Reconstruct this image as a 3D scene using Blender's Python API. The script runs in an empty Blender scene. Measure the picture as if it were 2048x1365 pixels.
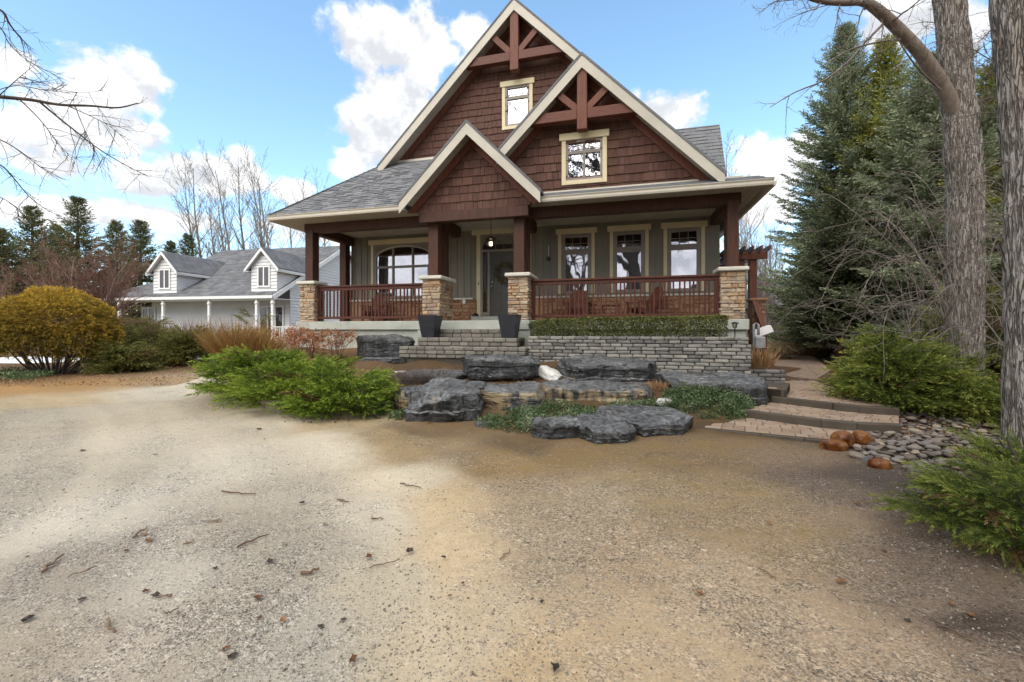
import bpy, math, random
import numpy as np
from mathutils import Vector, Matrix, noise as mnoise

# ------------------------------------------------------------------ camera, world, sun, exposure
SC = bpy.context.scene
F, HY, CH = 860.0, 660.0, 1.5            # focal length in photo pixels, horizon row, eye height
cam_d = bpy.data.cameras.new('camera'); cam = bpy.data.objects.new('camera', cam_d)
SC.collection.objects.link(cam); SC.camera = cam
cam.location = (0, 0, CH); cam.rotation_euler = (math.radians(90), 0, 0)
cam_d.sensor_width = 36.0; cam_d.lens = F / 2048 * 36.0
cam_d.shift_y = -(682.5 - HY) / 2048
cam_d.clip_start = 0.05; cam_d.clip_end = 3000

SUN_EL, SUN_AZ = math.radians(47), math.radians(205)   # azimuth clockwise from +Y: from behind, a little left
SC.view_settings.view_transform = 'Standard'; SC.view_settings.look = 'None'
SC.view_settings.exposure = 1.47; SC.view_settings.gamma = 1.0
SC.view_settings.use_curve_mapping = False
cy = SC.cycles; cy.max_bounces = 5; cy.diffuse_bounces = 2; cy.adaptive_threshold = 0.02; cy.glossy_bounces = 3; cy.transmission_bounces = 3; cy.transparent_max_bounces = 6; cy.caustics_reflective = False; cy.caustics_refractive = False
sd = bpy.data.lights.new('sun', 'SUN'); sun = bpy.data.objects.new('sun', sd); SC.collection.objects.link(sun)
sd.energy = 1.5; sd.angle = math.radians(60); sd.color = (1.0, 0.93, 0.82)
sdir = Vector((math.sin(SUN_AZ) * math.cos(SUN_EL), math.cos(SUN_AZ) * math.cos(SUN_EL), math.sin(SUN_EL)))
sun.rotation_euler = (-sdir).to_track_quat('-Z', 'Y').to_euler()
sun.location = (-10, -20, 30)

world = bpy.data.worlds.new('World'); SC.world = world; world.use_nodes = True
def build_world():
    nt = world.node_tree; N = nt.nodes; Lk = nt.links
    N.clear()
    def n(t, **k):
        x = N.new(t)
        for a, b in k.items(): setattr(x, a, b)
        return x
    def math_(op, a, b=None, clamp=False):
        x = n('ShaderNodeMath', operation=op, use_clamp=clamp)
        for i, q in enumerate((a, b)):
            if q is None: continue
            if isinstance(q, (int, float)): x.inputs[i].default_value = q
            else: Lk.new(q, x.inputs[i])
        return x.outputs[0]
    out = n('ShaderNodeOutputWorld'); bg = n('ShaderNodeBackground'); bg.inputs['Strength'].default_value = 0.1
    Lk.new(bg.outputs[0], out.inputs[0])
    sky = n('ShaderNodeTexSky', sky_type='NISHITA'); sky.sun_disc = False
    sky.sun_elevation = SUN_EL; sky.sun_rotation = SUN_AZ
    sky.air_density = 1.0; sky.dust_density = 0.6; sky.ozone_density = 2.2
    tint = n('ShaderNodeHueSaturation'); tint.inputs['Hue'].default_value = 0.488
    tint.inputs['Saturation'].default_value = 1.0; tint.inputs['Value'].default_value = 1.25
    Lk.new(sky.outputs[0], tint.inputs['Color'])
    tc = n('ShaderNodeTexCoord'); sp = n('ShaderNodeSeparateXYZ'); Lk.new(tc.outputs['Generated'], sp.inputs[0])
    X, Y, Z = sp.outputs
    # cloud banks: soft ellipses on the unit sphere of directions, roughened by fractal noise
    az = math_('ARCTAN2', X, Y); hor = math_('SQRT', math_('ADD', math_('MULTIPLY', X, X), math_('MULTIPLY', Y, Y)))
    el = math_('ARCTAN2', Z, hor)
    cb = n('ShaderNodeCombineXYZ'); Lk.new(az, cb.inputs[0]); Lk.new(math_('MULTIPLY', el, 1.15), cb.inputs[1])
    def nz(scale, detail, rough, off):
        m = n('ShaderNodeMapping'); m.inputs['Location'].default_value = off; Lk.new(cb.outputs[0], m.inputs[0])
        t = n('ShaderNodeTexNoise'); t.inputs['Scale'].default_value = scale; t.inputs['Detail'].default_value = detail
        t.inputs['Roughness'].default_value = rough; t.inputs['Distortion'].default_value = 0.15
        Lk.new(m.outputs[0], t.inputs['Vector']); return t.outputs['Fac']
    fine = nz(12.0, 10.0, 0.58, (3.1, 1.7, 0)); big = nz(3.0, 4.0, 0.5, (0.4, 5.2, 0))
    lit = nz(12.0, 10.0, 0.58, (3.1, 1.7 + 0.035, 0))
    banks = [(745, 85, 85, 52), (860, 95, 110, 58), (800, 205, 85, 62), (745, 270, 70, 66), (700, 330, 40, 42), (940, 70, 60, 30),
             (800, 300, 90, 60), (250, 165, 105, 50), (150, 235, 130, 52), (60, 265, 120, 52), (265, 270, 75, 36), (20, 130, 60, 40), (110, 335, 120, 36),
             (300, 365, 80, 36), (410, 350, 95, 46), (480, 345, 60, 44), (120, 425, 190, 34), (330, 435, 130, 26), (590, 385, 45, 28),
             (1330, 230, 78, 38), (1280, 250, 50, 40), (1520, 330, 85, 58), (1585, 330, 60, 52), (1530, 400, 90, 45), (1760, 60, 60, 40), (1820, 40, 60, 40),
             (1930, 70, 40, 50), (1050, 330, 200, 50), (1950, 330, 120, 70), (700, 470, 200, 30)]
    acc = None
    for (px, py, rx, ry) in banks:
        a0 = math.atan2(px - 1024, F); e0 = math.atan2(HY - py, math.hypot(F, px - 1024))
        ra = 1.15 * rx / F * math.cos(a0) ** 2; re = 1.1 * ry / F * math.cos(a0)
        dx = math_('MULTIPLY', math_('SUBTRACT', az, a0), 1 / ra); dy = math_('MULTIPLY', math_('SUBTRACT', el, e0), 1 / re)
        m = math_('SUBTRACT', 1.0, math_('SQRT', math_('ADD', math_('MULTIPLY', dx, dx), math_('MULTIPLY', dy, dy))))
        acc = m if acc is None else math_('SMOOTH_MAX', acc, m)
        if acc is not m: acc.node.inputs[2].default_value = 0.25
    acc = math_('MAXIMUM', acc, -0.9)
    # out of view, cloud cover is raised to make the ambient light soft and neutral
    behind = n('ShaderNodeMapRange'); behind.interpolation_type = 'SMOOTHSTEP'
    Lk.new(math_('ABSOLUTE', az), behind.inputs[0]); behind.inputs[1].default_value = 0.95; behind.inputs[2].default_value = 1.25
    high = n('ShaderNodeMapRange'); high.interpolation_type = 'SMOOTHSTEP'
    Lk.new(el, high.inputs[0]); high.inputs[1].default_value = 0.72; high.inputs[2].default_value = 0.95
    oth = math_('MAXIMUM', behind.outputs[0], high.outputs[0])
    gen = math_('SUBTRACT', math_('MULTIPLY', big, 4.6), 1.45)
    mx = n('ShaderNodeMix'); mx.data_type = 'FLOAT'
    Lk.new(oth, mx.inputs[0]); Lk.new(acc, mx.inputs[2]); Lk.new(gen, mx.inputs[3])
    dens = math_('ADD', mx.outputs[0], math_('MULTIPLY', math_('SUBTRACT', fine, 0.5), 2.3))
    dens = math_('ADD', dens, math_('MULTIPLY', math_('SUBTRACT', big, 0.5), 0.7))
    cov = n('ShaderNodeMapRange'); cov.interpolation_type = 'SMOOTHSTEP'
    Lk.new(dens, cov.inputs[0]); cov.inputs[1].default_value = -0.04; cov.inputs[2].default_value = 0.42
    cov.inputs[4].default_value = 0.97
    # thicker and lower parts of a cloud are a little greyer
    sh = math_('MULTIPLY', math_('SUBTRACT', lit, fine), 1.6)
    sh = math_('ADD', sh, math_('MULTIPLY', math_('SUBTRACT', big, 0.45), 1.0))
    ramp = n('ShaderNodeMapRange'); ramp.interpolation_type = 'SMOOTHSTEP'
    Lk.new(sh, ramp.inputs[0]); ramp.inputs[1].default_value = -0.12; ramp.inputs[2].default_value = 0.34
    cc = n('ShaderNodeMix'); cc.data_type = 'RGBA'
    cc.inputs[6].default_value = (4.5, 4.5, 4.5, 1); cc.inputs[7].default_value = (2.9, 2.98, 3.12, 1)
    Lk.new(ramp.outputs[0], cc.inputs[0])
    fin = n('ShaderNodeMix'); fin.data_type = 'RGBA'
    Lk.new(cov.outputs[0], fin.inputs[0]); Lk.new(tint.outputs[0], fin.inputs[6]); Lk.new(cc.outputs[2], fin.inputs[7])
    Lk.new(fin.outputs[2], bg.inputs['Color'])
build_world()

# ------------------------------------------------------------------ geometry of the place
A = math.radians(14.7); SA, CA = math.sin(A), math.cos(A)
OX, OY = (1056.5 - 1024) / F * 11.5, 11.5         # house origin on the ground plane
def uv(u, v): return (OX + u * CA + v * SA, OY - u * SA + v * CA)
def to_uv(x, y): return ((x - OX) * CA - (y - OY) * SA, (x - OX) * SA + (y - OY) * CA)
def gp(px, py, z=0.0):
    t = (CH - z) * F / (py - HY); return ((px - 1024) / F * t, t)
def at(px, py, Y): return ((px - 1024) / F * Y, Y, CH + (HY - py) / F * Y)

def vnoise(x, y, seed=0):
    xi = np.floor(x).astype(np.int64); yi = np.floor(y).astype(np.int64); xf = x - xi; yf = y - yi
    def h(a, b):
        n = (a * 374761393 + b * 668265263 + seed * 1442695041) & 0x7fffffff
        n = ((n ^ (n >> 13)) * 1274126177) & 0x7fffffff
        return ((n ^ (n >> 16)) & 0xffff) / 65535.0
    u = xf * xf * (3 - 2 * xf); v = yf * yf * (3 - 2 * yf)
    return (h(xi, yi) * (1 - u) + h(xi + 1, yi) * u) * (1 - v) + (h(xi, yi + 1) * (1 - u) + h(xi + 1, yi + 1) * u) * v
def fbm(x, y, seed=0, o=4):
    s = 0; a = .5
    for i in range(o): s = s + a * vnoise(x * 2 ** i, y * 2 ** i, seed + i); a *= .5
    return s

# terrain heights: control points (x, y, z)
TC = []
for x in np.arange(-12, 4.1, 2.0):
    for y in np.arange(-2, 5.1, 1.6): TC.append((x, y, 0))
for p in ((-8, 6.5), (-6, 7), (-4, 7.2), (-11, 8), (-10, 10), (-9, 12), (-11, 14), (-8, 9), (-2.6, 7.0), (-1, 6.6), (.5, 6), (1.2, 5.4), (2.2, 5.3), (3.0, 5.9),
          (4, 5.4), (4.6, 5.2), (6, 5), (6, 3), (7, 1), (-14, 10), (-13, 12), (-16, 14)): TC.append((p[0], p[1], 0))
for u in (-2.2, -.6, 1, 2.6, 4.0):
    for v, z in ((-4.2, .04), (-3.6, .10), (-3.1, .15), (-2.6, .30), (-2.2, .40), (-1.9, .47), (-1.45, .8 if u < 0 else .68 if u < 2 else .52), (-1.0, .85 if u < 3 else .6), (0, .95), (3, 1)): TC.append((*uv(u, v), z))
for u, v, z in ((-7, -.3, .98), (-5, -.4, .98), (-5, -1.2, .75), (-3.6, -1.4, .75), (-7, -1.4, .6), (-8.3, 0, .6), (-5, -2.2, .35), (-3.4, -2.6, .35), (-7, 4, 1), (4, 8, 1), (-3, 8, 1), (5.2, 2, .6), (5.2, 6, .8)):
    TC.append((*uv(u, v), z))
TC += [(4.3, 6.2, 0), (4.9, 7.0, .1), (5.7, 7.9, .15), (5.3, 8.7, .2), (6.3, 9, .2), (7.5, 11, .28), (9, 14, .36), (11, 18, .42), (14, 26, .5), (3.2, 6.4, -.03), (3.6, 6.8, -.03), (4.1, 6.2, -.03), (3.9, 6.9, -.02), (4.5, 6.1, -.02), (4.5, 7.2, .03), (5.0, 6.7, .02), (5.3, 7.0, .06), (5.5, 6.5, .02), (5.2, 8.0, .12), (5.7, 7.4, .12), (5.5, 8.4, .14), (6.0, 8.2, .16), (6.2, 6.2, .02), (6.5, 7, .1), (8, 7, .05), (9, 8.4, .05), (7.5, 9, .2), (12, 10, .3), (10, 5, 0),
       (-14, 24, .7), (-20, 25, .72), (-26, 28, .75), (-20, 17, .15), (-13, 19, .2), (-9, 17, .3), (0, 40, 1), (30, 40, 1), (-40, 40, 1), (20, 22, .6), (25, 8, .3), (0, -12, 0), (-18, 0, 0), (18, -2, 0),
       (-30, 5, 0), (0, -40, 0), (80, 60, 1), (-80, 60, 1), (0, 120, 1), (-60, -60, 0), (60, -60, 0), (300, 300, 1), (-300, 300, 1), (0, -300, 0)]
TCA = np.array(TC, float)
def hgt_arr(x, y):
    x = np.asarray(x, float).ravel(); y = np.asarray(y, float).ravel(); out = np.empty_like(x)
    for i in range(0, len(x), 4000):
        d2 = (x[i:i + 4000, None] - TCA[None, :, 0]) ** 2 + (y[i:i + 4000, None] - TCA[None, :, 1]) ** 2 + 0.12
        w = d2 ** -2.0; out[i:i + 4000] = (w * TCA[None, :, 2]).sum(1) / w.sum(1)
    return out
def hgt(x, y): return float(hgt_arr([x], [y])[0])
def gt(px, py):
    z = 0.0
    for _ in range(14):
        x, y = gp(px, py, min(z, 1.2)); z = .5 * z + .5 * hgt(x, y)
    return x, y, hgt(x, y)

# ------------------------------------------------------------------ mesh helpers
COL = SC.collection
def link(name, me, mat=None, parent=None):
    o = bpy.data.objects.new(name, me); COL.objects.link(o)
    if mat is not None and me is not None and len(me.materials) == 0: me.materials.append(mat)
    if parent is not None: o.parent = parent
    return o
def tag(o, label=None, cat=None, group=None, kind=None):
    for k, v in (('label', label), ('category', cat), ('group', group), ('kind', kind)):
        if v: o[k] = v
    return o
def empty(name, loc=(0, 0, 0), rz=0.0, parent=None):
    o = bpy.data.objects.new(name, None); COL.objects.link(o); o.location = loc; o.rotation_euler = (0, 0, rz)
    o.empty_display_size = .1
    if parent is not None: o.parent = parent
    return o
def thing(name, label, cat, loc=(0, 0, 0), rz=0.0, group=None):
    return tag(empty(name, loc, rz), label, cat, group)
def copy_tree(o, parent=None):
    c = o.copy(); COL.objects.link(c); c.parent = parent
    for ch in list(o.children): copy_tree(ch, c)
    return c

class MB:
    def __init__(s): s.v = []; s.f = []; s.n = 0
    def add(s, vs, fs):
        s.v.extend(tuple(map(float, p)) for p in vs); s.f.extend(tuple(i + s.n for i in q) for q in fs); s.n = len(s.v); return s
    def box(s, x0, x1, y0, y1, z0, z1):
        return s.add([(x0, y0, z0), (x1, y0, z0), (x1, y1, z0), (x0, y1, z0), (x0, y0, z1), (x1, y0, z1), (x1, y1, z1), (x0, y1, z1)],
                     [(0, 3, 2, 1), (4, 5, 6, 7), (0, 1, 5, 4), (1, 2, 6, 5), (2, 3, 7, 6), (3, 0, 4, 7)])
    def cbox(s, x0, x1, y0, y1, z0, z1, c=.01):           # box with chamfered edges
        X = (x0, x1); Y = (y0, y1); Z = (z0, z1); vs = []; idx = {}
        for i in (0, 1):
            for j in (0, 1):
                for k in (0, 1):
                    sx, sy, sz = (1, -1)[i], (1, -1)[j], (1, -1)[k]
                    for a in range(3):
                        idx[i, j, k, a] = len(vs)
                        vs.append((X[i] + (sx * c if a != 0 else 0), Y[j] + (sy * c if a != 1 else 0), Z[k] + (sz * c if a != 2 else 0)))
        fs = []
        for i in (0, 1):
            q = [idx[i, 0, 0, 0], idx[i, 1, 0, 0], idx[i, 1, 1, 0], idx[i, 0, 1, 0]]; fs.append(q if i else q[::-1])
            q = [idx[0, i, 0, 1], idx[0, i, 1, 1], idx[1, i, 1, 1], idx[1, i, 0, 1]]; fs.append(q if i else q[::-1])
            q = [idx[0, 0, i, 2], idx[1, 0, i, 2], idx[1, 1, i, 2], idx[0, 1, i, 2]]; fs.append(q if i else q[::-1])
        for i in (0, 1):
            for j in (0, 1):
                fs.append([idx[i, j, 0, 0], idx[i, j, 1, 0], idx[i, j, 1, 1], idx[i, j, 0, 1]])
                fs.append([idx[i, 0, j, 0], idx[i, 1, j, 0], idx[i, 1, j, 2], idx[i, 0, j, 2]])
                fs.append([idx[0, i, j, 1], idx[1, i, j, 1], idx[1, i, j, 2], idx[0, i, j, 2]])
        for i in (0, 1):
            for j in (0, 1):
                for k in (0, 1): fs.append([idx[i, j, k, 0], idx[i, j, k, 1], idx[i, j, k, 2]])
        return s.add(vs, fs)
    def bar(s, p, q, w, h, up=(0, 0, 1)):                 # rectangular bar from p to q
        p = Vector(p); q = Vector(q); d = (q - p).normalized(); x = d.cross(Vector(up)).normalized(); y = x.cross(d)
        vs = [b + x * (sx * w / 2) + y * (sy * h / 2) for b in (p, q) for sx, sy in ((-1, -1), (1, -1), (1, 1), (-1, 1))]
        return s.add(vs, [(0, 1, 2, 3), (7, 6, 5, 4), (0, 4, 5, 1), (1, 5, 6, 2), (2, 6, 7, 3), (3, 7, 4, 0)])
    def prism(s, poly, y0, y1):                           # poly in (x, z), extruded along y
        k = len(poly); vs = [(x, y0, z) for x, z in poly] + [(x, y1, z) for x, z in poly]
        return s.add(vs, [tuple(range(k)), tuple(range(2 * k - 1, k - 1, -1))] + [(i, i + k, (i + 1) % k + k, (i + 1) % k) for i in range(k)])
    def slab(s, poly, z0, z1):                            # poly in (x, y), extruded along z
        k = len(poly); vs = [(x, y, z0) for x, y in poly] + [(x, y, z1) for x, y in poly]
        return s.add(vs, [tuple(range(k - 1, -1, -1)), tuple(range(k, 2 * k))] + [(i, (i + 1) % k, (i + 1) % k + k, i + k) for i in range(k)])
    def sheet(s, quad, t):                                # a thick sheet through 3 or 4 points
        P = [Vector(p) for p in quad]; n = (P[1] - P[0]).cross(P[-1] - P[0]).normalized() * t; k = len(P)
        return s.add(P + [p - n for p in P], [tuple(range(k)), tuple(range(2 * k - 1, k - 1, -1))] + [(i, i + k, (i + 1) % k + k, (i + 1) % k) for i in range(k)])
    def lathe(s, prof, cx=0, cy=0, n=16):
        k = len(prof); vs = [(cx + r * math.cos(2 * math.pi * i / n), cy + r * math.sin(2 * math.pi * i / n), z) for r, z in prof for i in range(n)]
        fs = [(a * n + i, a * n + (i + 1) % n, (a + 1) * n + (i + 1) % n, (a + 1) * n + i) for a in range(k - 1) for i in range(n)]
        fs.append(tuple(range(n - 1, -1, -1))); fs.append(tuple((k - 1) * n + i for i in range(n)))
        return s.add(vs, fs)
    def tube(s, pts, rad, n=6, cap=True):
        pts = np.asarray(pts, float); k = len(pts); rad = np.broadcast_to(np.asarray(rad, float), (k,))
        t = np.gradient(pts, axis=0); t /= np.linalg.norm(t, axis=1)[:, None] + 1e-9
        ref = np.array((0.0, 0, 1)) if abs(t[0, 2]) < .8 else np.array((1.0, 0, 0))
        a = np.cross(t, ref); a /= np.linalg.norm(a, axis=1)[:, None] + 1e-9; b = np.cross(t, a)
        th = np.arange(n) * 2 * math.pi / n
        vs = pts[:, None, :] + rad[:, None, None] * (np.cos(th)[None, :, None] * a[:, None, :] + np.sin(th)[None, :, None] * b[:, None, :])
        fs = [(r * n + i, r * n + (i + 1) % n, (r + 1) * n + (i + 1) % n, (r + 1) * n + i) for r in range(k - 1) for i in range(n)]
        if cap: fs += [tuple(range(n - 1, -1, -1)), tuple((k - 1) * n + i for i in range(n))]
        return s.add(vs.reshape(-1, 3), fs)
    def mesh(s, name, mat=None, smooth=False):
        me = bpy.data.meshes.new(name); me.from_pydata(s.v, [], s.f); me.update()
        if smooth: me.polygons.foreach_set('use_smooth', [True] * len(me.polygons))
        if mat is not None: me.materials.append(mat)
        return me
    def build(s, name, mat, parent=None, smooth=False): return link(name, s.mesh(name, mat, smooth), mat, parent)

def poly_mesh(name, V, k, mat=None, attr=None, smooth=False):
    """V: (n*k, 3) vertices, faces of k consecutive vertices each"""
    V = np.ascontiguousarray(V, np.float32).reshape(-1, 3); nv = len(V); nf = nv // k
    me = bpy.data.meshes.new(name); me.vertices.add(nv); me.vertices.foreach_set('co', V.ravel())
    me.loops.add(nv); me.loops.foreach_set('vertex_index', np.arange(nv, dtype=np.int32))
    me.polygons.add(nf); me.polygons.foreach_set('loop_start', np.arange(0, nv, k, dtype=np.int32))
    try: me.polygons.foreach_set('loop_total', np.full(nf, k, np.int32))
    except Exception: pass
    if attr is not None:
        a = me.attributes.new('v', 'FLOAT', 'POINT'); a.data.foreach_set('value', np.ascontiguousarray(attr, np.float32).ravel())
    me.update(calc_edges=True); me.validate()
    if mat is not None: me.materials.append(mat)
    return me
def unit(a): return a / (np.linalg.norm(a, axis=-1, keepdims=True) + 1e-9)
def blades(P, D, L, W, rng, val=None, mid=.45, flat=None):
    """kite-shaped leaves: base P, direction D, length L, width W"""
    n = len(P); D = unit(D); R = rng.normal(size=(n, 3)) if flat is None else np.broadcast_to(np.array(flat, float), (n, 3)) + .35 * rng.normal(size=(n, 3))
    S = unit(np.cross(D, R)); L = np.broadcast_to(L, (n,))[:, None]; W = np.broadcast_to(W, (n,))[:, None]
    V = np.stack([P, P + D * L * mid + S * W * .5, P + D * L, P + D * L * mid - S * W * .5], 1)
    if val is None: val = rng.random(n)
    return V.reshape(-1, 3), np.repeat(val, 4)
def plumes(P, D, L, rng, m=14, bl=.3, bw=.06, ang=40, val=None, droop=.0, tipv=.35):
    """feather-like sprays: axis from P along D with m leaflets, alternately to the sides"""
    n = len(P); D = unit(D); L = np.broadcast_to(L, (n,)).astype(float)
    R = unit(np.cross(D, rng.normal(size=(n, 3)) * .5 + np.array((0, 0, 1.)))); Q = np.cross(D, R)
    t = np.linspace(.02, .93, m)[None, :] + rng.uniform(-.03, .03, (n, m))
    base = P[:, None, :] + D[:, None, :] * (t * L[:, None])[..., None]
    base[..., 2] -= droop * (t ** 2) * L[:, None]
    ph = np.arange(m)[None, :] * math.pi + rng.normal(0, .7, (n, m))
    a = np.radians(ang) * (1.1 - .75 * t) + rng.normal(0, .12, (n, m))
    dr = D[:, None, :] * np.cos(a)[..., None] + (R[:, None, :] * np.cos(ph)[..., None] + Q[:, None, :] * np.sin(ph)[..., None]) * np.sin(a)[..., None]
    dr[..., 2] -= droop * t * 1.2
    ln = bl * L[:, None] * (1.15 - .55 * t) * rng.uniform(.7, 1.25, (n, m))
    if val is None: val = rng.random(n)
    vv = np.clip(val[:, None] * (1 - tipv) + tipv * t + rng.normal(0, .07, (n, m)), 0, 1)
    wd = np.repeat(bw * L, m) * rng.uniform(.7, 1.3, n * m)
    return blades(base.reshape(-1, 3), dr.reshape(-1, 3), ln.ravel(), wd, rng, vv.ravel())

# ------------------------------------------------------------------ materials
def s2l(c): c /= 255.0; return c / 12.92 if c <= .04045 else ((c + .055) / 1.055) ** 2.4
def S(r, g, b, k=1.0): return (s2l(r) * k, s2l(g) * k, s2l(b) * k)
def ramp_node(nt, cols, pos=None):
    r = nt.nodes.new('ShaderNodeValToRGB'); e = r.color_ramp.elements
    while len(e) < len(cols): e.new(.5)
    for i, c in enumerate(cols):
        e[i].position = (pos[i] if pos else i / (len(cols) - 1)); e[i].color = (*c, 1)
    return r
def mat(name, cols, scale=5.0, rough=.75, bump=.0, bscale=40.0, rand=.0, spec=.3, stretch=(1, 1, 1), detail=5.0, pos=None, wear=None, lo=.3, hi=.7, rvar=.1, dist=.02):
    m = bpy.data.materials.new(name); m.use_nodes = True; nt = m.node_tree; N = nt.nodes; Lk = nt.links
    bs = N['Principled BSDF']; bs.inputs['Specular IOR Level'].default_value = spec
    tc = N.new('ShaderNodeTexCoord'); mp = N.new('ShaderNodeMapping'); mp.inputs['Scale'].default_value = stretch
    oi = N.new('ShaderNodeObjectInfo'); ml = N.new('ShaderNodeVectorMath'); ml.operation = 'SCALE'
    cx = N.new('ShaderNodeCombineXYZ')
    for i in range(3): Lk.new(oi.outputs['Random'], cx.inputs[i])
    Lk.new(cx.outputs[0], ml.inputs[0]); ml.inputs['Scale'].default_value = 37.0
    ad = N.new('ShaderNodeVectorMath'); Lk.new(tc.outputs['Object'], ad.inputs[0]); Lk.new(ml.outputs[0], ad.inputs[1])
    Lk.new(ad.outputs[0], mp.inputs[0])
    nz = N.new('ShaderNodeTexNoise'); nz.inputs['Scale'].default_value = scale; nz.inputs['Detail'].default_value = detail; nz.inputs['Roughness'].default_value = .6
    Lk.new(mp.outputs[0], nz.inputs['Vector'])
    mr = N.new('ShaderNodeMapRange'); Lk.new(nz.outputs['Fac'], mr.inputs[0]); mr.inputs[1].default_value = lo; mr.inputs[2].default_value = hi
    fac = mr.outputs[0]
    if rand > 0:
        mx = N.new('ShaderNodeMix'); mx.data_type = 'FLOAT'; mx.inputs[0].default_value = rand
        Lk.new(fac, mx.inputs[2]); Lk.new(oi.outputs['Random'], mx.inputs[3]); fac = mx.outputs[0]
    r = ramp_node(nt, cols, pos); Lk.new(fac, r.inputs[0]); colr = r.outputs[0]
    if wear:                                            # (colour, scale, threshold, amount): stains with their own shape
        n2 = N.new('ShaderNodeTexNoise'); n2.inputs['Scale'].default_value = wear[1]; n2.inputs['Detail'].default_value = 8; n2.inputs['Roughness'].default_value = .7
        Lk.new(mp.outputs[0], n2.inputs['Vector'])
        m2 = N.new('ShaderNodeMapRange'); Lk.new(n2.outputs['Fac'], m2.inputs[0]); m2.inputs[1].default_value = wear[2]; m2.inputs[2].default_value = wear[2] + .12; m2.inputs[4].default_value = wear[3]
        mc = N.new('ShaderNodeMix'); mc.data_type = 'RGBA'; Lk.new(m2.outputs[0], mc.inputs[0]); Lk.new(colr, mc.inputs[6]); mc.inputs[7].default_value = (*wear[0], 1); colr = mc.outputs[2]
    Lk.new(colr, bs.inputs['Base Color'])
    rr = N.new('ShaderNodeMapRange'); Lk.new(nz.outputs['Fac'], rr.inputs[0]); rr.inputs[3].default_value = max(.03, rough - rvar); rr.inputs[4].default_value = min(1, rough + rvar)
    Lk.new(rr.outputs[0], bs.inputs['Roughness'])
    if bump > 0:
        n3 = N.new('ShaderNodeTexNoise'); n3.inputs['Scale'].default_value = bscale; n3.inputs['Detail'].default_value = 6
        Lk.new(mp.outputs[0], n3.inputs['Vector']); b = N.new('ShaderNodeBump'); b.inputs['Strength'].default_value = bump; b.inputs['Distance'].default_value = dist
        Lk.new(n3.outputs['Fac'], b.inputs['Height']); Lk.new(b.outputs[0], bs.inputs['Normal'])
    return m
def leaf_mat(name, cols, pos=None, trans=.25, rough=.6):
    m = bpy.data.materials.new(name); m.use_nodes = True; nt = m.node_tree; N = nt.nodes; Lk = nt.links
    bs = N['Principled BSDF']; bs.inputs['Roughness'].default_value = rough; bs.inputs['Specular IOR Level'].default_value = .25
    at_ = N.new('ShaderNodeAttribute'); at_.attribute_name = 'v'; r = ramp_node(nt, cols, pos); Lk.new(at_.outputs['Fac'], r.inputs[0])
    Lk.new(r.outputs[0], bs.inputs['Base Color'])
    if trans > 0:
        tr = N.new('ShaderNodeBsdfTranslucent'); Lk.new(r.outputs[0], tr.inputs['Color']); mx = N.new('ShaderNodeMixShader'); mx.inputs[0].default_value = trans
        Lk.new(bs.outputs[0], mx.inputs[1]); Lk.new(tr.outputs[0], mx.inputs[2]); Lk.new(mx.outputs[0], N['Material Output'].inputs[0])
    return m
def glass_mat(name, refl=.5, tint=(.9, .9, .95)):
    m = bpy.data.materials.new(name); m.use_nodes = True; nt = m.node_tree; N = nt.nodes; Lk = nt.links; N.remove(N['Principled BSDF'])
    g = N.new('ShaderNodeBsdfGlossy'); g.inputs['Roughness'].default_value = .015; g.inputs['Color'].default_value = (*tint, 1)
    t = N.new('ShaderNodeBsdfTransparent'); mx = N.new('ShaderNodeMixShader'); mx.inputs[0].default_value = refl
    nz = N.new('ShaderNodeTexNoise'); nz.inputs['Scale'].default_value = 1.3; b = N.new('ShaderNodeBump'); b.inputs['Strength'].default_value = .05; b.inputs['Distance'].default_value = .05
    Lk.new(nz.outputs['Fac'], b.inputs['Height']); Lk.new(b.outputs[0], g.inputs['Normal'])
    Lk.new(t.outputs[0], mx.inputs[1]); Lk.new(g.outputs[0], mx.inputs[2]); Lk.new(mx.outputs[0], N['Material Output'].inputs[0])
    return m
def emit_mat(name, col, st):
    m = bpy.data.materials.new(name); m.use_nodes = True; b = m.node_tree.nodes['Principled BSDF']
    b.inputs['Emission Color'].default_value = (*col, 1); b.inputs['Emission Strength'].default_value = st; b.inputs['Base Color'].default_value = (*col, 1); return m

K = {}
K['shake'] = mat('cedar_shake', [(.045, .0195, .0135), (.092, .042, .030), (.145, .071, .052)], 3, .7, .35, 60, rand=.45, stretch=(6, 6, .7), wear=((.03, .012, .011), 2.2, .62, .6))
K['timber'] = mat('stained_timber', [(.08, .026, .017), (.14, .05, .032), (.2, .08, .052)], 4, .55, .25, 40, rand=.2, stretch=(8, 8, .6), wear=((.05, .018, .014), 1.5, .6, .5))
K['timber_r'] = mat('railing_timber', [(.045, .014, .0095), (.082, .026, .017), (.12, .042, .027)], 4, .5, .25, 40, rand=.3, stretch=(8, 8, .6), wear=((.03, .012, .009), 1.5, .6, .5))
K['timber_shade'] = mat('shaded_porch_timber', [(.036, .014, .009), (.066, .026, .016), (.1, .042, .026)], 4, .55, .25, 40, rand=.2, stretch=(8, 8, .6), wear=((.03, .013, .01), 1.5, .6, .5))  # copy of the stained timber with the porch shade put into its colour
K['timber_x'] = mat('stained_timber_rail', [(.07, .021, .0135), (.115, .038, .024), (.16, .058, .037)], 4, .5, .2, 40, rand=.25, stretch=(1, 8, 8), wear=((.05, .018, .014), 1.5, .6, .4))
K['cream'] = mat('cream_trim', [(.56, .49, .31), (.64, .56, .37), (.68, .6, .41)], 1.5, .55, .08, 30, wear=((.42, .37, .27), 3.5, .66, .35))
K['fascia'] = mat('cream_fascia', [(.44, .415, .35), (.5, .475, .41), (.54, .51, .44)], 1.2, .5, .05, 20, wear=((.38, .35, .28), 3.0, .66, .4))
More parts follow.
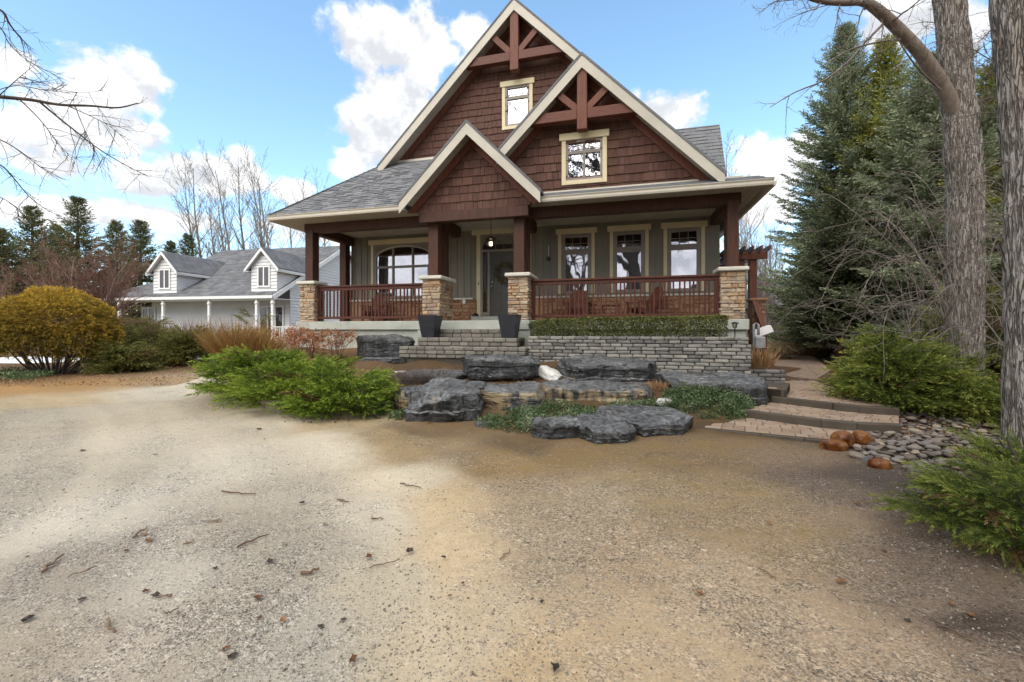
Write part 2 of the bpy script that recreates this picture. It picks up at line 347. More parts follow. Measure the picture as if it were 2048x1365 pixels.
K['soffit'] = mat('soffit_board', [(.36, .32, .26), (.44, .4, .33), (.48, .44, .37)], 1.2, .6, .05, 20)
K['siding'] = mat('grey_green_board', [(.165, .152, .125), (.2, .185, .152), (.235, .218, .18)], 1.2, .65, .08, 30, stretch=(3, 3, .4), rand=.1)
K['stone'] = mat('ledgestone', [(.14, .07, .045), (.31, .18, .105), (.42, .29, .18), (.46, .37, .27), (.28, .22, .18), (.38, .21, .12)], 5, .85, .7, 26, rand=.62, detail=8, wear=((.12, .075, .05), 5, .6, .6), dist=.03)
K['stone_b'] = mat('wall_ledgestone', [(.14, .07, .045), (.26, .13, .075), (.36, .22, .13), (.22, .16, .12)], 5, .85, .6, 26, rand=.62, detail=8)
K['cap'] = mat('limestone_cap', [(.48, .46, .41), (.58, .56, .5), (.64, .62, .56)], 3, .8, .2, 60)
K['concrete'] = mat('concrete', [(.30, .32, .29), (.40, .42, .38), (.47, .48, .43)], 1.6, .85, .2, 60, detail=8, wear=((.26, .25, .21), 2.2, .58, .7))
K['brick'] = mat('tumbled_block', [(.085, .082, .078), (.16, .153, .145), (.26, .248, .232), (.34, .31, .27)], 7, .9, .5, 40, rand=.65, detail=8, wear=((.085, .083, .08), 4.0, .62, .5))
K['step'] = mat('step_block', [(.12, .108, .095), (.19, .175, .155), (.27, .245, .21)], 6, .9, .5, 40, rand=.5, wear=((.1, .09, .075), 3, .58, .6))
K['paver'] = mat('paver', [(.19, .125, .085), (.27, .195, .14), (.33, .25, .185), (.27, .22, .18)], 5, .8, .3, 60, rand=.5, detail=7, wear=((.14, .11, .085), 2.0, .58, .5))
K['paver_edge'] = mat('paver_edge', [(.06, .048, .036), (.1, .082, .064)], 5, .85, .3, 60, rand=.3)
K['joint'] = mat('joint_sand', [(.06, .05, .042), (.09, .075, .06)], 20, .95)
K['shingle'] = mat('asphalt_shingle', [(.085, .088, .098), (.135, .14, .155), (.19, .195, .21), (.25, .255, .27)], 3, .9, .4, 120, rand=.6, detail=8)
K['roofbase'] = mat('roof_deck', [(.06, .06, .065), (.09, .09, .095)], 8, .9)
K['gutter'] = mat('gutter_metal', [(.55, .51, .43), (.62, .58, .5)], 2, .4, 0, wear=((.36, .33, .27), 3, .64, .5))
K['grey_frame'] = mat('taupe_frame', [(.22, .19, .17), (.27, .24, .215)], 3, .45)
K['door'] = mat('dark_door', [(.075, .073, .068), (.095, .092, .086)], 3, .4)
K['glass'] = glass_mat('window_glass', .5, (.86, .86, .93))
K['glass_d'] = glass_mat('window_glass_far', .30); K['glass_n'] = glass_mat('neighbour_glass', .07)
K['inside'] = mat('room_inside', [(.2, .085, .03), (.3, .14, .055)], 2, .8)
K['metal_b'] = mat('black_metal', [(.012, .012, .013), (.022, .021, .02)], 8, .4)
K['pot'] = mat('charcoal_pot', [(.022, .023, .03), (.032, .034, .042)], 6, .45)
K['chrome'] = mat('satin_nickel', [(.5, .48, .45), (.6, .58, .55)], 8, .25); K['chrome'].node_tree.nodes['Principled BSDF'].inputs['Metallic'].default_value = 1
K['lampglow'] = emit_mat('warm_lamp', (1, .72, .4), 5)
K['lampglow_s'] = emit_mat('small_lamp', (1, .62, .3), 9)
def rock_mat(name, tan):
    """bedded limestone: sky light and shade painted in as pale grey tops and near-black sides, lichen, tan where the face has spalled"""
    m = bpy.data.materials.new(name); m.use_nodes = True; nt = m.node_tree; N = nt.nodes; Lk = nt.links; bs = N['Principled BSDF']; bs.inputs['Specular IOR Level'].default_value = .45
    tc = N.new('ShaderNodeTexCoord'); oi = N.new('ShaderNodeObjectInfo'); cx = N.new('ShaderNodeCombineXYZ')
    ml = N.new('ShaderNodeMath'); ml.operation = 'MULTIPLY'; ml.inputs[1].default_value = 53.0; Lk.new(oi.outputs['Random'], ml.inputs[0])
    for i in range(3): Lk.new(ml.outputs[0], cx.inputs[i])
    ad = N.new('ShaderNodeVectorMath'); Lk.new(tc.outputs['Object'], ad.inputs[0]); Lk.new(cx.outputs[0], ad.inputs[1])
    def nz(sc, det, st=(1, 1, 1), ro=.62):
        mp = N.new('ShaderNodeMapping'); mp.inputs['Scale'].default_value = st; Lk.new(ad.outputs[0], mp.inputs[0]); t = N.new('ShaderNodeTexNoise'); t.inputs['Scale'].default_value = sc; t.inputs['Detail'].default_value = det; t.inputs['Roughness'].default_value = ro; Lk.new(mp.outputs[0], t.inputs['Vector']); return t.outputs['Fac']
    def mr(x, a0, a1, c0=0., c1=1.):
        q = N.new('ShaderNodeMapRange'); Lk.new(x, q.inputs[0])
        for i, z in enumerate((a0, a1, c0, c1)): q.inputs[i + 1].default_value = z
        return q.outputs[0]
    def mix(f, a0, a1):
        q = N.new('ShaderNodeMix'); q.data_type = 'RGBA'; Lk.new(f, q.inputs[0])
        for i, z in ((6, a0), (7, a1)):
            if isinstance(z, tuple): q.inputs[i].default_value = (*z, 1)
            else: Lk.new(z, q.inputs[i])
        return q.outputs[2]
    def mth(op, a0, a1):
        q = N.new('ShaderNodeMath'); q.operation = op
        for i, z in enumerate((a0, a1)):
            if isinstance(z, (int, float)): q.inputs[i].default_value = z
            else: Lk.new(z, q.inputs[i])
        return q.outputs[0]
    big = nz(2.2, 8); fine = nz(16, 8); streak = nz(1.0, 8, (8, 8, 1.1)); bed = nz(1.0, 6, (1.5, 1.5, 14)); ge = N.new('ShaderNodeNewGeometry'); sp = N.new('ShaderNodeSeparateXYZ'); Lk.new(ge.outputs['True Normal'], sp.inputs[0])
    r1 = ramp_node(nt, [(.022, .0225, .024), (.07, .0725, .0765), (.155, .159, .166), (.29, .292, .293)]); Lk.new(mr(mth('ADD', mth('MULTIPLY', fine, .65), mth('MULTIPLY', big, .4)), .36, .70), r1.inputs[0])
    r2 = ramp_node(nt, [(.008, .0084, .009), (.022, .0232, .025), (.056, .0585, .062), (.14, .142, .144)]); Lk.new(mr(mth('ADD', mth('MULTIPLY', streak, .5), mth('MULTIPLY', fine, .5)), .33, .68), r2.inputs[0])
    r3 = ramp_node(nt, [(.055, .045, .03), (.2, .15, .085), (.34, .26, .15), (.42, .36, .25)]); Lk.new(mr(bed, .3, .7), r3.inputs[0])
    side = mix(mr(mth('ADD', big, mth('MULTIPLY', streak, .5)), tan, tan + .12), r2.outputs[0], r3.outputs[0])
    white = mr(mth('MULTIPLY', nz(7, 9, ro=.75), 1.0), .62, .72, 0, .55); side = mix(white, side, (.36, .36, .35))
    col = mix(mr(mth('ADD', sp.outputs[2], mth('MULTIPLY', big, .6)), .75, 1.15), side, r1.outputs[0]); Lk.new(col, bs.inputs['Base Color']); Lk.new(mr(fine, .3, .7, .32, .62), bs.inputs['Roughness'])  # face normal paints tops paler and sides darker, as light from above would
    b_ = N.new('ShaderNodeBump'); b_.inputs['Strength'].default_value = .9; b_.inputs['Distance'].default_value = .05; Lk.new(mth('ADD', mth('MULTIPLY', nz(5, 10, ro=.7), .8), mth('MULTIPLY', bed, .45)), b_.inputs['Height']); Lk.new(b_.outputs[0], bs.inputs['Normal'])
    return m
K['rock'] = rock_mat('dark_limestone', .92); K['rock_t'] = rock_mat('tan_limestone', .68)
def bark_mat():
    m = bpy.data.materials.new('furrowed_bark'); m.use_nodes = True; nt = m.node_tree; N = nt.nodes; Lk = nt.links; bs = N['Principled BSDF']; bs.inputs['Roughness'].default_value = .9; bs.inputs['Specular IOR Level'].default_value = .2
    tc = N.new('ShaderNodeTexCoord')
    def nz(sc, det, st, dist=0.):
        mp = N.new('ShaderNodeMapping'); mp.inputs['Scale'].default_value = st; Lk.new(tc.outputs['Object'], mp.inputs[0]); t = N.new('ShaderNodeTexNoise'); t.inputs['Scale'].default_value = sc; t.inputs['Detail'].default_value = det; t.inputs['Distortion'].default_value = dist; Lk.new(mp.outputs[0], t.inputs['Vector']); return t.outputs['Fac']
    def mth(op, a0, a1=None):
        q = N.new('ShaderNodeMath'); q.operation = op
        for i, z in enumerate((a0, a1)):
            if z is None: continue
            if isinstance(z, (int, float)): q.inputs[i].default_value = z
            else: Lk.new(z, q.inputs[i])
        return q.outputs[0]
    def ridge(f, w): return mth('MINIMUM', mth('MULTIPLY', mth('ABSOLUTE', mth('SUBTRACT', f, .5)), 1 / w), 1.0)
    c1 = ridge(nz(1, 2, (24, 24, 2.6), .5), .06); c2 = ridge(nz(1, 3, (40, 40, 5), .7), .05); hgt_ = mth('MULTIPLY', c1, mth('ADD', mth('MULTIPLY', c2, .45), .55))
    tone = nz(1, 6, (6, 6, 1.2)); sp = nz(60, 4, (1, 1, .6)); k = mth('ADD', mth('MULTIPLY', hgt_, .62), mth('ADD', mth('MULTIPLY', tone, .3), mth('MULTIPLY', sp, .22)))
    r = ramp_node(nt, [(.06, .047, .038), (.17, .143, .122), (.3, .268, .24), (.43, .395, .365)], [.12, .38, .72, 1]); Lk.new(k, r.inputs[0]); Lk.new(r.outputs[0], bs.inputs['Base Color'])
    b_ = N.new('ShaderNodeBump'); b_.inputs['Strength'].default_value = 1.0; b_.inputs['Distance'].default_value = .03; Lk.new(mth('ADD', hgt_, mth('MULTIPLY', sp, .3)), b_.inputs['Height']); Lk.new(b_.outputs[0], bs.inputs['Normal']); return m
K['rock_g'] = mat('grey_boulder', [(.055, .06, .068), (.09, .096, .107), (.14, .147, .16)], 3.5, .5, .5, 20, detail=10, dist=.03)
K['rock_w'] = mat('white_stone', [(.3, .29, .27), (.55, .54, .52), (.68, .67, .65)], 3, .7, .4, 20)
K['rock_o'] = mat('orange_wet_stone', [(.035, .009, .003), (.10, .03, .007), (.2, .085, .024), (.12, .042, .012)], 6, .3, .3, 20, detail=9)
K['pebble'] = mat('river_pebble', [(.055, .045, .038), (.12, .097, .08), (.19, .155, .125), (.16, .15, .15), (.3, .25, .19), (.22, .14, .09)], 14, .55, .2, 60, rand=.8)
K['bark'] = bark_mat()
K['bark_s'] = mat('smooth_bark', [(.13, .1, .08), (.2, .16, .13), (.26, .21, .17)], 5, .8, .4, 20, stretch=(2, 2, .6))
K['bark_d'] = mat('dark_bark', [(.045, .035, .03), (.085, .068, .058), (.12, .1, .085)], 5, .85, .4, 20, stretch=(2, 2, .6))
K['bark_g'] = mat('poplar_bark', [(.13, .115, .1), (.2, .18, .16), (.27, .245, .22)], 2, .85)
K['bark_r'] = mat('reddish_twig', [(.12, .06, .045), (.19, .105, .08), (.25, .155, .12)], 3, .8)
K['twig_grey'] = mat('grey_twig', [(.11, .09, .08), (.19, .16, .14), (.29, .25, .225)], 4, .8)
K['spruce_b'] = leaf_mat('blue_spruce_needle', [(.066, .08, .038), (.165, .195, .11), (.28, .325, .2), (.39, .43, .28)], trans=.12)
K['spruce_g'] = leaf_mat('green_spruce_needle', [(.08, .088, .02), (.2, .215, .048), (.33, .34, .085), (.42, .42, .125)], trans=.15)
K['spruce_d'] = leaf_mat('dark_spruce_needle', [(.034, .042, .021), (.08, .095, .05), (.15, .17, .09)], trans=.1)
K['far_con'] = leaf_mat('far_conifer_needle', [(.06, .064, .028), (.12, .132, .055), (.2, .21, .09)], trans=.1)
K['juniper'] = leaf_mat('bright_juniper', [(.02, .038, .008), (.11, .175, .018), (.29, .38, .045), (.52, .58, .12)], trans=.25)
K['juniper_r'] = leaf_mat('right_juniper', [(.022, .036, .01), (.095, .135, .024), (.235, .26, .048), (.46, .40, .13)], trans=.25)
K['deadspray'] = leaf_mat('dead_spray', [(.07, .04, .02), (.17, .1, .045), (.3, .19, .09)], trans=.1)
K['olive'] = leaf_mat('olive_juniper', [(.045, .05, .014), (.12, .125, .032), (.21, .2, .055), (.33, .25, .08)], trans=.2)
K['gold'] = leaf_mat('golden_cypress', [(.05, .045, .01), (.19, .14, .022), (.48, .32, .042), (.7, .47, .08)], pos=[0, .35, .68, 1], trans=.25)
K['box'] = leaf_mat('boxwood_leaf', [(.04, .048, .016), (.115, .13, .042), (.21, .22, .075), (.34, .3, .12)], trans=.2, rough=.45)
K['vinca'] = leaf_mat('ground_cover_leaf', [(.025, .05, .02), (.07, .12, .045), (.14, .19, .085), (.3, .34, .24)], trans=.2, rough=.45)
K['drygrass'] = leaf_mat('dry_grass', [(.13, .065, .03), (.28, .15, .07), (.42, .25, .125), (.52, .36, .21)], trans=.25)
K['palegrass'] = leaf_mat('pale_grass', [(.42, .33, .19), (.58, .47, .3), (.7, .6, .42)], trans=.25)
K['orangetwig'] = leaf_mat('orange_twig', [(.13, .06, .025), (.26, .13, .045), (.36, .2, .07), (.3, .24, .09)], trans=.1)
K['redtwig'] = leaf_mat('red_twig', [(.09, .045, .035), (.16, .085, .06), (.23, .13, .095)], trans=.05)
K['lavender'] = leaf_mat('dry_lavender', [(.07, .055, .05), (.14, .11, .1), (.22, .175, .16)], trans=.05)
K['hydrangea'] = leaf_mat('dry_hydrangea', [(.26, .1, .05), (.42, .2, .1), (.55, .3, .17)], trans=.3)
K['deadleaf'] = mat('dead_leaf', [(.09, .04, .018), (.19, .088, .036), (.32, .18, .085)], 10, .7, rand=.7)
K['darkleaf'] = mat('dark_leaf', [(.03, .022, .016), (.07, .05, .035)], 10, .6, rand=.7)
K['stick'] = mat('dead_stick', [(.08, .05, .032), (.17, .11, .07), (.3, .21, .14)], 10, .8, rand=.6)
K['snow'] = mat('old_snow', [(.7, .72, .75), (.8, .82, .85)], 2, .7, .3, 8)
K['white_sid'] = mat('white_siding', [(.62, .63, .65), (.7, .71, .73)], 1, .6)
K['white_paint'] = mat('white_paint', [(.74, .74, .75), (.8, .8, .81)], 2, .5)
K['brown_sid'] = mat('brown_siding', [(.14, .1, .085), (.18, .135, .115)], 2, .8)
K['grey_shingle'] = mat('grey_roof_far', [(.08, .083, .092), (.125, .13, .142), (.19, .195, .208)], 2.0, .9, .4, 60, detail=9, rand=.2, stretch=(1, 1, 1))
K['dark_in'] = mat('dark_room', [(.015, .015, .016), (.03, .029, .028)], 2, .9)
K['wreath'] = leaf_mat('wreath_leaf', [(.06, .05, .025), (.16, .13, .07), (.3, .26, .17)], trans=.1)
K['plastic_w'] = mat('white_box', [(.6, .6, .58), (.68, .68, .66)], 4, .5)
K['meter'] = mat('grey_metal_pipe', [(.2, .21, .22), (.3, .31, .32)], 6, .45)

# gravel ground: earth colour varies over the yard (attribute), stones and dirt come from noise
def ground_mat():
    m = bpy.data.materials.new('gravel_earth'); m.use_nodes = True; nt = m.node_tree; N = nt.nodes; Lk = nt.links
    bs = N['Principled BSDF']; bs.inputs['Roughness'].default_value = .88; bs.inputs['Specular IOR Level'].default_value = .25
    tc = N.new('ShaderNodeTexCoord'); at_ = N.new('ShaderNodeAttribute'); at_.attribute_name = 'earth'
    at2 = N.new('ShaderNodeAttribute'); at2.attribute_name = 'coarse'
    def noise(sc, det, ro=.6, st=None):
        t = N.new('ShaderNodeTexNoise'); t.inputs['Scale'].default_value = sc; t.inputs['Detail'].default_value = det; t.inputs['Roughness'].default_value = ro
        if st:
            mp = N.new('ShaderNodeMapping'); mp.inputs['Scale'].default_value = st; mp.inputs['Rotation'].default_value = (0, 0, .5); Lk.new(tc.outputs['Object'], mp.inputs[0]); Lk.new(mp.outputs[0], t.inputs['Vector'])
        else: Lk.new(tc.outputs['Object'], t.inputs['Vector'])
        return t
    def mr(s, a, b, c, d):
        x = N.new('ShaderNodeMapRange'); Lk.new(s, x.inputs[0])
        for i, q in enumerate((a, b, c, d)): x.inputs[i + 1].default_value = q
        return x.outputs[0]
    def mul(a, b, op='MULTIPLY'):
        x = N.new('ShaderNodeMath'); x.operation = op
        for i, q in enumerate((a, b)):
            if isinstance(q, (int, float)): x.inputs[i].default_value = q
            else: Lk.new(q, x.inputs[i])
        return x.outputs[0]
    n1 = noise(1.4, 9, .68, (1, 1.6, 1)); n2 = noise(75, 3); n3 = noise(9, 8, .7)
    vo = N.new('ShaderNodeTexVoronoi'); vo.inputs['Scale'].default_value = 95; Lk.new(tc.outputs['Object'], vo.inputs['Vector'])
    vo2 = N.new('ShaderNodeTexVoronoi'); vo2.inputs['Scale'].default_value = 38; Lk.new(tc.outputs['Object'], vo2.inputs['Vector'])
    sep = N.new('ShaderNodeSeparateColor'); Lk.new(vo.outputs['Color'], sep.inputs[0])
    sep2 = N.new('ShaderNodeSeparateColor'); Lk.new(vo2.outputs['Color'], sep2.inputs[0])
    # coarse stones lie bare where 'coarse' and a patchy noise agree; elsewhere fines cover them
    bare = mr(mul(at2.outputs['Fac'], mul(mr(n1.outputs['Fac'], .35, .65, -.32, .32), mr(n3.outputs['Fac'], .3, .7, -.3, .3), 'ADD'), 'ADD'), .34, .85, .04, 1)
    s1 = mul(mr(sep.outputs[0], 0, 1, -.52, .46), mul(bare, .95))
    s1 = mul(s1, mul(mr(n2.outputs['Fac'], .3, .7, -.22, .17), mul(bare, .6, 'ADD')), 'ADD')
    peb = mul(mr(sep2.outputs[0], .9, .97, 0, .4), bare); drk = mul(mr(sep2.outputs[1], .88, .95, 0, -.25), bare)
    s1 = mul(mul(s1, peb, 'ADD'), drk, 'ADD')
    big = mr(n1.outputs['Fac'], .3, .7, -.08, .08); mid = mr(n3.outputs['Fac'], .3, .7, -.10, .10)
    k = mul(mul(mul(s1, big, 'ADD'), mid, 'ADD'), 1.0, 'ADD'); k = mul(k, mr(bare, 0, 1, 1.03, .98))
    vm = N.new('ShaderNodeVectorMath'); vm.operation = 'SCALE'; Lk.new(at_.outputs['Color'], vm.inputs[0]); Lk.new(k, vm.inputs['Scale'])
    hs = N.new('ShaderNodeHueSaturation'); Lk.new(vm.outputs[0], hs.inputs['Color']); Lk.new(mr(bare, 0, 1, 1.0, .85), hs.inputs['Saturation'])
    # moss and ochre litter in blots
    n5 = noise(3.0, 9, .7); at3 = N.new('ShaderNodeAttribute'); at3.attribute_name = 'moss'
    mo = mul(mr(n5.outputs['Fac'], .5, .66, 0, .8), at3.outputs['Fac']); mc = N.new('ShaderNodeMix'); mc.data_type = 'RGBA'
    Lk.new(mo, mc.inputs[0]); Lk.new(hs.outputs[0], mc.inputs[6]); mc.inputs[7].default_value = (.22, .16, .058, 1)
    Lk.new(mc.outputs[2], bs.inputs['Base Color'])
    b = N.new('ShaderNodeBump'); b.inputs['Strength'].default_value = .9; b.inputs['Distance'].default_value = .014
    hh = mul(mul(mr(vo.outputs['Distance'], 0, .6, 1, 0), mul(bare, .8)), mul(mul(n2.outputs['Fac'], .45), mul(n3.outputs['Fac'], 1.6), 'ADD'), 'ADD')
    Lk.new(hh, b.inputs['Height']); Lk.new(b.outputs[0], bs.inputs['Normal'])
    return m
K['ground'] = ground_mat()

# ------------------------------------------------------------------ ground sheet
def build_ground():
    def axis(lo, hi, f0, f1, st, far, grow=1.17):
        a = list(np.arange(f0, f1 + 1e-6, st)); s = st
        while a[-1] < far: s *= grow; a.append(a[-1] + s)
        s = st
        while a[0] > lo: s *= grow; a.insert(0, a[0] - s)
        return np.array(a)
    xs = axis(-600, 600, -9, 8, .075, 600); ys = axis(-600, 600, .8, 11.5, .075, 900)
    X, Y = np.meshgrid(xs, ys); x = X.ravel(); y = Y.ravel(); z = hgt_arr(x, y)
    near = np.exp(-((x / 12) ** 2 + ((y - 5) / 9) ** 2))
    z += near * ((fbm(x * .9, y * .9, 3) - .5) * .035 + (fbm(x * 4, y * 4, 9) - .5) * .014)
    cps = [(60, 830, 178, 168, 150, .55, 0), (330, 790, 186, 178, 162, .5, 0), (560, 840, 196, 186, 168, .35, 0), (250, 900, 194, 184, 167, .4, 0), (60, 960, 182, 173, 157, .65, 0),
           (400, 940, 202, 193, 177, .3, 0), (620, 900, 202, 192, 174, .25, 0), (520, 1000, 190, 180, 163, .5, 0), (170, 1040, 204, 196, 182, .35, 0), (800, 960, 206, 194, 172, .2, 0),
           (440, 1080, 176, 166, 150, .75, 0), (300, 1150, 196, 188, 174, .45, 0), (60, 1150, 172, 162, 148, .75, 0), (580, 1110, 180, 170, 154, .7, 0), (700, 1060, 200, 190, 172, .35, 0),
           (200, 1300, 190, 178, 162, .55, 0), (560, 1300, 188, 180, 166, .55, 0), (430, 1230, 182, 171, 154, .7, 0), (760, 1200, 196, 184, 162, .45, 0), (60, 1320, 180, 168, 150, .6, 0),
           (900, 1000, 200, 178, 144, .3, .3), (930, 1120, 202, 181, 150, .35, .25), (1000, 1280, 200, 182, 154, .4, .1), (850, 1330, 200, 184, 158, .35, 0), (1080, 1340, 196, 172, 138, .4, 0),
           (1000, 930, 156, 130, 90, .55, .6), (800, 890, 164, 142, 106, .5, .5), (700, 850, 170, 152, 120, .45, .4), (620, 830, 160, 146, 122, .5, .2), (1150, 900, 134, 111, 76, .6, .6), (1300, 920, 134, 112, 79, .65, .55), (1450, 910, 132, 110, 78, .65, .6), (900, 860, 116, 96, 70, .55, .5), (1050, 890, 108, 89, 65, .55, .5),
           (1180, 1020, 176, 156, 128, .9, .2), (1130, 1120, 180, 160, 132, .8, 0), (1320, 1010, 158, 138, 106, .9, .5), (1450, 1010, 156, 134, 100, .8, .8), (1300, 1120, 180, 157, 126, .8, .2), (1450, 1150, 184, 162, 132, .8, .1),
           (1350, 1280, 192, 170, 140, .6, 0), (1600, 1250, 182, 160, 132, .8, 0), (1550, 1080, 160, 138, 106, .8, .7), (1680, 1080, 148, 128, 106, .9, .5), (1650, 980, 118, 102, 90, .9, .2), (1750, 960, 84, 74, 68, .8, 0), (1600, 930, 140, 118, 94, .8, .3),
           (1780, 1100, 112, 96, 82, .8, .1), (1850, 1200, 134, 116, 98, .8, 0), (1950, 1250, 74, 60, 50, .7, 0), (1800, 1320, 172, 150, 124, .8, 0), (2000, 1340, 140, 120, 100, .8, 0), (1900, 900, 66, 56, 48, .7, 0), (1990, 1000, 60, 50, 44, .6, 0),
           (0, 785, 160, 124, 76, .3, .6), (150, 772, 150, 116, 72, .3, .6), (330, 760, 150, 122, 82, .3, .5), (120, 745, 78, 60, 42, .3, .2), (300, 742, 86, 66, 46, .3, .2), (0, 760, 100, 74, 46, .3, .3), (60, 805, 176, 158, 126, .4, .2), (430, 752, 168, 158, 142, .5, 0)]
    cp = np.array(cps, float); cw = np.array([gp(p[0], p[1]) for p in cps])
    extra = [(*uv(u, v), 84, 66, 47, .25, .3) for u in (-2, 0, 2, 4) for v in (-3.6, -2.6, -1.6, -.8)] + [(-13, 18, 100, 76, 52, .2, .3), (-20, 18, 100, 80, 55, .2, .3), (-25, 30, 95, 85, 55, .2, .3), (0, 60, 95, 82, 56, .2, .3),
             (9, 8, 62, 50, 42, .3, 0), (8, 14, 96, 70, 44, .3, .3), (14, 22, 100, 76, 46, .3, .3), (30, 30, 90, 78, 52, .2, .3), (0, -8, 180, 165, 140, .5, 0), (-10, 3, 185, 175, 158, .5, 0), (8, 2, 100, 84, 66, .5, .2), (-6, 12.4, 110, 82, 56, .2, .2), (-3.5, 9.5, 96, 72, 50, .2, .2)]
    cw = np.vstack([cw, np.array([e[:2] for e in extra])]); cp = np.vstack([cp, np.array([(0, 0) + e[2:] for e in extra])])
    lin = np.where(cp[:, 2:5] / 255 <= .04045, cp[:, 2:5] / 255 / 12.92, ((cp[:, 2:5] / 255 + .055) / 1.055) ** 2.4) * .90 * np.array((1.02, 1.0, .97))
    q = np.hstack([lin, cp[:, 5:7]])
    def lp(a, b): r = np.hypot(a, b) + .4; return np.stack([np.arctan2(a, b) * 1.1, np.log(r)], 1)
    C = lp(cw[:, 0], cw[:, 1])
    wx = x + (fbm(x * .8, y * .8, 21) - .5) * 1.3 * np.clip(np.hypot(x, y) / 6, .3, 1.5); wy = y + (fbm(x * .8 + 9, y * .8, 31) - .5) * 1.3 * np.clip(np.hypot(x, y) / 6, .3, 1.5)
    Pn = lp(wx, wy); res = np.empty((len(x), 5))
    for i in range(0, len(x), 4000):
        d2 = ((Pn[i:i + 4000, None] - C[None]) ** 2).sum(2) + .0012; w = d2 ** -1.9; res[i:i + 4000] = (w[:, :, None] * q[None]).sum(1) / w.sum(1)[:, None]
    # wheel tracks sweep forward and bend left round the planted island
    xc = -.15 - .145 * np.clip(y - 1.8, 0, 30) ** 1.75; sx = (x - xc) / (1 + .10 * np.clip(y - 1.8, 0, 30) ** .75 * 1.3); sw = sx + .25 * (fbm(x * .5, y * .5, 61) - .5)
    st = (fbm(sw * 2.6 + 31, y * .22 + 7, 71, 4) - .47) * 1.0 + (fbm(sw * 7 + 11, y * .3, 72, 3) - .44) * .5; inside_d = np.clip((2.2 - sx) / 2.0, 0.15, 1)
    mean = res[:, :3].mean(0); res[:, :3] *= (1 + st * .30 * inside_d)[:, None]; res[:, 3] = np.clip(.2 + res[:, 3] * .62 - st * .7 * inside_d, 0.08, 1)
    far = np.hypot(x, y) > 60; res[far, :3] = (.10, .085, .05)
    nx, ny = len(xs), len(ys); me = bpy.data.meshes.new('ground')
    me.vertices.add(len(x)); me.vertices.foreach_set('co', np.stack([x, y, z], 1).astype(np.float32).ravel())
    I, J = np.meshgrid(np.arange(nx - 1), np.arange(ny - 1)); a = (J * nx + I).ravel(); fc = np.stack([a, a + 1, a + nx + 1, a + nx], 1).astype(np.int32)
    me.loops.add(fc.size); me.loops.foreach_set('vertex_index', fc.ravel()); me.polygons.add(len(fc)); me.polygons.foreach_set('loop_start', np.arange(0, fc.size, 4, dtype=np.int32))
    try: me.polygons.foreach_set('loop_total', np.full(len(fc), 4, np.int32))
    except Exception: pass
    me.update(calc_edges=True); me.polygons.foreach_set('use_smooth', np.ones(len(fc), bool))
    ca = me.attributes.new('earth', 'FLOAT_COLOR', 'POINT'); ca.data.foreach_set('color', np.hstack([res[:, :3], np.ones((len(x), 1))]).astype(np.float32).ravel())
    for nm, k in (('coarse', 3), ('moss', 4)):
        c2 = me.attributes.new(nm, 'FLOAT', 'POINT'); c2.data.foreach_set('value', res[:, k].astype(np.float32))
    tag(link('ground', me, K['ground']), kind='structure')
    # loose gravel chips near the viewer
    rng = np.random.default_rng(5); n = 42000
    r = np.exp(rng.uniform(math.log(1.5), math.log(9.0), n)); th = rng.uniform(-.95, .93, n); gx = r * np.sin(th); gy = r * np.cos(th)
    dens = fbm(gx * 1.3, gy * 1.3, 44); keep = rng.random(n) < np.clip((dens - .36) * 4, .10, 1)
    uu, vv = to_uv(gx, gy); keep &= ~((uu > -3.2) & (vv > -5.2)); gx, gy = gx[keep], gy[keep]; n = len(gx); gz = hgt_arr(gx, gy)
    gz += np.exp(-((gx / 12) ** 2 + ((gy - 5) / 9) ** 2)) * ((fbm(gx * .9, gy * .9, 3) - .5) * .035 + (fbm(gx * 4, gy * 4, 9) - .5) * .014)
    s = rng.lognormal(math.log(.0034), .36, n)[:, None, None]
    base = np.array([(-1, -.8, 0), (1, -.8, 0), (.9, .9, 0), (-.9, .8, 0), (-.5, -.4, .9), (.5, -.4, .8), (.4, .5, .85), (-.5, .4, .95)], float)
    V = base[None] * (1 + rng.normal(0, .22, (n, 8, 3))); an = rng.uniform(0, 6.28, n); c, sn = np.cos(an)[:, None], np.sin(an)[:, None]
    V = np.stack([V[..., 0] * c - V[..., 1] * sn, V[..., 0] * sn + V[..., 1] * c, V[..., 2]], 2) * s + np.stack([gx, gy, gz - .001], 1)[:, None]
    qd = np.array([(0, 1, 5, 4), (1, 2, 6, 5), (2, 3, 7, 6), (3, 0, 4, 7), (4, 5, 6, 7)])
    VV = V[:, qd.ravel()].reshape(-1, 3); val = np.repeat(rng.random(n), 20)
    me = poly_mesh('gravel_chips', VV, 4, leaf_mat('gravel_chip', [(.13, .11, .088), (.22, .19, .155), (.31, .275, .23), (.4, .365, .31)], trans=0, rough=.85), val)
    n = 7000; r = np.exp(rng.uniform(math.log(1.6), math.log(9.0), n)); th = rng.uniform(-.95, .93, n); gx = r * np.sin(th); gy = r * np.cos(th); uu, vv = to_uv(gx, gy); kp = ~((uu > -3.2) & (vv > -5.0)); gx, gy = gx[kp], gy[kp]; n = len(gx)
    gz = hgt_arr(gx, gy) + np.exp(-((gx / 12) ** 2 + ((gy - 5) / 9) ** 2)) * ((fbm(gx * .9, gy * .9, 3) - .5) * .035 + (fbm(gx * 4, gy * 4, 9) - .5) * .014) + .004
    V2, v2 = blades(np.stack([gx, gy, gz], 1), np.c_[rng.normal(0, 1, (n, 2)), rng.normal(0, .12, n)], rng.lognormal(math.log(.013), .45, n), rng.uniform(.0018, .004, n), rng, None, .5, (0, 0, 1))
